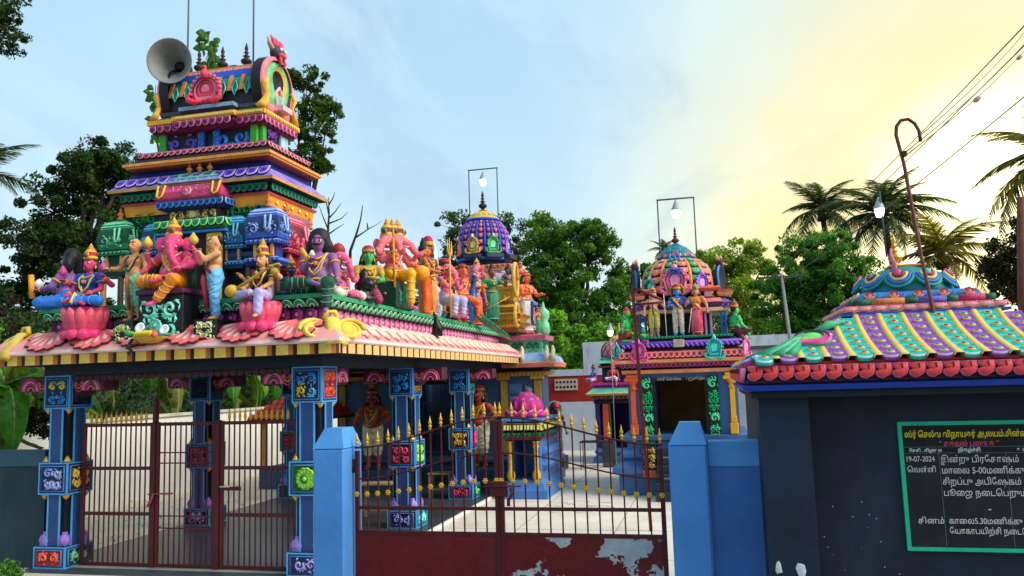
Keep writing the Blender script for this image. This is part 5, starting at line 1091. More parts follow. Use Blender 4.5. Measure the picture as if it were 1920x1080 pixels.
def peacock():
    t = thing('peacock', 'blue peacock with long green tail hanging over the side ledge', 'peacock', (-4.72, 16.1, 3.6))
    put('body', MB().tube([(-4.8, 15.75, 3.62), (-4.76, 15.85, 3.9), (-4.74, 15.93, 4.15), (-4.72, 15.96, 4.4), (-4.7, 15.94, 4.55), (-4.66, 15.86, 4.62)], [.12, .16, .11, .06, .05, .045], 10), [P('#15308a', .3, .25, 6, hue='#1f9ad0')], t)
    put('tail', MB().tube([(-4.78, 15.8, 3.95), (-4.62, 16.2, 3.72), (-4.5, 16.6, 3.56), (-4.36, 17.1, 3.4), (-4.3, 17.4, 3.3)], [.09, .12, .13, .1, .02], 9, flat=.35), [P('#12604a', .35, .3, 9, hue='#3ac088')], t)
    put('beak', MB().tube([(-4.66, 15.84, 4.62), (-4.63, 15.74, 4.59)], [.03, .004], 6), ['#d8b048'], t)
    put('crest', MB().tube([(-4.68, 15.9, 4.65), (-4.7, 15.94, 4.76)], [.008, .02], 5), ['#2a8ad0'], t)
    for s in range(4): put('leg', MB().tube([(-4.8+.06*(s % 2), 15.78, 3.75), (-4.78+.06*(s % 2), 15.8, 3.6)], .016, 5), ['#8a6a3a'], t) if s < 2 else None
peacock()
figure('young_deity', 'orange skinned young deity with bare chest riding the blue peacock', 'statue', (-4.92, 15.85, 4.02), 38, 1.38, S2, pose='throne', skin='#f0683a', lower='#e86a2c', crown='#8a4a20', cstyle=1, cap_h=.06, lstyle='short', legs=[((-.16, -.2, .0), (-.16, -.18, -.2), (-.2, -1, 0)), ((.16, -.2, .0), (.16, -.18, -.2), (.2, -1, 0))], arms=[(-1, (-.2, -.14, .56), None), (1, (.27, -.16, .66), None)], res=.013)
figure('white_haired_sage', 'white-haired bearded sage in orange robe right of the peacock rider', 'statue', (-4.95, 16.95, 3.6), 40, 1.15, S2, skin='#c86a48', lower='#e0482c', lstyle='skirt', hair='#c8c8cc', beard='#d0d0d0', longhair=True, res=.017)
figure('dancing_woman', 'dark-haired woman in green saree drawing a bow beside the golden chariot', 'statue', (-4.8, 17.75, 3.75), 35, 1.25, S2, skin='#8a4a3a', lower='#12805a', upper='#1a8a60', female=True, bun=True, lstyle='skirt', arms=[(-1, (-.22, -.12, .62), None), (1, (.24, -.16, .76), None)], res=.015, props=[rod((-.22, -.14, .2), (.26, -.2, .45), .007, '#d8b040', 'arrow')])
# ---- golden chariot with its wheel ring
def chariot():
    t = thing('golden_chariot', 'tiered golden chariot with an upright ring at the end of the side ledge', 'chariot', (-4.6, 18.5, 3.55))
    g = P('#e0a02c', .38, .15, 6, hue='#f4cc60')
    put('base', sweep(-4.85, -4.35, 18.3, 19.0, [(0, 3.55, 1), (.02, 3.65, 0), (.1, 3.7, 0), (.12, 3.78, 1), (.04, 3.8, 0), (.12, 3.9, 0), (.14, 3.97, 0), (0, 4.0, 1), (0, 4.08, 1), (-.05, 4.1, 0)]), [g, '#8a5a1c'], t)
    put('body', sweep(-4.85, -4.45, 18.4, 18.9, [(0, 4.1, 0), (.05, 4.14, 0), (0, 4.2, 1), (-.02, 4.3, 0), (.04, 4.45, 0), (.07, 4.5, 1), (-.02, 4.55, 0), (.02, 4.65, 0), (-.1, 4.72, 0)]), [g, '#8a5a1c'], t)
    bo = fixn(MB().boss(U_out(.07, .07), [(1, .012, 0), (.6, .02, 1)]).mesh('petal', [g, P('#8a5a1c')]))
    for z in (3.78, 3.96): row('petal', bo, t, (-4.97, 18.17, z), (-4.23, 18.17, z), 9); row('petal', bo, t, (-4.22, 18.2, z), (-4.22, 19.05, z), 11, face=RIGHT)
    inst('diamond_boss', fixn(MB().boss([(0, 0), (.09, .13), (0, .26), (-.09, .13)], [(1, .01, 0), (.7, .03, 1), (.5, .04, 0)]).mesh('diamond_boss', [g, P('#8a5a1c')])), t, T((-4.65, 18.37, 4.22)))
    for z, r, s in ((4.75, .26, 1.45), (3.92, .22, 1.2)):
        put('wheel_ring', MB().tube([(-4.32, 18.1+math.cos(a*math.pi/12)*r*.8, z+math.sin(a*math.pi/12)*r*s) for a in range(25)], .045, 7), [g], t)
chariot()
figure('garlanded_deity', 'orange skinned deity with gold cap and white and blue robe on the shrine roof corner', 'statue', (-4.3, 19.1, 3.52), 62, 1.5, S2, skin='#ee6a4a', lower='#e4e4ea', lstyle='skirt', crown=GOLD, cstyle=1, cap_h=.06, longhair=True, belly=.3, arms=[(-1, (-.12, -.22, .64), None), (1, (.14, -.22, .64), None)], sash='#28509a', res=.014)
figure('child_attendant', 'small orange child figure at the foot of the garlanded deity', 'statue', (-4.12, 19.55, 3.5), 60, .7, S2, skin='#e8703a', lower='#2a9a60', lstyle='skirt', crown='#c8902c', cstyle=1, cap_h=.06, res=.03)
tag(put('painted_vase', MB().lathe([(.1, 0), (.16, .1), (.14, .3), (.1, .36), (.15, .46), (.15, .6), (.05, .7), (.02, .85)], (-4.02, 19.75, 3.5), 12), ['#7ad0a0', '#d8e8c8']), 'pale green turned ornament at the shrine roof edge', 'ornament')
# crow-like black guard on the side eave
bird = thing('black_bird', 'small black bird figure perched on the pink side eave', 'bird figure', (-4.5, 13.0, 3.2))
put('body', MB().tube([(-4.52, 13.0, 3.2), (-4.5, 13.0, 3.34), (-4.52, 12.99, 3.46), (-4.56, 12.97, 3.62)], [.1, .1, .05, .012], 8), [P('#0c0c0e', .4)], bird)
put('beak', MB().tube([(-4.45, 12.93, 3.3), (-4.38, 12.85, 3.27)], [.035, .006], 6), [P('#141414', .4)], bird)
# offering tray on the eave
def tray():
    t = thing('offering_tray', 'golden tray of painted bananas grapes and coconut halves on the front eave', 'offering tray', (-7.0, 8.9, 3.05))
    put('dish', MB().lathe([(.12, 0), (.24, .06), (.25, .075), (.05, .04)], (-6.98, 8.88, 3.02), 18, sq=(1, .6)), ['#d8a83a'], t)
    for i in range(7): put('banana', MB().tube([(-7.1+i*.035, 8.76+.01*(i % 2), 3.08), (-7.08+i*.035, 8.73, 3.13), (-7.05+i*.035, 8.74, 3.17)], [.012, .022, .01], 6), ['#ecc82c'], t)
    for x, z in ((-7.08, 3.2), (-6.72, 3.16)):
        put('coconut_half', MB().lathe([(.02, 0), (.06, .03), (.07, .06), (.045, .055), (.01, .035)], n=14).xf(T((x, 8.86, z)) @ RX(65)), ['#dfe8f0'], t)
    put('apple', MB().ball((-6.9, 8.8, 3.15), .05, 10, 6), ['#a8281c'], t); put('apple', MB().ball((-6.83, 8.78, 3.12), .045, 10, 6), ['#f06a4a'], t)
    rn = random.Random(2)
    for i in range(16): put('grape', MB().ball((-7.2+rn.uniform(-.045, .045)*(1-i/20), 8.8+rn.uniform(-.03, .03), 3.1-i*.014), .02, 6, 4), ['#20242e'], t)
    put('leaf', MB().ball((-7.2, 8.8, 3.15), (.09, .04, .03), 8, 5), ['#3ac05a'], t)
tray()
# ================================================================ door guardians inside the hall
def guardian(x, lab, turn):
    t = thing('guardian_plinth', 'blue stepped plinth under the '+lab, 'plinth', (x, 18.2, .05)); put('block', MB().box(x-.45, x+.45, 17.9, 18.6, .046, .38, 0, .01), ['#34527c'], t)
    figure('door_guardian', lab+' beside the grilled door', 'statue', (x, 18.15, .38), turn, 1.88, 'door guardians in the hall', skin='#b84a3a', lower='#f0e8c0', belly=.75, mustache=True, bighair=False, longhair=True, crown='#b8862c', cstyle=1, cap_h=.07, lstyle='short', garland='#c8962c',
           arms=[(-1, (-.25, -.06, .5), None), (1, (.12, -.16, .58), (1, .2, -.6))] if x < -7 else [(-1, (-.12, -.2, .6), None), (1, (.24, -.08, .62), None)], res=.012, props=[rod((-.26, -.1, .48), (-.24, -.12, .04), .025, '#3a2a20', 'mace')])
guardian(-7.98, 'left red-brown moustached guardian in cream shorts', 12)
guardian(-5.3, 'right red-brown moustached guardian in cream and yellow shorts', -20)
# ================================================================ GATES
RED = P('#4a0c14', .42, .18, 6, dirt=.12)
def hall_gate():
    """maroon bar gate between the two front pillars: side leaf, fixed wicket, right leaf"""
    def leaf(lab, x0, x1, bars, rails, thin=(), fin=True, top=1.98):
        t = thing('bar_gate', lab, 'gate', ((x0+x1)/2, 9.62, .05), 0, 'maroon bar gates of the hall'); y = 9.62
        for x in (x0, x1-.045): put('frame_post', MB().box(x, x+.045, y-.022, y+.022, .06, top, 0, .004), [RED], t)
        for z in rails: put('rail', MB().box(x0+.046, x1-.046, y-.018, y+.018, z, z+.045, 0, .003), [RED], t)
        for z in thin: put('rail', MB().box(x0+.046, x1-.046, y-.008, y+.008, z, z+.016), [RED], t)
        b = fixn(MB().box(-.0075, .0075, -.0075, .0075, 0, top-.1).mesh('bar', [RED])); n = bars
        for i in range(n): inst('bar', b, t, T((x0+.045+(x1-x0-.09)*(i+1)/(n+1), y, .1)))
        if fin:
            f = fixn(MB().lathe([(.012, 0), (.02, .03), (.024, .06), (.016, .11), (.002, .17)], n=8, sq=(1, .6)).mesh('finial', [P('#d8a420', .35, .15, 8, metal=.3)]))
            for i in range(n): inst('finial', f, t, T((x0+.045+(x1-x0-.09)*(i+1)/(n+1), y, top)))
        return t
    leaf('left maroon bar gate leaf with three rails and a row of gold spear tips', -8.6, -7.46, 12, (.06, .73, 1.34, 1.93))
    m = leaf('narrow middle wicket gate of thin maroon bars with a bolt and no spear tips', -7.41, -6.5, 9, (.06, 1.93), (.56, .72, 1.42, 1.56), False)
    put('bolt', MB().tube([(-7.5, 9.58, 1.02), (-7.12, 9.58, 1.03)], .013, 7).tube([(-7.42, 9.57, 1.02), (-7.45, 9.56, .9), (-7.5, 9.56, .85), (-7.46, 9.56, .93)], .014, 6), [P('#8a3a3a')], m)
    r = leaf('right maroon bar gate leaf next to the big corner pillar', -6.42, -5.3, 12, (.06, .73, 1.34, 1.93))
    put('bolt', MB().box(-6.37, -6.1, 9.585, 9.6, 1.07, 1.12), [RED], r); put('bolt_pin', MB().tube([(-6.4, 9.57, 1.12), (-6.25, 9.57, 1.125)], .012, 6), ['#b0b0b0'], r)
    p = thing('gate_post', 'dark maroon steel gate post left of the wicket gate', 'post', (-7.44, 9.62, .05), 0, 'gate posts of the hall')
    put('shaft', MB().box(-7.458, -7.412, 9.58, 9.66, .046, 2.3, 0, .004), [RED], p)
    p = thing('gate_post', 'dark maroon steel gate post right of the wicket gate', 'post', (-6.46, 9.62, .05), 0, 'gate posts of the hall')
    put('shaft', MB().box(-6.498, -6.424, 9.58, 9.66, .046, 1.99, 0, .004), [RED], p)
    tag(put('threshold', MB().box(-8.7, -5.28, 9.52, 9.75, -.002, .055, 0, .01), [P('#8a8a84', .8, .2, 2, dirt=.3)]), 'grey concrete threshold strip below the hall gates', 'threshold')
hall_gate()
def peel():
    m = P('#5c0a14', .4, .15, 5, dirt=.1).copy(); m.name = 'peeling_paint'; nt = m.node_tree; N = nt.nodes; L = nt.links; b = N['Principled BSDF']
    src = b.inputs['Base Color'].links[0].from_socket; tc = N.new('ShaderNodeTexCoord'); n = N.new('ShaderNodeTexNoise'); n.inputs['Scale'].default_value = 2.1; n.inputs['Detail'].default_value = 9; n.inputs['Roughness'].default_value = .62
    mp = N.new('ShaderNodeMapping'); mp.inputs['Location'].default_value = (4.4, 0, 3.3); L.new(tc.outputs['Object'], mp.inputs[0]); L.new(mp.outputs[0], n.inputs['Vector'])
    r = N.new('ShaderNodeValToRGB'); r.color_ramp.interpolation = 'CONSTANT'; r.color_ramp.elements[1].position = .51; L.new(n.outputs['Fac'], r.inputs[0])
    n2 = N.new('ShaderNodeTexNoise'); n2.inputs['Scale'].default_value = 9; n2.inputs['Detail'].default_value = 6; L.new(tc.outputs['Object'], n2.inputs['Vector'])
    r2 = N.new('ShaderNodeValToRGB'); r2.color_ramp.elements[0].color = (*lin('#7a828c'), 1); r2.color_ramp.elements[1].color = (*lin('#b4bcc8'), 1); L.new(n2.outputs['Fac'], r2.inputs[0])
    mx = N.new('ShaderNodeMix'); mx.data_type = 'RGBA'; L.new(r.outputs[0], mx.inputs[0]); L.new(src, mx.inputs[6]); L.new(r2.outputs[0], mx.inputs[7]); L.new(mx.outputs[2], b.inputs['Base Color']); return m
def main_gate():
    y = 7.4; xl, xm, xr = -3.44, -1.985, -.46
    curve = lambda x, a, b: a+(b-a)*(.5-.5*math.cos(math.pi*min(1, max(0, (x-xl)/(xm-xl) if x < xm else (xr-x)/(xr-xm)))))
    fl = MB().boss(round_out(.011, 10), [(1, .012, 0), (.5, .016, 0)])
    for i in range(6): a = i*math.pi/3; fl.ball((math.cos(a)*.019, -.006, math.sin(a)*.019), (.0135, .008, .0135), 6, 4)
    gold = P('#d9a52a', .3, .12, 10, metal=.35); fl = fixn(fl.mesh('flower', [gold]))
    fin = fixn(MB().lathe([(.010, 0), (.018, .008), (.009, .02), (.024, .034), (.02, .045), (.009, .052), (.019, .066), (.02, .08), (.006, .12), (.001, .15)], n=8).mesh('spear_tip', [gold]))
    def leaf(lab, x0, x1, mat):
        t = thing('main_gate_leaf', lab, 'gate', ((x0+x1)/2, y, 0), 0, 'maroon steel leaves of the entrance gate')
        put('sheet_panel', MB().box(x0+.03, x1-.03, y-.012, y+.004, .1, .97), [mat], t)
        for x in (x0, x1-.04): put('frame_post', MB().box(x, x+.04, y-.022, y+.022, .08, curve(x+.02, 1.76, 2.03) if x == x0 or True else 2, 0, .004), [RED], t)
        for z, h in ((.965, .035), (1.2, .03)): put('rail', MB().box(x0+.041, x1-.041, y-.016, y+.016, z, z+h), [RED], t)
        for a, b, r in ((1.79, 2.06, .010), (1.49, 1.73, .008)):
            put('curved_rail', MB().tube([(x0+(x1-x0)*i/16, y-.012, curve(x0+(x1-x0)*i/16, a, b)) for i in range(17)], r, 6), [RED], t)
        n = 14
        for i in range(n):
            x = x0+.02+(x1-x0-.04)*i/(n-1); zt = curve(x, 1.80, 2.07)
            if 0 < i < n-1: put('bar', MB().box(x-.0065, x+.0065, y-.0065, y+.0065, .99, zt), [RED], t)
            inst('spear_tip', fin, t, T((x, y-.005, zt)) @ S3(.85, .85, .92)); inst('flower', fl, t, T((x, y-.018, curve(x, 1.345, 1.475))) @ S3(.88))
        return t
    a = leaf('left leaf of the maroon entrance gate with plain dark red sheet and gold flowers', xl, xm, P('#5c0a14', .38, .15, 3, dirt=.1))
    put('hinge', MB().tube([(xl-.02, y, 1.55), (xl-.02, y, 1.68)], .022, 8), [RED], a); put('hinge', MB().tube([(xl-.02, y, .35), (xl-.02, y, .48)], .022, 8), [RED], a)
    b = leaf('right leaf of the maroon entrance gate with grey peeling paint on its sheet', xm+.004, xr, peel())
    put('lock', MB().box(xm-.09, xm+.09, y-.05, y-.024, 1.33, 1.47, 0, .008).tube([(xm-.2, y-.05, 1.42), (xm+.22, y-.05, 1.43)], .01, 6).tube([(xm+.12, y-.05, 1.41), (xm+.14, y-.06, 1.36), (xm+.1, y-.06, 1.3), (xm+.1, y-.06, 1.25)], .016, 6), [RED], b)
main_gate()
BW = P('#4a8cd4', .5, .12, 1.3, .3, dirt=.22); BW2 = P('#386eb8', .5, .14, 1.3, .3, dirt=.22)
def gate_pillar(lab, x0, x1, y0, y1):
    t = thing('gate_pillar', lab, 'gate pillar', ((x0+x1)/2, (y0+y1)/2, 0), 0, 'blue gate pillars')
    put('shaft', MB().box(x0, x1, y0, y1, -.05, 1.80, 0, .02), [BW], t)
    mb = MB(); i = .1; v = [(x0, y0, 1.8), (x1, y0, 1.8), (x1, y1, 1.8), (x0, y1, 1.8), (x0+i, y0+i*.6, 1.99), (x1-i*.5, y0+i*.6, 1.99), (x1-i*.5, y1-i, 1.99), (x0+i, y1-i, 1.99)]
    mb.add(v, [(0, 1, 5, 4), (1, 2, 6, 5), (2, 3, 7, 6), (3, 0, 4, 7), (4, 5, 6, 7), (3, 2, 1, 0)]); put('cap', mb, [P('#4c94d8', .5, .08, 2)], t)
gate_pillar('blue painted gate pillar left of the entrance gate', -3.80, -3.47, 7.2, 7.62)
gate_pillar('blue painted gate pillar right of the entrance gate', -.40, -.07, 7.2, 7.55)
def boundary():
    t = thing('boundary_wall', 'short blue compound wall right of the entrance gate', 'wall', (.2, 7.45, 0))
    put('wall', MB().box(-.068, .6, 7.32, 7.5, -.05, 1.60), [BW2], t); put('coping', MB().box(-.068, .6, 7.31, 7.52, 1.601, 1.82, 0, .006), [P('#5098e0', .5, .1, 2)], t)
    t = thing('boundary_wall', 'dark teal compound wall running left from the hall', 'wall', (-12, 9.6, 0))
    put('wall', MB().box(-17, -9.2, 9.6, 9.78, -.05, 1.40), [P('#12303c', .6, .15, 2, dirt=.2)], t); put('coping', MB().box(-17, -9.2, 9.58, 9.8, 1.401, 1.62), [P('#2a4f60', .6, .12, 2, dirt=.15)], t)
    t = thing('white_wall', 'stained whitewashed wall behind the sandy yard left of the hall', 'wall', (-12.7, 16, 0))
    put('wall', MB().box(-12.85, -12.6, 9.8, 27, -.05, 1.8), [P('#fbf7ee', .85, .05, 1.5, .3, dirt=.16)], t)
    put('coping', MB().box(-12.9, -12.55, 9.8, 27, 1.801, 1.86), [P('#d8d0bc', .85, .15, 2, .3, dirt=.4)], t)
    t = thing('white_wall', 'long whitewashed back wall with a red painted band', 'wall', (-3, 27.2, 0))
    put('lower_wall', MB().box(-12.9, -3.4, 27.1, 27.3, -.05, 1.62), [P('#c4ccd6', .8, .08, 1, .3, dirt=.3)], t); put('wall_band', MB().box(-12.9, -3.4, 27.12, 27.3, 1.621, 2.5), [P('#a82820', .7, .1, 2, dirt=.1)], t)
    put('upper_wall', MB().box(-12.9, -4.2, 27.09, 27.3, 2.501, 2.72), [P('#c4ccd6', .8, .08, 1, .3, dirt=.25)], t)
    put('tall_wall', MB().box(-4.19, 8, 27.09, 27.3, 2.501, 3.62).box(-3.399, 8, 27.11, 27.3, -.05, 2.5), [P('#c4ccd6', .8, .08, 1, .3, dirt=.5)], t)
    # ventilation block; dark discs painted for the shade inside its round holes
    vb = MB().box(-5.2, -4.42, 27.06, 27.118, 2.02, 2.4); put('vent_block', vb, ['#c8b8a0'], t)
    h = fixn(MB().boss(round_out(.045, 8), [(1, .004, 0)]).mesh('vent_hole_shade', ['#1a1410' and P('#1a1410')]))
    for i in range(6):
        for j in range(2): inst('vent_hole_shade', h, t, T((-5.12+i*.124, 27.058, 2.13+j*.17)))
    t = thing('grey_wall', 'mossy grey wall end behind the shed roof', 'wall', (1.6, 21, 0))
    put('wall', MB().box(.62, 3.4, 21.0, 21.25, -.05, 3.0), [P('#a8b0ba', .85, .15, 1.2, .3, dirt=.6)], t); put('coping', MB().box(.58, 3.45, 20.96, 21.3, 3.001, 3.08), [P('#4a4a44', .9, .3, 3, .4)], t)
boundary()
# ================================================================ right shed with the notice board
shed = thing('notice_shed', 'dark blue shed with feather-scaled pyramid roof and notice board at the right edge', 'shed', (1.8, 8, 0))
def shed_build():
    cx, cy = 1.8, 8.1
    W1 = P('#13263e', .6, .3, 1.1, .35, dirt=.15); W2 = P('#0f1c32', .6, .34, 1.1, .35, dirt=.12)
    put('pilaster', MB().box(.36, .74, 6.82, 7.3, -.05, 2.2), [W1], shed); put('wall', MB().box(.741, 3.3, 7.0, 7.2, -.05, 2.2), [W2], shed)
    put('side_wall', MB().box(.36, .5, 7.301, 9.5, -.05, 2.2).box(3.12, 3.3, 7.201, 9.5, -.05, 2.2).box(.501, 3.119, 9.35, 9.5, -.05, 2.2), [W1], shed)
    put('soffit', MB().box(.30, 3.32, 6.66, 9.6, 2.201, 2.25), [P('#0c1420')], shed)
    put('blue_fascia', sweep(cx-1.52, cx+1.52, cy-1.46, cy+1.5, [(-.05, 2.252, 0), (.03, 2.258, 0), (.05, 2.295, 0), (0, 2.305, 0)]), [P('#1f4ab8', .45, .15, 3)], shed)
    put('eave_ring', sweep(cx-1.52, cx+1.52, cy-1.46, cy+1.5, [(0, 2.306, 0), (.02, 2.32, 0), (-.02, 2.44, 0), (-.01, 2.445, 1), (.0, 2.475, 1), (-.05, 2.485, 1)]), mats('#3a1420', '#e8442c'), shed)
    hook_p = MB().boss([(-.075, 0), (.08, 0), (.085, -.045), (.06, -.09), (-.01, -.12), (-.06, -.11), (-.085, -.08), (-.075, -.06), (-.055, -.07), (-.04, -.05), (-.07, -.03)], [(1, .02, 0), (.88, .04, 0), (.8, .045, 1), (.3, .055, 1)])
    hook_p.tube([(.01, -.055, -.01), (.015, -.06, -.05)], .006, 4, 2)
    hm = fixn(hook_p.mesh('hooked_petal', mats('#f48ac0', P('#e8343c', .4, .15, 4, hue='#f05a50'), '#4a0c14')))
    row('hooked_petal', hm, shed, (cx-1.52, cy-1.47, 2.452), (cx+1.52, cy-1.48, 2.44), 26, tilt=-8, scale=(.74, .9, 1.0))
    row('hooked_petal', hm, shed, (cx-1.53, cy+1.5, 2.452), (cx-1.53, cy-1.45, 2.44), 25, face=LEFT, tilt=-8, scale=(.74, .9, 1.0))
    # sweeping roof surface
    prof = [(1.52, 2.47), (1.30, 2.53), (1.08, 2.605), (.88, 2.69), (.70, 2.79), (.60, 2.865)]
    A = lambda t: (np.interp(t*5, range(6), [p[0] for p in prof]), np.interp(t*5, range(6), [p[1] for p in prof]))
    put('roof_base', sweep(cx, cx, cy+.02, cy+.02, [(p[0]-.03, p[1]-.02, 0) for p in prof]), [P('#1c1430')], shed)
    yel = P('#d8b84a', .45, .12, 4)
    scale_ms = {}
    for k, (c1, c2) in enumerate((('#1fb8a8', '#0f8a80'), ('#8a4aa8', '#6a2f8a'))):
        b = MB().boss(U_out(.142, .155, 9), [(1, .022, 0), (.93, .04, 3), (.8, .03, 0), (.4, .045, 1)]).ball((0, -.045, -.088), (.036, .012, .024), 10, 5, 2).ball((0, -.052, -.088), (.02, .012, .013), 8, 5, 4)
        scale_ms[k] = fixn(b.mesh('roof_scale', mats(c1, c1, '#d8c060', '#b8e8e0' if k == 0 else '#c8a8e0', '#c83a5a' if k == 0 else '#2a9a9a')))
    def side(face):
        R = T((cx, cy, 0)) @ RZ(face); n = 16; pitch = 2.96/n
        for i in range(n):
            x = -1.48+pitch*(i+.5); tmax = 1.
            while tmax > .05 and A(tmax)[0] < abs(x)+.02: tmax -= .02
            # rib right of the column
            xr = x+pitch/2
            if i < n-1:
                tm = 1.
                while tm > .05 and A(tm)[0] < abs(xr)+.0: tm -= .02
                if tm > .1:
                    v = []; k = 9
                    for j in range(k):
                        h, z = A(tm*j/(k-1)); w = .036-.010*j/(k-1); xx = xr*(1-.0*j); v += [(xx-w, -h-.0, z+.015), (xx-w*.7, -h-.028, z+.04), (xx+w*.7, -h-.028, z+.04), (xx+w, -h, z+.015)]
                    f = [(j*4+a, j*4+a+1, j*4+a+5, j*4+a+4) for j in range(k-1) for a in range(3)]
                    b = MB().add(v, f, 0, True); inst('rib', fixn(b.mesh('rib', [yel])), shed, R)
            ns = max(1, int(round(tmax*7)))
            for j in range(ns):
                t0 = tmax*(j+1)/ns*.985; h, z = A(t0); h2, z2 = A(max(0, t0-.12)); ang = math.degrees(math.atan2(z-z2, h2-h))
                inst('roof_scale', scale_ms[i % 2], shed, R @ T((x, -h-.005, z+.012)) @ RX(-(90-ang)+7))
    side(0); side(-90)
    # hip ornament: ribbed shell with a draped cloth
    R = T((cx-.98, cy-1.13, 2.645)) @ RZ(-8) @ RX(-62)
    sh = MB().boss([(math.cos(a)*.155, math.sin(a)*.135) for a in [math.pi*(i/12*1.6-.3) for i in range(13)]], [(1, .03, 0), (.9, .05, 1), (.84, .035, 3), (.62, .055, 1), (.56, .04, 3), (.3, .055, 2), (.1, .06, 2)])
    inst('shell_ornament', fixn(sh.mesh('shell_ornament', mats('#2a9a68', '#e84a9a', '#6ad05a', '#123a30'))), shed, R)
    dr = MB()
    for k in range(5): dr.tube([(cx-1.04-.01*k, cy-1.12, 2.70-.012*k), (cx-1.15+.012*k, cy-1.2-.012*k, 2.645-.008*k), (cx-1.26+.03*k, cy-1.30-.02*k, 2.585-.004*k), (cx-1.40+.05*k, cy-1.42-.015*k, 2.525)], [.022, .03, .034, .036], 7, mi=k % 2)
    put('draped_tail', dr, mats('#2a9a6a', '#6ac090'), shed)
    put('hip_ridge', MB().tube([(cx-1.5, cy-1.44, 2.5), (cx-1.1, cy-1.05, 2.62), (cx-.72, cy-.69, 2.79)], [.04, .05, .04], 7), ['#2a8a60'], shed)
    inst('leaf_tip', fixn(MB().tube([(-.92, -.9, 2.72), (-.8, -.84, 2.79), (-.68, -.78, 2.81)], [.02, .04, .01], 7).mesh('leaf_tip', mats('#3aa06a'))), shed, T((cx, cy, 0)))
    # stacked cap: blue lip, pink wavy band, garland of coloured segments, blue flower band, scalloped crown
    put('blue_lip', sweep(cx, cx, cy, cy, [(.60, 2.975, 0), (.66, 2.985, 0), (.66, 3.01, 0), (.6, 3.015, 0)]), ['#1f4ab0'], shed)
    put('pink_band', sweep(cx, cx, cy, cy, [(.6, 3.015, 0), (.645, 3.02, 0), (.60, 3.075, 0), (.55, 3.08, 0)]), [P('#e87a8a', .45, .15, 4, hue='#f4b8b0')], shed)
    wv = fixn(MB().boss(U_out(.11, .045, 7), [(1, .012, 0), (.7, .018, 1)]).mesh('wave_petal', mats('#e8c08a', '#f08a98')))
    for f_ in (0, -90, 90): 
        for i in range(11): inst('wave_petal', wv, shed, T((cx, cy, 0)) @ RZ(f_) @ T((-.59+i*.118, -.63, 3.06)) @ RX(-38))
    seg = ['#1f6a48', '#e88a4a', '#1f6a48', '#6a5ad0', '#1f6a48', '#c82a6a', '#1f6a48']; xs = [-.54, -.4, -.13, -.02, .2, .29, .5, .58]
    for f_ in (0, -90, 90):
        for i in range(7):
            b = MB().tube([(xs[i], -.56, 3.105), (xs[i+1]-.004, -.56, 3.105)], .032, 10)
            inst('garland_segment', fixn(b.mesh('garland_segment', [P(seg[i], .5, .3, 40, .6)])), shed, T((cx, cy, 0)) @ RZ(f_))
    put('blue_band', sweep(cx, cx, cy, cy, [(.52, 3.08, 0), (.52, 3.12, 0), (.52, 3.13, 1), (.50, 3.135, 1), (.44, 3.20, 1), (.42, 3.2, 0)]), mats('#141c40', P('#2f7ad0', .45, .15, 4)), shed)
    fl = rosette(.042, .02, ['#e8b070', '#8a2030', '#f0506a'], 14)
    for f_ in (0, -90, 90):
        for i in range(5): inst('round_flower', fl, shed, T((cx, cy, 0)) @ RZ(f_) @ T((-.40+i*.2, -.49, 3.165)) @ RX(-38))
        for i in range(4): inst('leaf_relief', sc_mesh(.12, .045, 70, ['#8ac8f0']), shed, T((cx, cy, 0)) @ RZ(f_) @ T((-.3+i*.2, -.505, 3.14)) @ RX(-38))
    put('crown_core', MB().lathe([(.42, 3.2), (.40, 3.25), (.31, 3.34), (.18, 3.4), (.1, 3.42)], (cx, cy, 0), 20), ['#177a78'], shed)
    for i in range(10):
        a = i*36+18
        sc_ = MB()
        for k, (r, c) in enumerate(((.118, 0), (.092, 1), (.066, 2), (.04, 3))):
            sc_.tube([(math.cos(math.pi+math.pi*j/8)*r, -.012*k, math.sin(math.pi+math.pi*j/8)*r*.95) for j in range(9)], .0155, 5, mi=c)
        sc_.ball((0, -.03, -.01), (.03, .02, .035), 8, 5, 4)
        inst('scallop', fixn(sc_.mesh('scallop', mats('#0f8a84', '#2a6ad0', '#d8c070', '#8a3050', '#e83a8a' if i % 2 else '#1fb0a8'))), shed, T((cx, cy, 0)) @ RZ(a) @ T((0, -.36, 3.345)) @ RX(-38))
    put('crown_plate', MB().box(cx-.14, cx+.18, cy-.12, cy+.12, 3.41, 3.435, 0, .006), ['#e8903a'], shed)
    k = kalasha(shed, cx-.06, cy, 3.43, .38, P('#d8a02c', .3, .15, 6, metal=.4))
    # ---- notice board painted on the wall
    bd = put('notice_board', MB().box(1.44, 2.75, 6.975, 6.998, 1.02, 1.95), [P('#1a1c20', .7, .35, 2.2, .1)], shed)
    fr = P('#14b890', .5, .12, 5)
    put('board_border', MB().box(1.41, 1.44, 6.97, 6.999, .99, 1.98).box(2.75, 2.78, 6.97, 6.999, .99, 1.98).box(1.44, 2.75, 6.971, 6.999, 1.951, 1.981).box(1.44, 2.75, 6.971, 6.999, .99, 1.019), [fr], shed)
    put('header_strip', MB().box(1.442, 2.748, 6.9735, 6.975, 1.735, 1.948), [P('#08080a', .6)], shed)
    ln = MB()
    for x in (1.69, 2.16): ln.box(x, x+.003, 6.9725, 6.974, 1.03, 1.75)
    for z in (1.782, 1.735): ln.box(1.445, 2.745, 6.9722, 6.9738, z, z+.003)
    put('ruled_line', ln, ['#5a7a80'], shed)
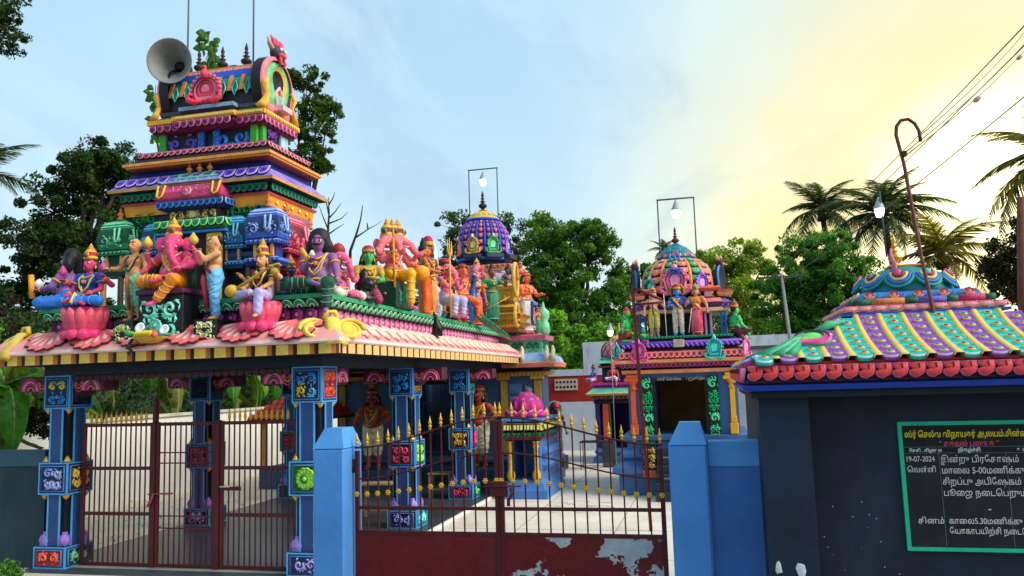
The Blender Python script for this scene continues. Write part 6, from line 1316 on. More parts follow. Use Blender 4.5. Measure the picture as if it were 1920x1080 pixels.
    def text(s, x, z, size, col, bold=.0, sx=1.):
        cu = bpy.data.curves.new('lettering', 'FONT'); cu.body = s; cu.size = size; cu.offset = bold; cu.extrude = .0006
        o = bpy.data.objects.new('lettering', cu); SC.collection.objects.link(o)
        bpy.context.view_layer.update(); dg = bpy.context.evaluated_depsgraph_get(); me = bpy.data.meshes.new_from_object(o.evaluated_get(dg)); me.name = 'lettering'; bpy.data.objects.remove(o)
        me.materials.clear(); me.materials.append(P(col, .7, .1, 30)); inst('lettering', me, shed, T((x, 6.9705, z)) @ RX(90) @ S3(sx, 1, 1))
    ch = '#d8d4d8'
    text('ஸ்ரீ ெசல்வ விநாயகர் ஆலயம்.சின்ன கள்ளி', 1.455, 1.86, .064, '#e8d020', .0014, .70)
    text('“ தகவல் பலைக ”', 1.70, 1.79, .056, '#d84a6a', .001, .82)
    text('ேததி , கிழைம', 1.48, 1.748, .032, '#d8e0e4', .0008); text('நிகழ்ச்சி', 1.83, 1.748, .036, '#d8e0e4', .0008); text('உபயம்', 2.24, 1.748, .036, '#d8e0e4', .0008)
    text('19-07-2024', 1.448, 1.672, .06, ch, 0, .76); text('ெவள்ளி', 1.455, 1.59, .06, ch, 0, .8)
    for i, s in enumerate(('இன்று பிரேதாஷம்', 'மாைல 5-00மணிக்கு', 'சிறப்பு அபிேஷகம்', 'பூைஜ நைடெபறும்')): text(s, 1.70, 1.665-i*.085, .068, ch, 0, .80)
    text('-', 2.0, 1.29, .08, ch); text('தினம்', 1.5, 1.2, .06, ch); text('காைல5.30மணிக்கு', 1.72, 1.2, .062, ch, 0, .80); text('ேயாகாபயிற்சி நைடெபறும்', 1.72, 1.125, .062, ch, 0, .76)
    # flaked paint and paste marks on the wall
    for x, z, s in ((.43, .87, .05), (.60, .85, .065)):
        rn = random.Random(int(x*100)); o = [(math.cos(a*.7)*s*rn.uniform(.6, 1.1)*.7, math.sin(a*.7)*s*rn.uniform(.7, 1.2)) for a in range(9)]
        put('paint_flake', MB().boss(o, [(1, .002, 0), (.9, .003, 0)]).xf(T((x, 6.819, z))), ['#c8d4da'], shed)
    rn = random.Random(9)
    for i in range(14):
        x, z = rn.uniform(.8, 1.4), rn.uniform(.75, 1.4); put('paint_flake', MB().boss([(0, 0), (.007, .002), (.005, .009), (-.003, .007)], [(1, .001, 0)]).xf(T((x, 6.999, z))), ['#b8c4d0' if i % 4 else '#4a80d0'], shed)
shed_build()
for o in shed.children:      # the stacked cap sits down on the sweeping roof
    if o.name.split('.')[0] in ('blue_lip', 'pink_band', 'wave_petal', 'garland_segment', 'blue_band', 'round_flower', 'leaf_relief', 'crown_core', 'scallop', 'crown_plate', 'finial'):
        o.location.z -= .12
        if o.name.startswith('crown_core'): o.scale.z = 1.2
        if o.name.startswith('scallop'): o.scale.z = 1.3; o.location.z += .015
        if o.name.startswith(('crown_plate', 'finial')): o.location.z += .045
# hooked pole and lamp over the shed
pole = thing('hooked_pole', 'tall rust-brown steel pole with a hooked top rising from the shed roof', 'pole', (1.87, 7.45, 2.6))
put('pole', MB().tube([(1.885, 7.4, 2.60), (1.87, 7.42, 2.78), (1.82, 7.5, 3.38), (1.77, 7.58, 4.2), (1.73, 7.6, 4.48), (1.74, 7.6, 4.56), (1.78, 7.6, 4.61), (1.84, 7.6, 4.615), (1.89, 7.6, 4.57), (1.92, 7.6, 4.5), (1.925, 7.6, 4.40)], .016, 8), [P('#6a3a30', .6, .25, 8, dirt=.2)], pole)
put('clamp', MB().box(1.755, 1.80, 7.55, 7.6, 4.27, 4.32, 0, .008), ['#3a2420'], pole)
def lamp(name, lab, x, y, z, s=1., arm=None, grp='lit pendant lamps'):
    t = thing(name, lab, 'lamp', (x, y, z), 0, grp)
    put('shade', MB().lathe([(.115*s, 0), (.11*s, .02*s), (.07*s, .12*s), (.04*s, .19*s), (.025*s, .24*s), (.01*s, .26*s)], (x, y, z), 14), ['#aab0b4'], t)
    put('bulb', MB().lathe([(.02*s, -.2*s), (.07*s, -.185*s), (.095*s, -.1*s), (.105*s, -.004*s)], (x, y, z), 14), [LAMP], t)
    return t
LAMP = emit('#f4fbff', 2.2)
lp = lamp('shed_lamp', 'lit white lamp on a thin rod above the shed kalasha', 1.60, 7.9, 3.88, .42)
put('rod', MB().tube([(1.62, 7.86, 3.42), (1.61, 7.88, 4.04)], .008, 6), ['#4a4a50'], lp)
tag(put('tied_cloth', MB().tube([(1.67, 7.9, 3.5), (1.65, 7.84, 3.42), (1.67, 7.8, 3.34), (1.65, 7.78, 3.26)], [.01, .016, .022, .026], 6, flat=.5), ['#c86a8a']), 'faded pink cloth tied to the rod beside the shed kalasha', 'cloth')
def dome_mesh(R, zb, zt, n, cols, bulge=1.0, sh=.55, name='dome'):
    """ribbed dome: (r, z) profile bulging out then closing in"""
    pr = []
    for i in range(13):
        t = i/12; a = t*math.pi/2; pr.append((R*(math.cos(a)**sh if t < 1 else 0)*(1+.10*bulge*math.sin(t*math.pi)) if t < .999 else R*.12, zb+(zt-zb)*math.sin(a)**1.05))
    return pr
def prof_at(pr, t):
    k = t*(len(pr)-1); i = min(int(k), len(pr)-2); f = k-i
    return pr[i][0]*(1-f)+pr[i+1][0]*f, pr[i][1]*(1-f)+pr[i+1][1]*f
def shrine_dome(t, cx, cy, R, zb, zt, nrib, rib, cols, scales=4, t1=.86, fill=.78):
    pr = dome_mesh(R, zb, zt, 13, None); put('dome', MB().lathe([(r-.02, z) for r, z in pr], (cx, cy, 0), 32), [cols[-1]], t)
    b = MB(); w = R*math.pi*2/nrib*.13
    for j in range(9):
        r, z = prof_at(pr, t1*j/8); ww = w*(r/R)**.7; b.add([(-ww, -r, z), (-ww*.6, -r-.03, z+.005), (ww*.6, -r-.03, z+.005), (ww, -r, z)], [])
    b.f = [(j*4+a, j*4+a+1, j*4+a+5, j*4+a+4) for j in range(8) for a in range(3)]; b.m = [0]*len(b.f); b.sm = [True]*len(b.f)
    rm = fixn(b.mesh('rib', mats(rib)))
    sm = []
    for c in cols[:-1]:
        q = MB().boss(U_out(1, 1, 7), [(1, .1, 1), (.85, .2, 0), (.5, .25, 0)]).ball((0, -.24, -.48), (.27, .12, .27), 8, 5, 1).ball((0, -.3, -.48), (.14, .1, .14), 6, 4, 2); sm.append(fixn(q.mesh('dome_scale', mats(c[0], c[1], c[2]))))
    for i in range(nrib):
        a = 360/nrib*i
        if math.cos(rad(a-18)) < -.25: continue
        inst('rib', rm, t, T((cx, cy, 0)) @ RZ(a))
        for j in range(scales):
            tt = t1*(j+.95)/scales; r, z = prof_at(pr, tt); r0, z0 = prof_at(pr, max(0, tt-.12)); ang = math.degrees(math.atan2(r0-r, z-z0)); s = 2*math.pi*r/nrib*fill
            inst('dome_scale', sm[i % len(sm)], t, T((cx, cy, 0)) @ RZ(a+180/nrib) @ T((0, -r-.005, z)) @ RX(-ang) @ S3(s, .14*R, (zt-zb)*.95/scales*.92))
    return pr
def kudu(t, x, y, z, w, h, c, face=0, nm='horseshoe_shield'):
    """flame-edged horseshoe shield: inner arch, curls, crest"""
    mb = MB().boss(arch_out(w*.8, h*.8, 11), [(1, .03*w*3, 0), (.85, .05*w*3, 1), (.75, .03*w*3, 2), (.55, .05*w*3, 0), (.45, .03*w*3, 2), (.2, .04*w*3, 1)])
    for i in range(9):
        a = math.pi*(i+.5)/9; mb.ball((math.cos(a)*w*.42, -.05*w*2, h*.38+math.sin(a)*h*.42), w*.065, 6, 4, 0)
    for s in (-1, 1): mb.tube([(s*w*.1, -.1*w, .03*h), (s*w*.3, -.14*w, -.0), (s*w*.5, -.12*w, .1*h), (s*w*.5, -.12*w, .24*h), (s*w*.4, -.12*w, .22*h)], [w*.05, w*.075, w*.075, w*.05, w*.03], 6, mi=0)
    mb.tube([(0, -.1*w, h*.78), (0, -.13*w, h*.9), (0, -.1*w, h)], [w*.13, w*.1, .005], 6, mi=1)
    return inst(nm, fixn(mb.mesh(nm, mats(*c))), t, T((x, y, z)) @ RZ(face))
# ================================================================ BLUE DOMED TOWER over the main shrine
bt = thing('domed_tower', 'blue ribbed domed tower with crowded tiers behind the hall roof', 'temple tower', (-6.5, 23, 3.5))
def blue_tower():
    cx, cy = -6.5, 23.2
    put('tier', sweep(cx-1.3, cx+1.3, cy-1.2, cy+1.2, [(0, 3.5, 0), (.1, 3.55, 1), (.1, 3.62, 1), (-.1, 3.65, 0), (-.1, 3.9, 0), (.05, 3.92, 2), (.12, 4.0, 2), (-.1, 4.05, 0), (-.1, 4.35, 0)]), mats('#141a30', '#1a9ab0', '#d84a90'), bt)
    put('tier', sweep(cx-1.2, cx+1.2, cy-1.1, cy+1.1, [(0, 4.35, 0), (.1, 4.4, 1), (.16, 4.5, 1), (.02, 4.55, 2), (.1, 4.62, 2), (0, 4.7, 3), (.14, 4.78, 3), (.0, 4.95, 3), (-.1, 4.96, 0), (-.1, 5.0, 0)]), mats('#121628', '#c82a6a', '#6ac0c8', '#4a3aa0'), bt)
    put('tier', sweep(cx-1.0, cx+1.0, cy-.95, cy+.95, [(0, 4.96, 4), (.12, 4.98, 4), (.12, 5.05, 5), (-.1, 5.06, 5), (-.1, 5.4, 0), (.02, 5.42, 1), (.1, 5.5, 1), (.05, 5.52, 2), (.08, 5.6, 2), (.02, 5.63, 3), (.0, 5.78, 3), (-.12, 5.8, 0)]), mats('#121628', '#8a2a7a', '#c8a07a', '#e86a5a', '#e8c8a0', '#5a1420'), bt)
    pe = petal(.13, .12, .05, ['#f0a0c0', '#a83a90', '#4a1a58']); pb = petal(.14, .12, .05, ['#9ab8f4', '#5a4ac0', '#2a1a70']); pc = petal(.12, .12, .05, ['#f8c090', '#e8583a', '#8a2018'])
    for (me, o, z) in ((pe, 1.42, 3.99), (pb, 1.34, 4.78), (pc, 1.1, 5.76), (pe, 1.1, 5.5)):
        n = int(o*2/.15); row('petal', me, bt, (cx-o, cy-o+.1-.04, z), (cx+o, cy-o+.1-.04, z), n); row('petal', me, bt, (cx+o+.02, cy-o+.1, z), (cx+o+.02, cy+o-.3, z), n-3, face=RIGHT)
    # small pavilions at the corners and middle of the tiers
    for (x, y, z, w, h, c, f) in ((cx+.95, cy-1.15, 4.0, .4, .62, ('#3a1430', '#e86a8a', '#f8b0b8'), 0), (cx+.3, cy-1.15, 4.0, .34, .55, ('#14304a', '#e89a4a', '#f4d090'), 0), (cx+1.2, cy-.5, 4.0, .4, .62, ('#143a3a', '#e8a04a', '#f8d8a0'), 90), (cx+1.2, cy+.3, 4.0, .4, .6, ('#3a1430', '#c84a8a', '#f0a0c8'), 90),
                                (cx+.8, cy-.98, 5.02, .3, .5, ('#2a1440', '#e88a5a', '#f4c89a'), 0), (cx-.75, cy-.98, 5.02, .3, .5, ('#2a1440', '#e86a6a', '#f4b8a0'), 0)):
        kuta(bt, x, y, z, w, h, c, f, fin=None, seed=int(w*100)+f)
    # octagonal neck with niches
    put('neck', MB().lathe([(.78, 5.78), (.78, 5.82), (.62, 5.83), (.62, 6.12), (.74, 6.14), (.77, 6.2), (.6, 6.22)], (cx, cy, 0), 8, sm=False, a0=math.pi/8), ['#1c2450'], bt)
    put('neck_ring', MB().lathe([(.78, 5.98), (.84, 6.0), (.84, 6.05), (.7, 6.06)], (cx, cy, 0), 16, sm=False), ['#2a7ad8'], bt)
    pr = shrine_dome(bt, cx, cy, .77, 6.18, 7.3, 20, '#1f5ae0', [('#d84a5a', '#f4a0a0', '#2a2a6a'), ('#8a3a90', '#e87a9a', '#2a2a6a'), '#141c58'], 7, .86, .52)
    kc = (('#e8b04a', '#f4d890', '#3a1a10'), ('#2aa860', '#7ae0a0', '#0a3a20'), ('#7a5ac8', '#b8a0f0', '#201040'), ('#e8806a', '#f8c0b0', '#3a1410'))
    for i, a in enumerate((-8, 36, 80, -52)): kudu(bt, cx+math.sin(rad(a))*.78, cy-math.cos(rad(a))*.78, 6.16, .46, .6, kc[i], a)
    for i, a in enumerate((-8, 36, 80)): put('ledge_block', MB().box(-.26, .26, -.18, .1, 6.02, 6.14).xf(T((cx, cy, 0)) @ RZ(a) @ T((0, -.80, 0))), ['#2a3a4a'], bt)
    put('cap', MB().lathe([(.5, 7.22, 1), (.56, 7.24, 1), (.52, 7.3, 0), (.44, 7.38, 0), (.3, 7.5, 0), (.16, 7.56, 2), (.12, 7.6, 2)], (cx, cy, 0), 20), mats('#d8b04a', '#1f5ae0', '#8a4a1c'), bt)
    for i in range(8): inst('leaf_relief', sc_mesh(.26, .2, 80, ['#2a9a5a', '#e8d070']), bt, T((cx, cy, 0)) @ RZ(i*45+10) @ T((0, -.47, 7.3)) @ RX(-38))
    kalasha(bt, cx, cy, 7.58, .78, '#2a1a14')
blue_tower()
S3n = 'small painted deities on the blue domed tower'
figure('elephant_headed_deity', 'pink elephant-headed deity with yellow lap seated high on the blue domed tower', 'statue', (-6.35, 21.85, 5.02), 4, 1.25, S3n, pose='cross', skin='#d86a7a', lower='#f0b020', elephant=True, belly=.9, crown=GOLD, cap_h=.16, arms=[(-1, (-.2, -.1, .62), (-1, 0, -.8)), (1, (.2, -.1, .62), (1, 0, -.8)), (-1, (-.26, 0, .78), (-1, 0, -.8)), (1, (.26, 0, .78), (1, 0, -.8))], res=.02)
figure('seated_attendant', 'dark purple seated attendant at the corner of the blue domed tower', 'statue', (-5.45, 21.9, 5.0), 20, 1.0, S3n, pose='down', skin='#4a3a60', lower='#2a5a50', bighair=True, belly=.7, res=.025)
figure('standing_attendant', 'red clad small attendant leaning at the right corner of the blue domed tower', 'statue', (-5.2, 22.4, 4.8), 50, 1.0, S3n, skin='#e0708a', lower='#c83a4a', lstyle='skirt', upper='#c84a5a', crown=GOLD, cstyle=1, cap_h=.08, res=.025)
figure('seated_attendant', 'small pale pink attendant above the golden chariot', 'statue', (-5.15, 21.9, 4.35), 40, .9, S3n, pose='cross', skin='#e8a0b0', lower='#c87aa8', crown=GOLD, cstyle=1, cap_h=.1, res=.025)
def bull(lab, x, y, z, s, rot, col='#d8cce0', group='reclining white bulls on the tower'):
    t = thing('bull_statue', lab, 'bull statue', (x, y, z), rot, group)
    me = field_mesh('body', [ell((0, 0, .2), (.3, .13, .14)), ell((.26, 0, .28), (.14, .1, .14)), ell((.16, 0, .36), (.09, .07, .08)), cap((.3, 0, .32), (.42, 0, .42), .08, .06), cap((.42, 0, .44), (.54, 0, .38), .065, .035), cap((-.2, .1, .1), (-.02, .15, .05), .06, .04), cap((-.2, -.1, .1), (-.02, -.15, .05), .06, .04), cap((.28, -.1, .12), (.42, -.12, .04), .05, .03), cap((.28, .1, .12), (.42, .12, .04), .05, .03), cap((-.3, 0, .22), (-.36, .02, .06), .02, .012)], col, .02, .03, mx=Matrix.Diagonal((s, s, s, 1)))
    o = bpy.data.objects.new('body', me); SC.collection.objects.link(o); o.parent = t
    for sg in (-1, 1):
        putl('horn', MB().tube([(.4*s, sg*.04*s, .49*s), (.38*s, sg*.09*s, .56*s), (.41*s, sg*.08*s, .62*s)], [.02*s, .015*s, .004*s], 6), ['#b09a60'], t)
        putl('ear', MB().tube([(.4*s, sg*.05*s, .46*s), (.36*s, sg*.13*s, .45*s)], [.02*s, .012*s], 5), [col], t)
    putl('saddle_cloth', MB().tube([(-.02*s, -.14*s, .15*s), (-.02*s, -.1*s, .3*s), (-.02*s, 0, .35*s), (-.02*s, .1*s, .3*s), (-.02*s, .14*s, .15*s)], .05*s, 6, flat=.4), ['#b8304a'], t)
bull('white reclining bull right of the elephant-headed deity on the blue domed tower', -5.95, 21.9, 5.06, .95, 0)
bull('white reclining bull left of the elephant-headed deity on the blue domed tower', -7.1, 21.95, 5.06, .95, 180)
# ================================================================ lamp frames over the towers
def frame(lab, x0, x1, y, z0, z1, zl, s):
    t = thing('steel_frame', lab, 'frame', ((x0+x1)/2, y, z0), 0, 'thin steel lamp frames')
    put('frame', MB().tube([(x0, y, z0), (x0, y, z1)], .018, 6).tube([(x1, y, z0), (x1, y, z1)], .018, 6).tube([(x0-.02, y, z1), (x1+.02, y, z1)], .02, 6), [P('#4c5452', .5, .2, 6)], t)
    lamp('pendant_lamp', 'lit white lamp hanging under the '+lab, (x0+x1)/2, y, zl, s)
frame('tall thin frame over the blue domed tower', -6.92, -6.02, 23.2, 6.6, 8.90, 8.57, 1.0)
frame('tall thin frame over the shrine dome with green pillars', -.98, -.16, 18.5, 4.5, 6.45, 6.18, .95)
# ================================================================ SHRINE WITH GREEN RELIEF PILLARS
an = thing('green_pillar_shrine', 'blue shrine with green relief door panels and a pink and green ribbed dome', 'shrine', (-.62, 17, 0))
def anj():
    Y = 17.0; X0, X1 = -1.75, .55; cx = -.61
    bl = P('#3a6298', .5, .1, 2, dirt=.08)
    put('plinth', sweep(X0, X1, Y, Y+2.6, [(.2, -.01, 0), (.2, .42, 0), (.32, .44, 0), (.32, .56, 0), (.2, .64, 0), (.1, .70, 0), (.16, .76, 0), (.16, .84, 0), (.06, .90, 0), (.02, .94, 0), (.02, 1.06, 0), (.12, 1.10, 0), (.14, 1.18, 0), (.02, 1.2, 0)]), [bl], an)
    put('wall', MB().box(X0+.04, -1.18, Y+.03, Y+2.5, 1.2, 2.45).box(-.10, X1-.04, Y+.03, Y+2.5, 1.2, 2.45).box(-1.179, -.101, Y+1.8, Y+2.5, 1.2, 2.45).box(-1.179, -.101, Y+.04, Y+.2, 2.36, 2.45), [bl], an)
    put('doorway', MB().box(-1.178, -1.14, Y-.02, Y+.12, .95, 2.36).box(-.14, -.102, Y-.02, Y+.12, .95, 2.36).box(-1.139, -.141, Y-.02, Y+.12, 2.3, 2.36), ['#1c1410'], an)
    put('back_wall', MB().box(-1.17, -.11, Y+1.75, Y+1.79, .95, 2.36), [P('#6a4a14', .7, .3, 2)], an)
    for x0, x1 in ((-1.42, -1.2), (-.09, .13)):
        put('panel', MB().box(x0, x1, Y-.06, Y+.02, 1.0, 2.38, 0, .006), ['#0c1a18'], an)
        for i in range(4): inst('leaf_relief', scroll((x1-x0)*1.02, .36, 90+i, ['#2ad88a', '#5aeaa8'], .03, sym=i % 2 == 0), an, T(((x0+x1)/2, Y-.066, 1.0+i*.345)))
        put('panel', MB().box(x0-.02, x1+.02, Y-.36, Y+.0, .52, .985, 0, .006), ['#1a1410'], an)
        inst('leaf_relief', scroll((x1-x0)*1.1, .44, 95, ['#f0c04a', '#f4d880'], .03), an, T(((x0+x1)/2, Y-.366, .54)))
        put('orange_base', MB().box(x0-.02, x1+.02, Y-.4, Y+.0, .38, .518), ['#b85a30'], an)
    for i, h in enumerate((.16, .32, .48, .64, .8, .94)): put('step', MB().box(-1.16, -.12, Y-1.05+i*.17, Y+.02, h-.16 if i else -.02, h-.003*i, 0, .006), [P('#2c3240', .5, .2, 3, dirt=.15)], an)
    put('hand_rail', MB().tube([(-1.0, Y-1.15, 0), (-1.0, Y-1.15, .85), (-.3, Y-1.15, .85), (-.3, Y-1.15, 0)], .018, 6).tube([(-1.0, Y-1.15, .45), (-.3, Y-1.15, .45)], .014, 6), ['#8a8c90'], an)
    for x, c in ((-1.60, P('#d8562a', .45, .12, 5)), (.40, P('#e0a020', .45, .12, 5))):
        put('pilaster', MB().box(x-.08, x+.08, Y-.1, Y+.02, 1.2, 1.42, 0, .01).box(x-.06, x+.06, Y-.08, Y+.02, 1.421, 1.56, 0, .01).box(x-.05, x+.05, Y-.07, Y+.02, 1.561, 2.12).lathe([(.06, 2.12), (.09, 2.15), (.06, 2.19), (.07, 2.23), (.11, 2.27), (.12, 2.3)], (x, Y-.03, 0), 12).box(x-.17, x+.17, Y-.14, Y+.02, 2.3, 2.37, 0, .01).box(x-.13, x+.13, Y-.12, Y+.02, 2.371, 2.44, 0, .008), [c], an)
    for w, z, s in ((.62, 2.33, 1),): 
        cu = bpy.data.curves.new('lettering', 'FONT'); cu.body = 'ஸ்ரீ ெசல்வ ஆஞ்சேநயர்'; cu.size = .085; cu.extrude = .001
        o = bpy.data.objects.new('lettering', cu); SC.collection.objects.link(o); bpy.context.view_layer.update()
        me = bpy.data.meshes.new_from_object(o.evaluated_get(bpy.context.evaluated_depsgraph_get())); bpy.data.objects.remove(o); me.materials.clear(); me.materials.append(P('#b8b8b8')); inst('lettering', me, an, T((-1.1, Y-.022, 2.31)) @ RX(90))
    put('beam', sweep(X0, X1, Y, Y+2.5, [(.0, 2.45, 0), (.06, 2.46, 0), (.07, 2.53, 0), (.0, 2.54, 1), (.02, 2.56, 1), (.1, 2.64, 1), (.08, 2.66, 1), (.2, 2.665, 0), (.24, 2.68, 0), (.25, 2.735, 0), (.2, 2.74, 2), (.1, 2.87, 2), (.02, 2.92, 2), (.0, 2.94, 3), (0, 3.0, 3), (.1, 3.01, 3), (.12, 3.06, 3), (.02, 3.08, 4), (.02, 3.1, 4)]), mats(P('#f08a4a', .45, .12, 4, hue='#f4b890'), '#4a1040', P('#d8404a'), '#281438', '#101010'), an)
    pk = petal(.1, .085, .04, ['#f078b8', '#c03a90', '#5a1048']); row('petal', pk, an, (X0-.08, Y-.095, 2.66), (X1+.08, Y-.095, 2.66), 26)
    cp = petal(.115, .17, .03, ['#f8b0a8', '#f0525a', '#8a1a2a']); row('petal', cp, an, (X0-.1, Y-.12, 2.9), (X1+.1, Y-.12, 2.9), 22, tilt=-34)
    vf = fixn(MB().tube([(-.035, 0, 0), (.0, -.03, -.04), (.04, -.03, -.07), (.02, -.01, -.09)], [.025, .03, .026, .01], 6).mesh('fringe_scroll', mats('#8a5ad0')))
    row('fringe_scroll', vf, an, (X0-.05, Y-.11, 3.07), (X1+.05, Y-.11, 3.07), 24)
    put('violet_bar', MB().tube([(X0-.1, Y-.1, 3.08), (X1+.1, Y-.1, 3.08)], .035, 8), ['#7a4ac8'], an)
    kudu(an, -1.42, Y-.2, 2.72, .34, .46, ('#e83aa0', '#f06ac0', '#8a1a60')); kudu(an, .10, Y-.2, 2.72, .38, .5, ('#1fc0b8', '#4ae0d0', '#0a6a6a'))
    kudu(an, X0-.12, Y-.1, 2.74, .22, .4, ('#1fb0b0', '#4ae0d0', '#0a6a6a'), -50); kudu(an, X1+.16, Y-.08, 2.74, .3, .44, ('#e86aa8', '#f4a0c8', '#8a1a60'), 60)
    # deity platform
    put('platform', sweep(-1.5, .42, Y+.02, Y+1.9, [(0, 3.1, 0), (.0, 3.16, 0), (.06, 3.17, 1), (.08, 3.22, 1), (0, 3.225, 1)]), mats('#16121c', '#1fa878'), an)
    bd = fixn(MB().boss(round_out(.028, 8), [(1, .01, 0), (.6, .02, 1)]).mesh('bead', mats('#6ae0b0', '#1a7a58'))); row('bead', bd, an, (-1.5, Y-.06, 3.195), (.42, Y-.06, 3.195), 26)
    put('core', MB().box(-1.25, .05, Y+.55, Y+1.7, 3.226, 4.0), [P('#12141e')], an)
    for x, c in ((-1.42, '#2a6ac0'), (-1.3, '#2a6ac0'), (-1.12, '#d8a0c0'), (-.05, '#c89ad0'), (.06, '#c89ad0'), (.28, '#2a6ac0'), (.36, '#2a6ac0')): put('small_column', MB().lathe([(.035, 3.226), (.03, 3.26), (.028, 3.68), (.04, 3.72)], (x, Y+.35, 0), 8), [c], an)
    put('small_cornice', sweep(-1.45, .38, Y+.4, Y+1.6, [(0, 3.72, 0), (.07, 3.73, 0), (.08, 3.79, 0), (.0, 3.8, 1), (.08, 3.84, 1), (.06, 3.9, 1), (.12, 3.905, 2), (.02, 3.98, 2), (.0, 4.0, 3), (-.1, 4.04, 3)]), mats('#e8b07a', '#5a3a90', '#8a6ac8', '#3a2a5a'), an)
    for x in (-1.12, .04): 
        put('eave_block', sweep(x-.24, x+.24, Y+.28, Y+.5, [(0, 3.72, 0), (.04, 3.73, 0), (.04, 3.8, 0), (-.02, 3.81, 1), (.02, 3.86, 1), (.05, 3.92, 2), (.0, 4.0, 2), (-.1, 4.02, 1), (-.16, 4.04, 3), (-.16, 4.16, 3), (-.02, 4.17, 4), (.02, 4.22, 4), (-.02, 4.26, 4)]), mats('#e8b890', '#5a2a6a', P('#f08a7a', .4, .2, 4), '#e8a0b0', '#e8603a'), an)
    for x in (-1.45, .38): put('eave_block', sweep(x-.14, x+.14, Y+.34, Y+.6, [(-.02, 4.04, 0), (0, 4.06, 0), (.03, 4.12, 1), (.0, 4.18, 1)]), mats('#e8a070', '#b03a2a'), an)
    pv = petal(.12, .1, .04, ['#c8a8f0', '#8a5ac8', '#4a2a80']); row('petal', pv, an, (-1.5, Y+.34, 3.9), (.44, Y+.34, 3.9), 17)
    put('neck', MB().lathe([(.62, 3.98), (.62, 4.1), (.7, 4.12), (.72, 4.18), (.6, 4.2)], (cx, Y+1.1, 0), 8, sm=False, a0=math.pi/8), ['#1c1a30'], an)
    cy = Y+1.1
    shrine_dome(an, cx, cy, .78, 4.14, 4.98, 16, P('#e8904a', .45, .12, 5), [('#f07a70', '#f8b0a0', '#c8304a'), ('#2a9a58', '#7ad0a0', '#0f5a30'), '#2a1a28'], 5, .8)
    put('dome_band', MB().lathe([(.60, 4.76, 0), (.63, 4.79, 0), (.57, 4.84, 1), (.52, 4.86, 1), (.5, 4.9, 2), (.42, 4.96, 2), (.36, 4.98, 0)], (cx, cy, 0), 28), mats('#e87aa0', '#8a6ad0', '#7a8ae0'), an)
    put('cap', MB().lathe([(.40, 4.96), (.44, 5.0), (.38, 5.1), (.26, 5.22), (.12, 5.3), (.06, 5.34)], (cx, cy, 0), 24), ['#14707a'], an)
    for i in range(7):
        a = (i-3)*45
        q = MB()
        for k, (r, c) in enumerate(((.14, 0), (.11, 1), (.08, 2), (.05, 3))): q.tube([(math.cos(math.pi*j/8)*r, -.012*k, math.sin(math.pi*j/8)*r*1.4) for j in range(9)], .016, 5, mi=c)
        inst('cap_petal', fixn(q.mesh('cap_petal', mats('#1a9aa0', '#2a6ad8', '#f0c070', '#e83a7a'))), an, T((cx, cy, 0)) @ RZ(a) @ T((0, -.40, 4.98)) @ RX(-34) @ S3(1.35, 1, 1.5))
    kalasha(an, cx, cy, 5.3, .52, '#5a2a28')
    kudu(an, cx-.02, cy-.80, 4.12, .62, .68, ('#f0609a', '#f49ac0', '#7a1a4a')); inst('blue_scroll', scroll(.34, .22, 99, ['#2a8ae8', '#3ab0f0'], .05), an, T((cx, cy-.9, 4.52)))
    kudu(an, cx+.52, cy-.62, 4.14, .4, .5, ('#9a5ad8', '#c8a0f0', '#3a1a60'), 40); kudu(an, cx-.55, cy-.6, 4.14, .36, .42, ('#1fa0a0', '#6ad8d0', '#0a4a50'), -42)
    f = MB().ball((0, -.04, 0), (.08, .06, .08), 9, 6, 0).ball((-.03, -.09, .02), .016, 5, 4, 1).ball((.03, -.09, .02), .016, 5, 4, 1).tube([(0, -.05, .06), (0, -.06, .13), (0, -.04, .2)], [.04, .03, .006], 6, mi=2)
    for s in (-1, 1): f.tube([(s*.05, -.04, .04), (s*.1, -.05, .1), (s*.1, -.03, .16)], [.03, .025, .005], 6, mi=2)
    inst('guardian_face', fixn(f.mesh('guardian_face', mats('#a87a3a', '#f0e8e0', '#2a8ae0'))), an, T((cx, cy-.82, 4.78)))
    for s in (-1, 1):   # side gables with guardian faces seen edge on
        g = MB().boss(arch_out(.6, .7, 13), [(1, .07, 0), (.85, .1, 1), (.6, .07, 0)]).ball((0, -.05, .74), (.12, .1, .11), 8, 6, 2).ball((0, -.13, .70), (.07, .05, .04), 7, 5, 3)
        for q in (-1, 1): g.tube([(q*.08, -.04, .8), (q*.14, -.04, .86), (q*.14, -.03, .93)], [.05, .035, .006], 6, mi=4)
        inst('side_gable', fixn(g.mesh('side_gable', mats('#1a1a28', '#2a7ac8', '#2a2a30', '#e0708a', '#e8a87a'))), an, T((cx+s*.88, cy-.05, 4.1)) @ RZ(s*72))
    put('speaker_box', MB().box(-.72, -.5, Y-.2, Y-.12, 2.98, 3.14, 0, .01), ['#b8a890'], an)
anj()
S4 = 'painted deities on the green pillar shrine'
figure('blue_deity', 'blue skinned deity in white dhoti with golden crown and bow, centre of the shrine roof', 'statue', (-.6, 17.12, 3.225), 0, 1.02, S4, skin='#2a90e0', lower='#d8d4c8', lstyle='long', longhair=True, crown=GOLD, cstyle=1, cap_h=.12, stripe='#e0b030', sash='#7a2a3a', halo='#e0a020', garland='#7a1f3a', upper='#1f5ab8', arms=[(-1, (-.1, -.16, .62), None), (1, (.22, -.1, .68), None)], props=[rod((.2, -.12, .05), (.28, -.1, .55), .008, '#e0d8c0', 'bow')], res=.014)
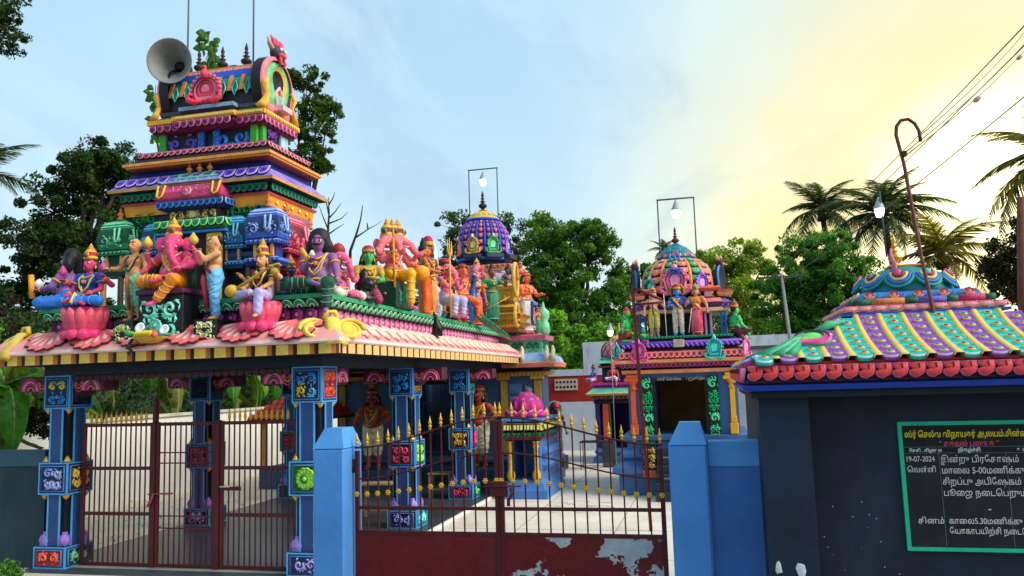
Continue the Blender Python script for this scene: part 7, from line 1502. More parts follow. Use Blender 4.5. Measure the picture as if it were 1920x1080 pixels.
figure('standing_attendant', 'deity in yellow and blue dhoti holding a tall bow left of the blue deity', 'statue', (-1.1, 17.12, 3.225), 6, .98, S4, skin='#d89a8a', lower='#e8d020', lstyle='short', crown='#d8a83a', cap_h=.14, sash='#2a5ac0', stripe='#d8a0b0', arms=[(-1, (-.2, -.1, .5), None), (1, (.22, -.14, .64), None)], props=[rod((.24, -.16, .0), (.22, -.14, .9), .008, '#e8e0d0', 'bow')], res=.015)
figure('standing_woman', 'woman in red saree with green crown right of the blue deity', 'statue', (-.22, 17.12, 3.225), -6, 1.0, S4, skin='#e08a6a', lower='#e0405a', lstyle='skirt', female=True, longhair=True, upper='#d88a3a', crown='#c8a03a', ccol='#2a9a5a', cap_h=.13, stripe='#e89a7a', arms=[(-1, (-.16, -.16, .68), None), (1, (.23, -.05, .5), None)], res=.014)
figure('kneeling_monkey_deity', 'small green kneeling monkey deity with magenta wrap at the left front of the shrine roof', 'statue', (-1.33, 16.98, 3.0), 60, .62, S4, pose='kneel', skin='#3fae5c', lower='#b83a9a', tail='#3fae5c', crown=None, hair='#3a9a50', arms=[(-1, (-.08, -.24, .78), None), (1, (.08, -.24, .78), None)], res=.02)
figure('monkey_deity', 'bright green crouching monkey deity with orange crown on the left edge of the shrine roof', 'statue', (-1.68, 17.15, 3.1), -110, 1.05, S4, pose='kneel', skin='#2fbe6a', lower='#8a2a2a', crown='#e08a3a', cstyle=1, cap_h=.12, hair='#2fae5a', arms=[(-1, (-.05, -.2, .95), (-.4, -.3, -.5)), (1, (.14, -.16, .55), None)], res=.016)
figure('monkey_deity', 'green crouching monkey deity with blue sash on the right edge of the shrine roof', 'statue', (.55, 17.2, 3.1), 118, 1.08, S4, pose='kneel', skin='#3fc478', lower='#5a1f2a', crown='#e0a03a', cstyle=2, cap_h=.16, hair='#18181c', bighair=False, stripe='#2a7ad0', arms=[(-1, (-.14, -.16, .55), None), (1, (.16, -.16, .6), None)], res=.016)
# ================================================================ small back shrine
bs = thing('small_back_shrine', 'small orange-pillared shrine with pink lattice dome beside the white back wall', 'shrine', (-2.8, 23.2, 0))
def back_shrine():
    Y = 23.2; X0, X1, cx = -3.3, -1.9, -2.6
    put('plinth', sweep(X0, X1, Y, Y+1.8, [(.1, -.01, 0), (.1, .15, 0), (0, .2, 0), (.06, .3, 0), (.0, .4, 0)]), ['#3a6298'], bs)
    put('wall', MB().box(X0, X0+.14, Y, Y+1.7, .4, 1.75).box(X1-.14, X1, Y, Y+1.7, .4, 1.75).box(X0+.141, X1-.141, Y+1.5, Y+1.7, .4, 1.75), ['#2a2a70'], bs)
    for x in (X0+.22, X1-.32): put('orange_post', MB().box(x, x+.16, Y-.03, Y+.1, .4, 1.66, 0, .008), ['#e0502a'], bs)
    for x in (X0+.4, X1-.36): put('green_jamb', MB().box(x, x+.035, Y-.01, Y+.1, .4, 1.66), ['#2a7a2a'], bs)
    put('cornice', sweep(X0, X1, Y, Y+1.7, [(0, 1.66, 0), (.04, 1.7, 0), (.0, 1.78, 1), (.08, 1.8, 1), (.04, 1.88, 2), (.2, 1.9, 3), (.24, 1.95, 3), (.2, 1.97, 4), (.04, 2.1, 4), (0, 2.11, 5), (.0, 2.18, 5), (.08, 2.19, 5), (.08, 2.25, 5), (-.1, 2.26, 5)]), mats('#1c1c38', '#5a5a6a', '#c8a050', '#e0a050', P('#5ac0a0', .4, .2, 4), '#b83a98'), bs)
    bz = fixn(MB().boss(round_out(.045, 8), [(1, .015, 0), (.5, .03, 1)]).mesh('bead', mats('#e8c880', '#8a5a20'))); row('bead', bz, bs, (X0-.1, Y-.1, 1.85), (X1+.1, Y-.1, 1.85), 13)
    put('core', MB().box(X0+.2, X1-.2, Y+.35, Y+1.4, 2.26, 2.75), ['#16244a'], bs)
    put('upper_cornice', sweep(X0+.2, X1-.2, Y+.35, Y+1.4, [(0, 2.68, 0), (.1, 2.7, 0), (.1, 2.74, 1), (.02, 2.78, 1), (.12, 2.82, 2), (.02, 2.92, 2), (.05, 2.95, 3), (-.05, 3.0, 3)]), mats('#8a3a5a', '#1a1a2a', '#6ac8a8', '#2a7a78'), bs)
    pr = dome_mesh(.55, 2.98, 3.52, 13, None); put('dome', MB().lathe(pr, (cx, Y+.85, 0), 24), ['#f0a0a0'], bs)
    for i in range(16):
        for s in (-1, 1):
            put('lattice_line', MB().tube([(cx+math.sin(rad(i*22.5)+s*j*.13)*(prof_at(pr, j/7*.85)[0]+.008), Y+.85-math.cos(rad(i*22.5)+s*j*.13)*(prof_at(pr, j/7*.85)[0]+.008), prof_at(pr, j/7*.85)[1]) for j in range(8)], .011, 4), ['#8a1a3a'], bs)
    put('cap', MB().lathe([(.3, 3.46), (.34, 3.5), (.2, 3.62), (.08, 3.7)], (cx, Y+.85, 0), 14), ['#e8c06a'], bs); kalasha(bs, cx, Y+.85, 3.68, .42, '#e0b030')
    kudu(bs, cx, Y+.3, 2.96, .34, .42, ('#a8b0b8', '#d0d8e0', '#3a4048'))
back_shrine()
S5 = 'small deities on the little back shrine'
figure('seated_couple_deity', 'red and white clad seated deity in the middle of the little back shrine roof', 'statue', (-2.75, 23.3, 2.3), 0, .82, S5, pose='down', skin='#e8707a', lower='#d8d0e8', upper='#d02a3a', female=True, longhair=True, crown=GOLD, res=.03)
figure('seated_deity', 'dark crowned small deity at the left corner of the little back shrine roof', 'statue', (-3.32, 23.3, 2.3), -40, .7, S5, pose='down', skin='#6a4ac0', lower='#c8c0d8', crown='#3a3040', res=.03)
figure('seated_woman', 'red dressed small woman on the right of the little back shrine roof', 'statue', (-2.2, 23.3, 2.3), 0, .66, S5, pose='cross', skin='#e0905a', lower='#c82a40', upper='#e05a6a', female=True, crown=GOLD, cstyle=1, cap_h=.1, res=.03)
lamp('globe_lamp', 'small lit white lamp above the little back shrine', -2.49, 20.9, 3.62, .75); 
tag(put('lamp_pole', MB().tube([(-2.49, 20.9, 0), (-2.49, 20.9, 3.42)], .012, 6), ['#8a8c8c']), 'thin pole carrying the small lamp by the back shrine', 'pole')
# ================================================================ altar with pink lotus bud
al = thing('lotus_altar', 'blue open altar with yellow frieze crowned by a large magenta lotus bud', 'altar', (-3.85, 16.9, 0))
def altar():
    X0, X1, Y0, Y1 = -4.2, -3.5, 16.35, 18.0
    bl = P('#4a7cc0', .5, .12, 2, dirt=.08)
    put('base', sweep(X0, X1, Y0, Y1, [(.16, -.01, 0), (.16, .17, 0), (.1, .19, 0), (.06, .3, 0), (.0, .36, 0)]), [bl], al)
    put('body', MB().box(X0, X0+.09, Y0+.02, Y1, .361, 1.16).box(X1-.09, X1, Y0+.02, Y1, .361, 1.16).box(X0+.091, X1-.091, Y1-.5, Y1, .361, 1.16), [bl], al)
    put('side_moulding', sweep(X1-.05, X1, Y0+.3, Y1, [(0, .5, 0), (.1, .56, 0), (.14, .64, 0), (.08, .72, 0), (.08, .82, 0), (.14, .88, 0), (.12, .95, 0), (.02, 1.0, 0)]), [bl], al)
    for x in (X0+.02, X1-.14): put('post', MB().lathe([(.05, .36), (.09, .42), (.08, .52), (.045, .58), (.045, 1.0), (.07, 1.04), (.05, 1.1), (.09, 1.15)], (x+.06, Y0-.02, 0), 10), ['#d8a828'], al)
    put('frieze', sweep(X0, X1, Y0, Y1, [(.0, 1.16, 0), (.06, 1.18, 1), (.04, 1.22, 1), (.12, 1.24, 2), (.14, 1.32, 2), (.02, 1.34, 0), (.08, 1.37, 3), (.02, 1.5, 3), (0, 1.52, 0), (.0, 1.55, 4), (.08, 1.56, 4), (.08, 1.61, 4), (-.05, 1.62, 0)]), mats('#101a24', '#a83a4a', '#0f4a38', P('#e8d060', .4, .15, 4), '#4a8ad0'), al)
    yp = petal(.07, .14, .02, ['#2a2410', '#f0d850', '#f8f0b0']); row('petal', yp, al, (X0-.04, Y0-.07, 1.5), (X1+.04, Y0-.07, 1.5), 11, tilt=-18); row('petal', yp, al, (X1+.07, Y0, 1.5), (X1+.07, Y1, 1.5), 18, face=RIGHT, tilt=-18)
    s = sc_mesh(.2, .08, 33, ['#2a9a5a']); row('leaf_relief', s, al, (X0-.1, Y0-.15, 1.245), (X1+.1, Y0-.15, 1.245), 4)
    cx, cy = (X0+X1)/2, Y0+.42
    put('bud_core', MB().lathe([(.2, 1.61), (.34, 1.68), (.36, 1.8), (.3, 1.98), (.16, 2.1), (.06, 2.16)], (cx, cy, 0), 20), ['#a8287a'], al)
    lp_ = MB().boss([(-.1, 0), (.1, 0), (.15, .5), (.1, .8), (0, 1), (-.1, .8), (-.15, .5)], [(1, .03, 0), (.84, .07, 1), (.7, .06, 0), (.6, .09, 1), (.2, .11, 1)]); lm = fixn(lp_.mesh('lotus_petal', mats('#f48ac8', '#c82a8a')))
    for k, (r, z, n, sc, tl) in enumerate(((.3, 1.64, 10, .42, 14), (.27, 1.68, 8, .5, 24), (.33, 1.62, 12, .2, -30))):
        for i in range(n): inst('lotus_petal', lm, al, T((cx, cy, 0)) @ RZ(360/n*i+k*15) @ T((0, -r, z)) @ RX(-tl) @ S3(.8, 1, sc))
    put('tip', MB().lathe([(.03, 2.14), (.06, 2.18), (.03, 2.24), (.012, 2.3)], (cx, cy, 0), 10), ['#4a3a38'], al)
altar()
figure('standing_figure_with_cobra_hood', 'small dark purple statue with coloured snake hood behind the lotus altar', 'statue', (-4.15, 21.6, .35), 30, 1.35, None, skin='#3a2a3a', lower='#3a2448', lstyle='skirt', crown='#c83a4a', cstyle=1, cap_h=.12, halo='#2a8aa0', female=True, longhair=True, res=.02)
tag(put('statue_plinth', MB().box(-4.4, -3.9, 21.3, 21.9, -.01, .35, 0, .02), [P('#3a3c48')]), 'dark plinth behind the lotus altar', 'plinth')
def table():
    t = thing('offering_table', 'low black topped iron table in front of the little back shrine', 'table', (-3.05, 21.6, 0))
    put('table_top', MB().box(-3.5, -2.6, 21.35, 21.85, .70, .735, 0, .005), [P('#1c2022')], t)
    for x in (-3.48, -2.62):
        for y in (21.37, 21.83): put('leg', MB().tube([(x, y, 0), (x, y, .7)], .012, 6), ['#2a2c2e'], t)
    put('lower_rail', MB().tube([(-3.48, 21.37, .12), (-2.62, 21.37, .12), (-2.62, 21.83, .12), (-3.48, 21.83, .12), (-3.48, 21.37, .12)], .01, 5), ['#4a4c4e'], t)
    put('stone_block', MB().box(-2.98, -2.62, 21.95, 22.2, 0, .68, 0, .015), [P('#4a4e54')], t)
table()
fp = thing('flag_pole', 'leaning maroon steel pole with triangular bracket in front of the green pillar shrine', 'pole', (-1.06, 13, 0))
put('pole', MB().box(-.025, .025, -.025, .025, 0, 3.86).xf(T((-1.05, 13.0, 0)) @ RY(-1.6)), [P('#5a1418', .5, .15, 5)], fp)
put('bracket', MB().tube([(-1.155, 13, 3.84), (-.70, 13, 3.62)], .022, 5).tube([(-1.15, 13, 3.56), (-.68, 13, 3.575)], .018, 5).tube([(-.85, 13, 3.58), (-.85, 13, 3.38)], .01, 5), [P('#5a1418', .5, .15, 5)], fp)
# ================================================================ red tiled hut seen through the hall
hut = thing('tiled_hut', 'small hut with bright red tiled pyramid roof seen between the hall pillars', 'hut', (-9.6, 17.6, 0))
def hut_build():
    cx, cy = -9.85, 18.3; z0, z1 = 1.62, 2.42
    put('post', MB().box(cx-.75, cx-.65, cy-.75, cy-.65, 0, z0), ['#c88a2c'], hut); put('post', MB().box(cx+.65, cx+.75, cy-.75, cy-.65, 0, z0), ['#c88a2c'], hut)
    put('base', MB().box(cx-.8, cx+.8, cy-.8, cy+.8, -.01, .5, 0, .02), ['#34527c'], hut)
    put('roof', sweep(cx, cx, cy, cy, [(1.0, z0, 0), (1.0, z0+.04, 0), (.05, z1, 0)]), ['#7a1a14'], hut)
    tl = fixn(MB().box(-.075, .075, -.03, .0, 0, .16, 0, .012).mesh('roof_tile', [P('#d8301c', .5, .15, 4)]))
    ang = math.degrees(math.atan2(.95, z1-z0-.04))
    for f in (0, 90):
        for j in range(7):
            h = 1.0-.95*j/7; n = max(1, int(h*2/.16))
            for i in range(n): inst('roof_tile', tl, hut, T((cx, cy, 0)) @ RZ(f) @ T((-h+(i+.5)*2*h/n, -h, z0+.045+(z1-z0-.04)*j/7)) @ RX(-ang))
hut_build()
def stool(lab, x, y, h, w, d, rot):
    t = thing('wooden_stool', lab, 'stool', (x, y, .045), rot, 'wooden stools on the hall floor')
    w_ = P('#a8906a', .7, .25, 5, .3)
    putl('seat', MB().box(-w/2, w/2, -d/2, d/2, h-.035, h, 0, .005), [w_], t)
    for sx in (-1, 1):
        for sy in (-1, 1): putl('leg', MB().box(sx*(w/2-.04)-.02, sx*(w/2-.04)+.02, sy*(d/2-.04)-.02, sy*(d/2-.04)+.02, 0, h-.036), [w_], t)
    for sy in (-1, 1): putl('stretcher', MB().box(-w/2+.06, w/2-.06, sy*(d/2-.04)-.01, sy*(d/2-.04)+.01, .15, .18), [w_], t)
stool('taller pale wooden bench behind the left gate leaf', -5.75, 13.6, .62, .9, .4, 8); stool('small low wooden stool in the hall near the blue gate pillar', -5.9, 12.2, .48, .42, .36, -10)
stool('far wooden stool beside the grilled door', -5.6, 16.2, .5, .5, .35, 4)
# ================================================================ overhead wires and power pole
wires = [((1.775, 7.58, 4.30), (6.6, 16.6, 9.0)), ((1.775, 7.58, 4.27), (6.6, 16.6, 8.86)), ((1.92, 7.6, 4.45), (6.6, 16.6, 9.25)),
         ((2.0, 26, 5.4), (3.62, 9, 6.15)), ((2.2, 26, 5.4), (3.68, 9, 6.0)), ((2.6, 26, 5.38), (3.75, 9, 5.5))]
wl = ('short loose wire from the hooked pole, lower strand', 'loose wire from the hooked pole, middle strand with insulators', 'uppermost wire near the hooked pole', 'long overhead wire rising to the upper right, upper one of the pair', 'long overhead wire of the pair, lower one', 'lowest long overhead wire above the palms')
for i, (a, b) in enumerate(wires):
    a, b = Vector(a), Vector(b); pts = [a.lerp(b, t/14)+Vector((0, 0, -.12*4*(t/14)*(1-t/14))) for t in range(15)]
    tag(put('overhead_wire', MB().tube(pts, .007 if i < 3 else .010, 4), ['#6a6450']), wl[i], 'wire', 'overhead wires')
for k, t_ in enumerate((.30, .62)): tag(put('insulator', MB().lathe([(.012, 0), (.03, .02), (.03, .08), (.012, .1)], n=8).xf(T(Vector(wires[1][0]).lerp(Vector(wires[1][1]), t_)+Vector((0, 0, -.12))) @ RY(50)), ['#c8b8a0']), ('pale insulator on the loose wire nearer the hooked pole', 'pale insulator on the loose wire nearer the upper right corner')[k], 'insulator')
pp_ = thing('power_pole', 'slim grey concrete power pole leaning in front of the trees', 'power pole', (2.45, 26, 0))
put('pole', MB().tube([(2.62, 26, 0), (2.3, 26, 5.45)], [.07, .045], 8), [P('#8a8c88', .8, .15, 2)], pp_); put('cross_arm', MB().box(1.6, 3.0, 25.96, 26.04, 5.32, 5.38), ['#4a4a4a'], pp_)
# ================================================================ VEGETATION
_cm = SC.camera.matrix_world.copy()
def at(px, py, Y):
    """world point on the photograph's line of sight at depth Y"""
    d = _cm.to_3x3() @ Vector(((px-960)/1500, (540-py)/1500, -1)); return Vector((0, 0, CAMZ))+d*(Y/d.y)
NR = np.random.default_rng(11)
def leaf_cloud(C, R, n, size, squash=.8, drop=0.):
    n = int(n*1.7); size = size*.7
    """n leaf blades scattered in clumps: C centres (k,3), R radii (k,)"""
    k = len(C); i = NR.integers(0, k, n); u = NR.normal(size=(n, 3)); u /= np.linalg.norm(u, axis=1)[:, None]
    rr = R[i]*NR.random(n)**.45; P0 = C[i]+u*rr[:, None]*np.array([1, 1, squash])
    a = NR.normal(size=(n, 3)); a[:, 2] -= drop; a /= np.linalg.norm(a, axis=1)[:, None]; b = np.cross(a, NR.normal(size=(n, 3))); b /= np.linalg.norm(b, axis=1)[:, None]
    s = size*(.6+.8*NR.random(n))[:, None]
    V = np.stack([P0-a*s*.5, P0+b*s*.24, P0+a*s*.55, P0-b*s*.24], 1).reshape(-1, 3)
    return V
def blades_obj(name, V, mat, parent=None, kind='stuff'):
    c = V.mean(0); V = V-c; n = len(V)//4; me = bpy.data.meshes.new(name); me.vertices.add(len(V)); me.vertices.foreach_set('co', V.ravel())
    me.loops.add(n*4); me.polygons.add(n); me.loops.foreach_set('vertex_index', np.arange(n*4, dtype=np.int32)); me.polygons.foreach_set('loop_start', np.arange(0, n*4, 4, dtype=np.int32)); me.polygons.foreach_set('loop_total', np.full(n, 4, np.int32))
    me.materials.append(mat); me.update(calc_edges=True); return inst(name, me, parent, T(Vector(c)), kind)
BARK = P('#3a2c20', .9, .3, 3, .5)
def tree(name, label, base, lumps, n, size, mat, trunk=.18, clump=.5, group=None, per=7, squash=.8, drop=0.):
    """lumps: (centre, radius) of the crown's masses; limbs run from the trunk to every one of them"""
    t = thing(name, label, 'tree', base, 0, group); base = Vector(base); C = []; R = []
    tops = [Vector(c) for c, r in lumps]; mid = sum(tops, Vector())/len(tops); fork = base.lerp(Vector((mid.x, mid.y, base.z+(mid.z-base.z)*.6)), 1)
    tm = MB().tube([base, base.lerp(fork, .5)+Vector((.15, .1, 0)), fork], [trunk, trunk*.8, trunk*.6], 8); put('trunk', tm, [BARK], t)
    lm = MB()
    for c, r in lumps:
        c = Vector(c); m = fork.lerp(c, .5)+Vector(NR.normal(size=3)*r*.15); lm.tube([fork, m, c], [trunk*.5, trunk*.3, trunk*.12], 6)
        k = max(3, int(per*(r/clump)**1.5)); u = NR.normal(size=(k, 3)); u /= np.linalg.norm(u, axis=1)[:, None]; P0 = np.array(c)+u*(r*(.3+.95*NR.random(k)))[:, None]*np.array([1, 1, .8])
        for q in P0[:max(4, k//3)]: lm.tube([c, (c+Vector(q))/2+Vector((0, 0, .1*r)), Vector(q)], [trunk*.13, trunk*.07, trunk*.03], 4)
        C.append(P0); R.append(np.full(k, clump)*(.35+.75*NR.random(k)**1.5))
    put('limb', lm, [BARK], t, 'stuff')
    blades_obj('crown', leaf_cloud(np.concatenate(C), np.concatenate(R), n, size, squash, drop), mat, t); return t
GD = leafmat('#16260e', '#34501c', .2); GM = leafmat('#2a4a16', '#5a8426', .3); GY = leafmat('#445f1a', '#93a83c', .42); GB = leafmat('#28501a', '#5f9636', .35); GS = leafmat('#1c200c', '#4a4418', .35)  # darkest, dusk and yellow-green leaves: backlit tone put into their colour
def L(*a): return [(tuple(at(x, y, Y)), r) for x, y, Y, r in a]
tree('backlit_tree', 'large broadleaf tree with backlit darkness in its leaf colour filling the left background behind the far left statue', at(110, 720, 24), L((150, 330, 24, 1.5), (100, 400, 24, 1.6), (190, 350, 25, 1.3), (60, 470, 24, 1.5), (130, 480, 24, 1.8), (200, 430, 25, 1.4), (40, 560, 24, 1.3), (120, 600, 24, 1.6), (200, 300, 25, .9), (235, 320, 25, .7)), 30000, .22, GD, .3, .55)
tree('slender_tree', 'slender small-leaved tree rising behind the right side of the tall tower', at(560, 700, 17), L((575, 150, 17, .42), (600, 190, 17, .45), (560, 210, 17, .5), (545, 150, 17, .4), (590, 245, 17, .5), (560, 280, 17, .5), (600, 300, 17, .35), (615, 215, 17, .28), (540, 320, 17, .4), (580, 325, 17, .25)), 7000, .13, leafmat('#1e300f', '#4a6a22', .3), .07, .22)
def vine():
    t = thing('climbing_plant', 'leafy climbing plant growing up behind the tower roof ridge', 'plant', at(420, 300, 12), 0)
    rn = random.Random(4); stem = MB()
    path = [at(405, 150, 11.3), at(400, 110, 11.3), at(390, 70, 11.3)]; stem.tube(path, [.02, .014, .006], 6); stem.tube([at(405, 140, 11.3), at(440, 128, 11.4), at(478, 130, 11.4)], [.015, .012, .006], 6); stem.tube([at(300, 300, 11.6), at(288, 220, 11.6), at(292, 160, 11.6)], [.02, .012, .006], 6)
    put('stem', stem, ['#4a4a28'], t)
    lf = fixn(MB().boss([(0, 0), (.05, .02), (.062, .07), (.03, .12), (0, .15), (-.03, .12), (-.062, .07), (-.05, .02)], [(1, .002, 0), (.1, .008, 0)]).mesh('leaf', [leafmat('#1c3a12', '#47742a', .3, 6)]))
    for (x0, y0, x1, y1, n, sp) in ((385, 60, 400, 130, 40, 16), (400, 130, 475, 135, 26, 10), (282, 160, 296, 260, 26, 9), (505, 110, 520, 140, 6, 8), (520, 150, 545, 330, 40, 10)):
        for i in range(n):
            f = rn.random(); p = at(x0+(x1-x0)*f+rn.uniform(-sp, sp), y0+(y1-y0)*f+rn.uniform(-sp, sp)*.6, 11.4+rn.uniform(-.2, .2))
            inst('leaf', lf, t, T(p) @ RZ(rn.uniform(-70, 70)) @ RY(rn.uniform(-90, 90)+180) @ RX(rn.uniform(-50, 20)) @ S3(rn.uniform(.7, 1.25)))
vine()
tree('round_tree', 'large rounded mid green tree between the two rear towers', at(1080, 760, 36), L((1060, 450, 36, 1.5), (1030, 500, 36, 1.7), (1100, 480, 36, 1.5), (1000, 560, 36, 1.5), (1060, 570, 36, 2.0), (1130, 570, 36, 1.6), (1160, 530, 37, 1.1), (1010, 450, 36, 1.0), (1120, 440, 36, .8), (1080, 640, 35, 2.0), (1010, 640, 35, 1.6), (1150, 620, 36, 1.4)), 42000, .22, GM, .3, .55)
tree('far_tree', 'dark green tree showing on both sides of the blue dome', at(900, 700, 42), L((860, 440, 42, 1.2), (850, 490, 42, 1.3), (945, 430, 42, 1.0), (960, 470, 42, 1.1), (900, 420, 42, .9), (840, 530, 42, 1.0), (905, 480, 42, 1.5), (790, 520, 42, .9), (770, 560, 42, .9)), 14000, .24, leafmat('#1f3212', '#44602a', .25), .2, .5)
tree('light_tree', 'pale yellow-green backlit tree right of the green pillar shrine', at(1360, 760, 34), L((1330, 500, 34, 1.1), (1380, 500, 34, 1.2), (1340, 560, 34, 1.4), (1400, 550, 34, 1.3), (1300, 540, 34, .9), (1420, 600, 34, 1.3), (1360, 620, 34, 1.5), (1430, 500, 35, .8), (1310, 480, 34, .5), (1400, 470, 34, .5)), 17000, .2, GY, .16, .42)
tree('leafy_tree', 'bushy green tree in front of the palms at right', at(1540, 760, 30), L((1520, 465, 30, 1.1), (1560, 480, 30, 1.2), (1500, 520, 30, 1.3), (1590, 520, 30, 1.2), (1540, 560, 30, 1.5), (1620, 540, 30, 1.0), (1470, 560, 30, 1.1), (1480, 610, 30, 1.3), (1640, 590, 30, 1.2), (1570, 610, 30, 1.4)), 34000, .17, GB, .22, .42)
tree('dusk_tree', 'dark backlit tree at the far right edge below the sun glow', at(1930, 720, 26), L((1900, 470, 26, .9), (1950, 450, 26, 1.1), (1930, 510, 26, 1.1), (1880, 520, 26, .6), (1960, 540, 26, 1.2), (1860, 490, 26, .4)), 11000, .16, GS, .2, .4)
tree('fringe_tree', 'scrubby tree between the middle tree and the green pillar shrine dome', at(1210, 760, 40), L((1195, 520, 40, .8), (1225, 510, 40, .6), (1250, 560, 40, 1.0), (1190, 590, 40, 1.2)), 7000, .2, GM, .12, .4)
# overhanging branch at the top left
tree('overhanging_branch', 'dark leafy branch hanging into the top left corner', at(-60, 40, 13), L((10, 30, 13, .35), (25, 75, 13, .3), (-20, 60, 13, .5), (0, 5, 13, .4)), 2600, .11, GD, .05, .16)
# bare twiggy trees
def bare(label, pts, twigs, Y, r=.05, seed=1):
    t = thing('bare_tree', label, 'tree', at(*pts[0], Y), 0, 'leafless trees'); mb = MB().tube([at(x, y, Y) for x, y in pts], [r*(1-.8*i/(len(pts)-1)) for i in range(len(pts))], 6); put('trunk', mb, [BARK], t)
    rn = random.Random(seed); b = MB()
    for tw in twigs: b.tube([at(x, y, Y) for x, y in tw], [r*.5, r*.3, r*.15, r*.08, r*.05][:len(tw)], 5)
    if b.v: put('twig', b, [BARK], t, 'stuff')
bare('crooked bare branch rising between the purple guardian and the three-headed deity', [(655, 520), (657, 470), (668, 440), (676, 412), (680, 385)], [[(668, 445), (690, 430), (708, 420), (716, 414)], [(690, 430), (688, 418)]], 14, .035)
bare('fine leafless twiggy tree right of the tower pavilions', [(612, 520), (614, 450), (617, 400), (616, 370)], [[(615, 430), (605, 405), (598, 385)], [(616, 410), (630, 395), (640, 380)], [(616, 400), (612, 380), (606, 366)], [(615, 440), (632, 428), (645, 420)], [(616, 385), (624, 372), (628, 360)], [(615, 420), (640, 410), (652, 398)]], 16, .04)
# ---- palms
def frond_mesh(Ln, seed, w=.55):
    rn = random.Random(seed); v = []; f = []; n = 34; b = MB(); spine = []
    for i in range(12): t = i/11; spine.append(Vector((0, Ln*(t-.12*t*t), Ln*(.34*t-.78*t*t))))
    b.tube(spine, [.035*(1-.8*i/11) for i in range(12)], 4, 1)
    for i in range(n):
        t = .12+.87*i/n; k = t*11; j = int(k); p = spine[j].lerp(spine[min(j+1, 11)], k-j); d = (spine[min(j+1, 11)]-spine[max(j-1, 0)]).normalized()
        l = w*Ln*(.35+.65*math.sin(math.pi*min(1, t*.9+.15)))*.62
        for s in (-1, 1):
            tip = p+(Vector((s*.8, 0, -.35-.4*rn.random()))+d*(.55+.2*rn.random())).normalized()*l*rn.uniform(.85, 1.1); q = d*.035*Ln/2.5
            b.add([p-q, p+q, p.lerp(tip, .55)+q*.9+Vector((0, 0, .03)), tip, p.lerp(tip, .5)-q*.5+Vector((0, 0, .02))], [(0, 1, 2, 3, 4)], 0)
    return b
def palm(label, x, y, Y, s, n, mat, seed, elev=(-35, 75), group='coconut palms', trunk=True):
    c = at(x, y, Y); g = Vector((c.x+.5, c.y, -.1)); t = thing('coconut_palm', label, 'palm', g, 0, group); rn = random.Random(seed)
    if trunk: put('trunk', MB().tube([g, g.lerp(c, .5)+Vector((.25, 0, 0)), c], [.2, .15, .12], 8), [P('#4a4034', .9, .3, 4, .5)], t)
    put('crown_shaft', MB().tube([c-Vector((0, 0, .5)), c+Vector((0, 0, .5))], [.22, .1], 8), [P('#3a3c20', .9, .3, 4)], t)
    ms = [b.mesh('frond', [mat, P('#6a6a38')]) for b in (frond_mesh(2.6, seed), frond_mesh(2.3, seed+1), frond_mesh(2.9, seed+2))]
    for i in range(n):
        a = 360*i/n*1.0+rn.uniform(-14, 14); e = elev[1]-(elev[1]-elev[0])*((i*7) % n)/n
        inst('frond', ms[i % 3], t, T(c) @ RZ(a) @ RX(e) @ RY(rn.uniform(-25, 25)) @ S3(s*rn.uniform(.85, 1.1)))
    for i in range(4): a = rn.uniform(0, 6.3); inst('coconut', MB().ball((0, 0, 0), .13*s, 8, 6).mesh('coconut', mats('#4a5a20')), t, T(c+Vector((math.cos(a)*.25, math.sin(a)*.25, -.3))))
GP = leafmat('#1c2a12', '#44582a', .35, .6); GPy = leafmat('#3a3a14', '#8a7a2c', .5, .6)  # golden palm leaf: glow of the backlight put into its colour
palm('tallest coconut palm right of centre behind the hooked pole', 1655, 405, 36, 1.0, 26, GP, 1)
palm('smaller coconut palm left of the tallest one', 1540, 395, 40, .85, 20, GP, 5)
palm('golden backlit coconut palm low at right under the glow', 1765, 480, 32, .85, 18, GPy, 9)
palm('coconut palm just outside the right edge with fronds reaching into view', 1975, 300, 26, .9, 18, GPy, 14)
palm('coconut palm at the left edge with a long arching frond', -45, 330, 17, .62, 16, GP, 20)
palm('small far palm tuft showing behind the green pillar shrine', 1245, 470, 44, .38, 10, GP, 25)
tag(put('edge_post', MB().tube([Vector((at(1917, 560, 20).x+.1, 20, -.05)), at(1917, 560, 20), at(1915, 370, 20)], [.11, .10, .09], 10), [P('#6a3a2c', .8, .2, 3)]), 'short reddish brown post cut off by the right edge', 'post')
# ---- banana plants left of and behind the hall
def banana_leaf(Ln, w, seed, droop=.9):
    rn = random.Random(seed); b = MB(); n = 16; cols = 5; v = []
    for i in range(n+1):
        t = i/n; y = Ln*math.sin(t*1.2)/1.2*1.1*(1-.12*t); z = Ln*(.45*t-droop*t*t*.8); ww = w*(math.sin(math.pi*min(1, .06+t*.94))**.6)*(1-.15*t)
        for j in range(cols): s = (j-2)/2; v.append((s*ww, y-abs(s)*.05, z-abs(s)*w*.35*(.6+.8*rn.random() if abs(s) == 1 else 1)))
    f = [(i*cols+j, i*cols+j+1, (i+1)*cols+j+1, (i+1)*cols+j) for i in range(n) for j in range(cols-1) if not (j in (0, 3) and rn.random() < .22)]
    b.add(v, f, 0, True); b.tube([(0, Ln*math.sin(i/8*1.2)/1.2*1.1*(1-.12*i/8), Ln*(.45*i/8-droop*(i/8)**2*.8)-.01) for i in range(9)], [.025*(1-.7*i/8) for i in range(9)], 5, 1); return b
BL = [banana_leaf(1.5, .26, 1).mesh('leaf', [leafmat('#2a5a1c', '#6aa03a', .4, 3), P('#8aa04a')]), banana_leaf(1.8, .3, 2, 1.1).mesh('leaf', [leafmat('#1f4a18', '#4f8a30', .4, 3), P('#8aa04a')]), banana_leaf(1.2, .2, 3, 1.5).mesh('leaf', [leafmat('#3a4a1c', '#8a9a48', .4, 3), P('#9a905a')])]
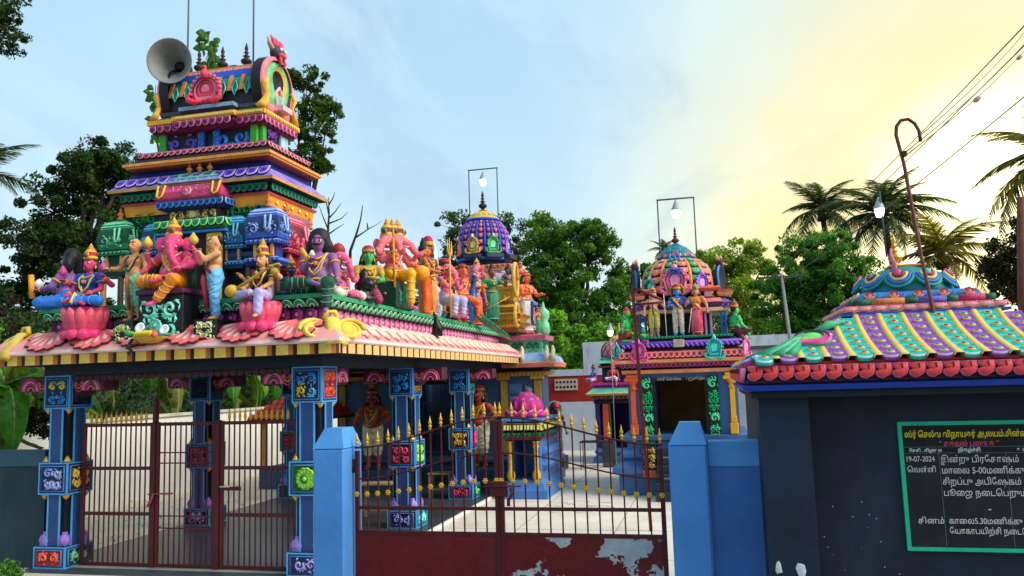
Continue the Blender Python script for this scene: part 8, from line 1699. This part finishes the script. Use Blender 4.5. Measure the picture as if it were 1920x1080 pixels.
def banana(label, x, y, h, seed, n=9, s=1.):
    t = thing('banana_plant', label, 'banana plant', (x, y, 0), 0, 'banana plants behind the hall'); rn = random.Random(seed)
    put('stem', MB().tube([(x, y, 0), (x+.05, y, h*.6), (x, y, h)], [.13, .1, .06], 9), [P('#6a7a3a', .7, .3, 3)], t)
    for i in range(n): inst('leaf', BL[(i+seed) % 3], t, T((x, y, h-.1)) @ RZ(i*360/n+rn.uniform(-25, 25)) @ RX(rn.uniform(-30, 55)) @ S3(s*rn.uniform(.8, 1.2)))
    for i in range(3): inst('dry_leaf', BL[2], t, T((x, y, h-.3)) @ RZ(i*120+rn.uniform(0, 60)) @ RX(-75) @ S3(s*.8))
for i, (lab, x, y, h, n) in enumerate((('banana plant at the far left beyond the dark wall', -11.6, 11.2, 2.7, 10), ('banana plant seen through the left gate opening', -13.6, 15.2, 3.0, 10), ('banana plant leaning over the white wall behind the middle gate', -13.4, 17.6, 3.1, 11), ('banana plant behind the right gate leaf', -13.2, 20.4, 3.2, 11), ('banana plant near the red tiled hut', -13.3, 23.5, 3.3, 10), ('banana plant with a very wide leaf at the left picture edge', -12.8, 12.0, 3.0, 9), ('banana plant filling the gap above the wicket gate', -14.2, 19.0, 3.5, 11), ('banana plant behind the hut roof', -12.9, 25.6, 3.4, 10), ('tall banana plant left of the far left pillar', -15.2, 14.0, 3.3, 9))):
    banana(lab, x, y, h, i+1, n, 1.05)
# undergrowth masses behind the walls and creepers on the back wall
def mass(name, pts, rs, n, size, mat, clump=.4):
    blades_obj(name, leaf_cloud(np.array(pts), np.array(rs), n, size), mat)
rn = random.Random(8)
mass('undergrowth', [(rn.uniform(-22, -14.5), rn.uniform(12, 30), rn.uniform(.3, 4.2)) for _ in range(120)], [.9]*120, 26000, .2, GD)
mass('undergrowth', [(rn.uniform(-14.5, -5.6), rn.uniform(28.3, 31), rn.uniform(.5, 4.6)) for _ in range(90)], [.8]*90, 20000, .18, GD)
mass('undergrowth', [(rn.uniform(-5.8, 12), rn.uniform(29, 33), rn.uniform(.5, 4.2)) for _ in range(110)], [.9]*110, 24000, .2, GM)
cl_ = [at(1045+rn.gauss(0, 10), rn.uniform(590, 700), 27.4) for _ in range(16)]+[at(rn.uniform(1030, 1180), rn.uniform(610, 650)+abs(rn.gauss(0, 8)), 27.8) for _ in range(30)]+[at(rn.uniform(1020, 1090), rn.uniform(640, 700), 27.5) for _ in range(14)]
mass('creeper', [tuple(p) for p in cl_], [.28]*len(cl_), 5200, .26, leafmat('#3c7020', '#8cbc44', .4, 2))
mass('hedge_tufts', [tuple(at(rn.uniform(0, 28), rn.uniform(1062, 1100), 8.6)) for _ in range(8)], [.14]*8, 900, .06, GB)
mass('dry_creeper', [tuple(at(rn.uniform(0, 95), rn.uniform(770, 830), 11.5)) for _ in range(22)]+[tuple(at(rn.uniform(-10, 60), rn.uniform(560, 700), 12)) for _ in range(8)], [.14]*30, 1300, .11, P('#3a3220', .9, .4, 3))
def soil():
    mb = MB().box(-120, 120, 27.4, 60, -.059, -.02); put('scrub_ground', mb, [P('#2c3018', .95, .3, 1, .4)], kind='structure')
    mb = MB(); rn = random.Random(12)     # far low hills of foliage so that the horizon is closed
    n = 60; v = []; 
    for i in range(n+1): x = -140+i*280/n; h = 6.5+1.6*math.sin(i*.7)+1.1*math.sin(i*1.9)+rn.uniform(-.4, .4); v += [(x, 78, -.1), (x, 80, h*.7), (x, 90, h*.8), (x, 100, -.1)]
    mb.add(v, [(i*4+j, i*4+j+1, i*4+j+5, i*4+j+4) for i in range(n) for j in range(3)], 0, True); put('distant_treeline', mb, [P('#2a3a1c', .95, .5, .35, 1.0)], kind='structure')
soil()
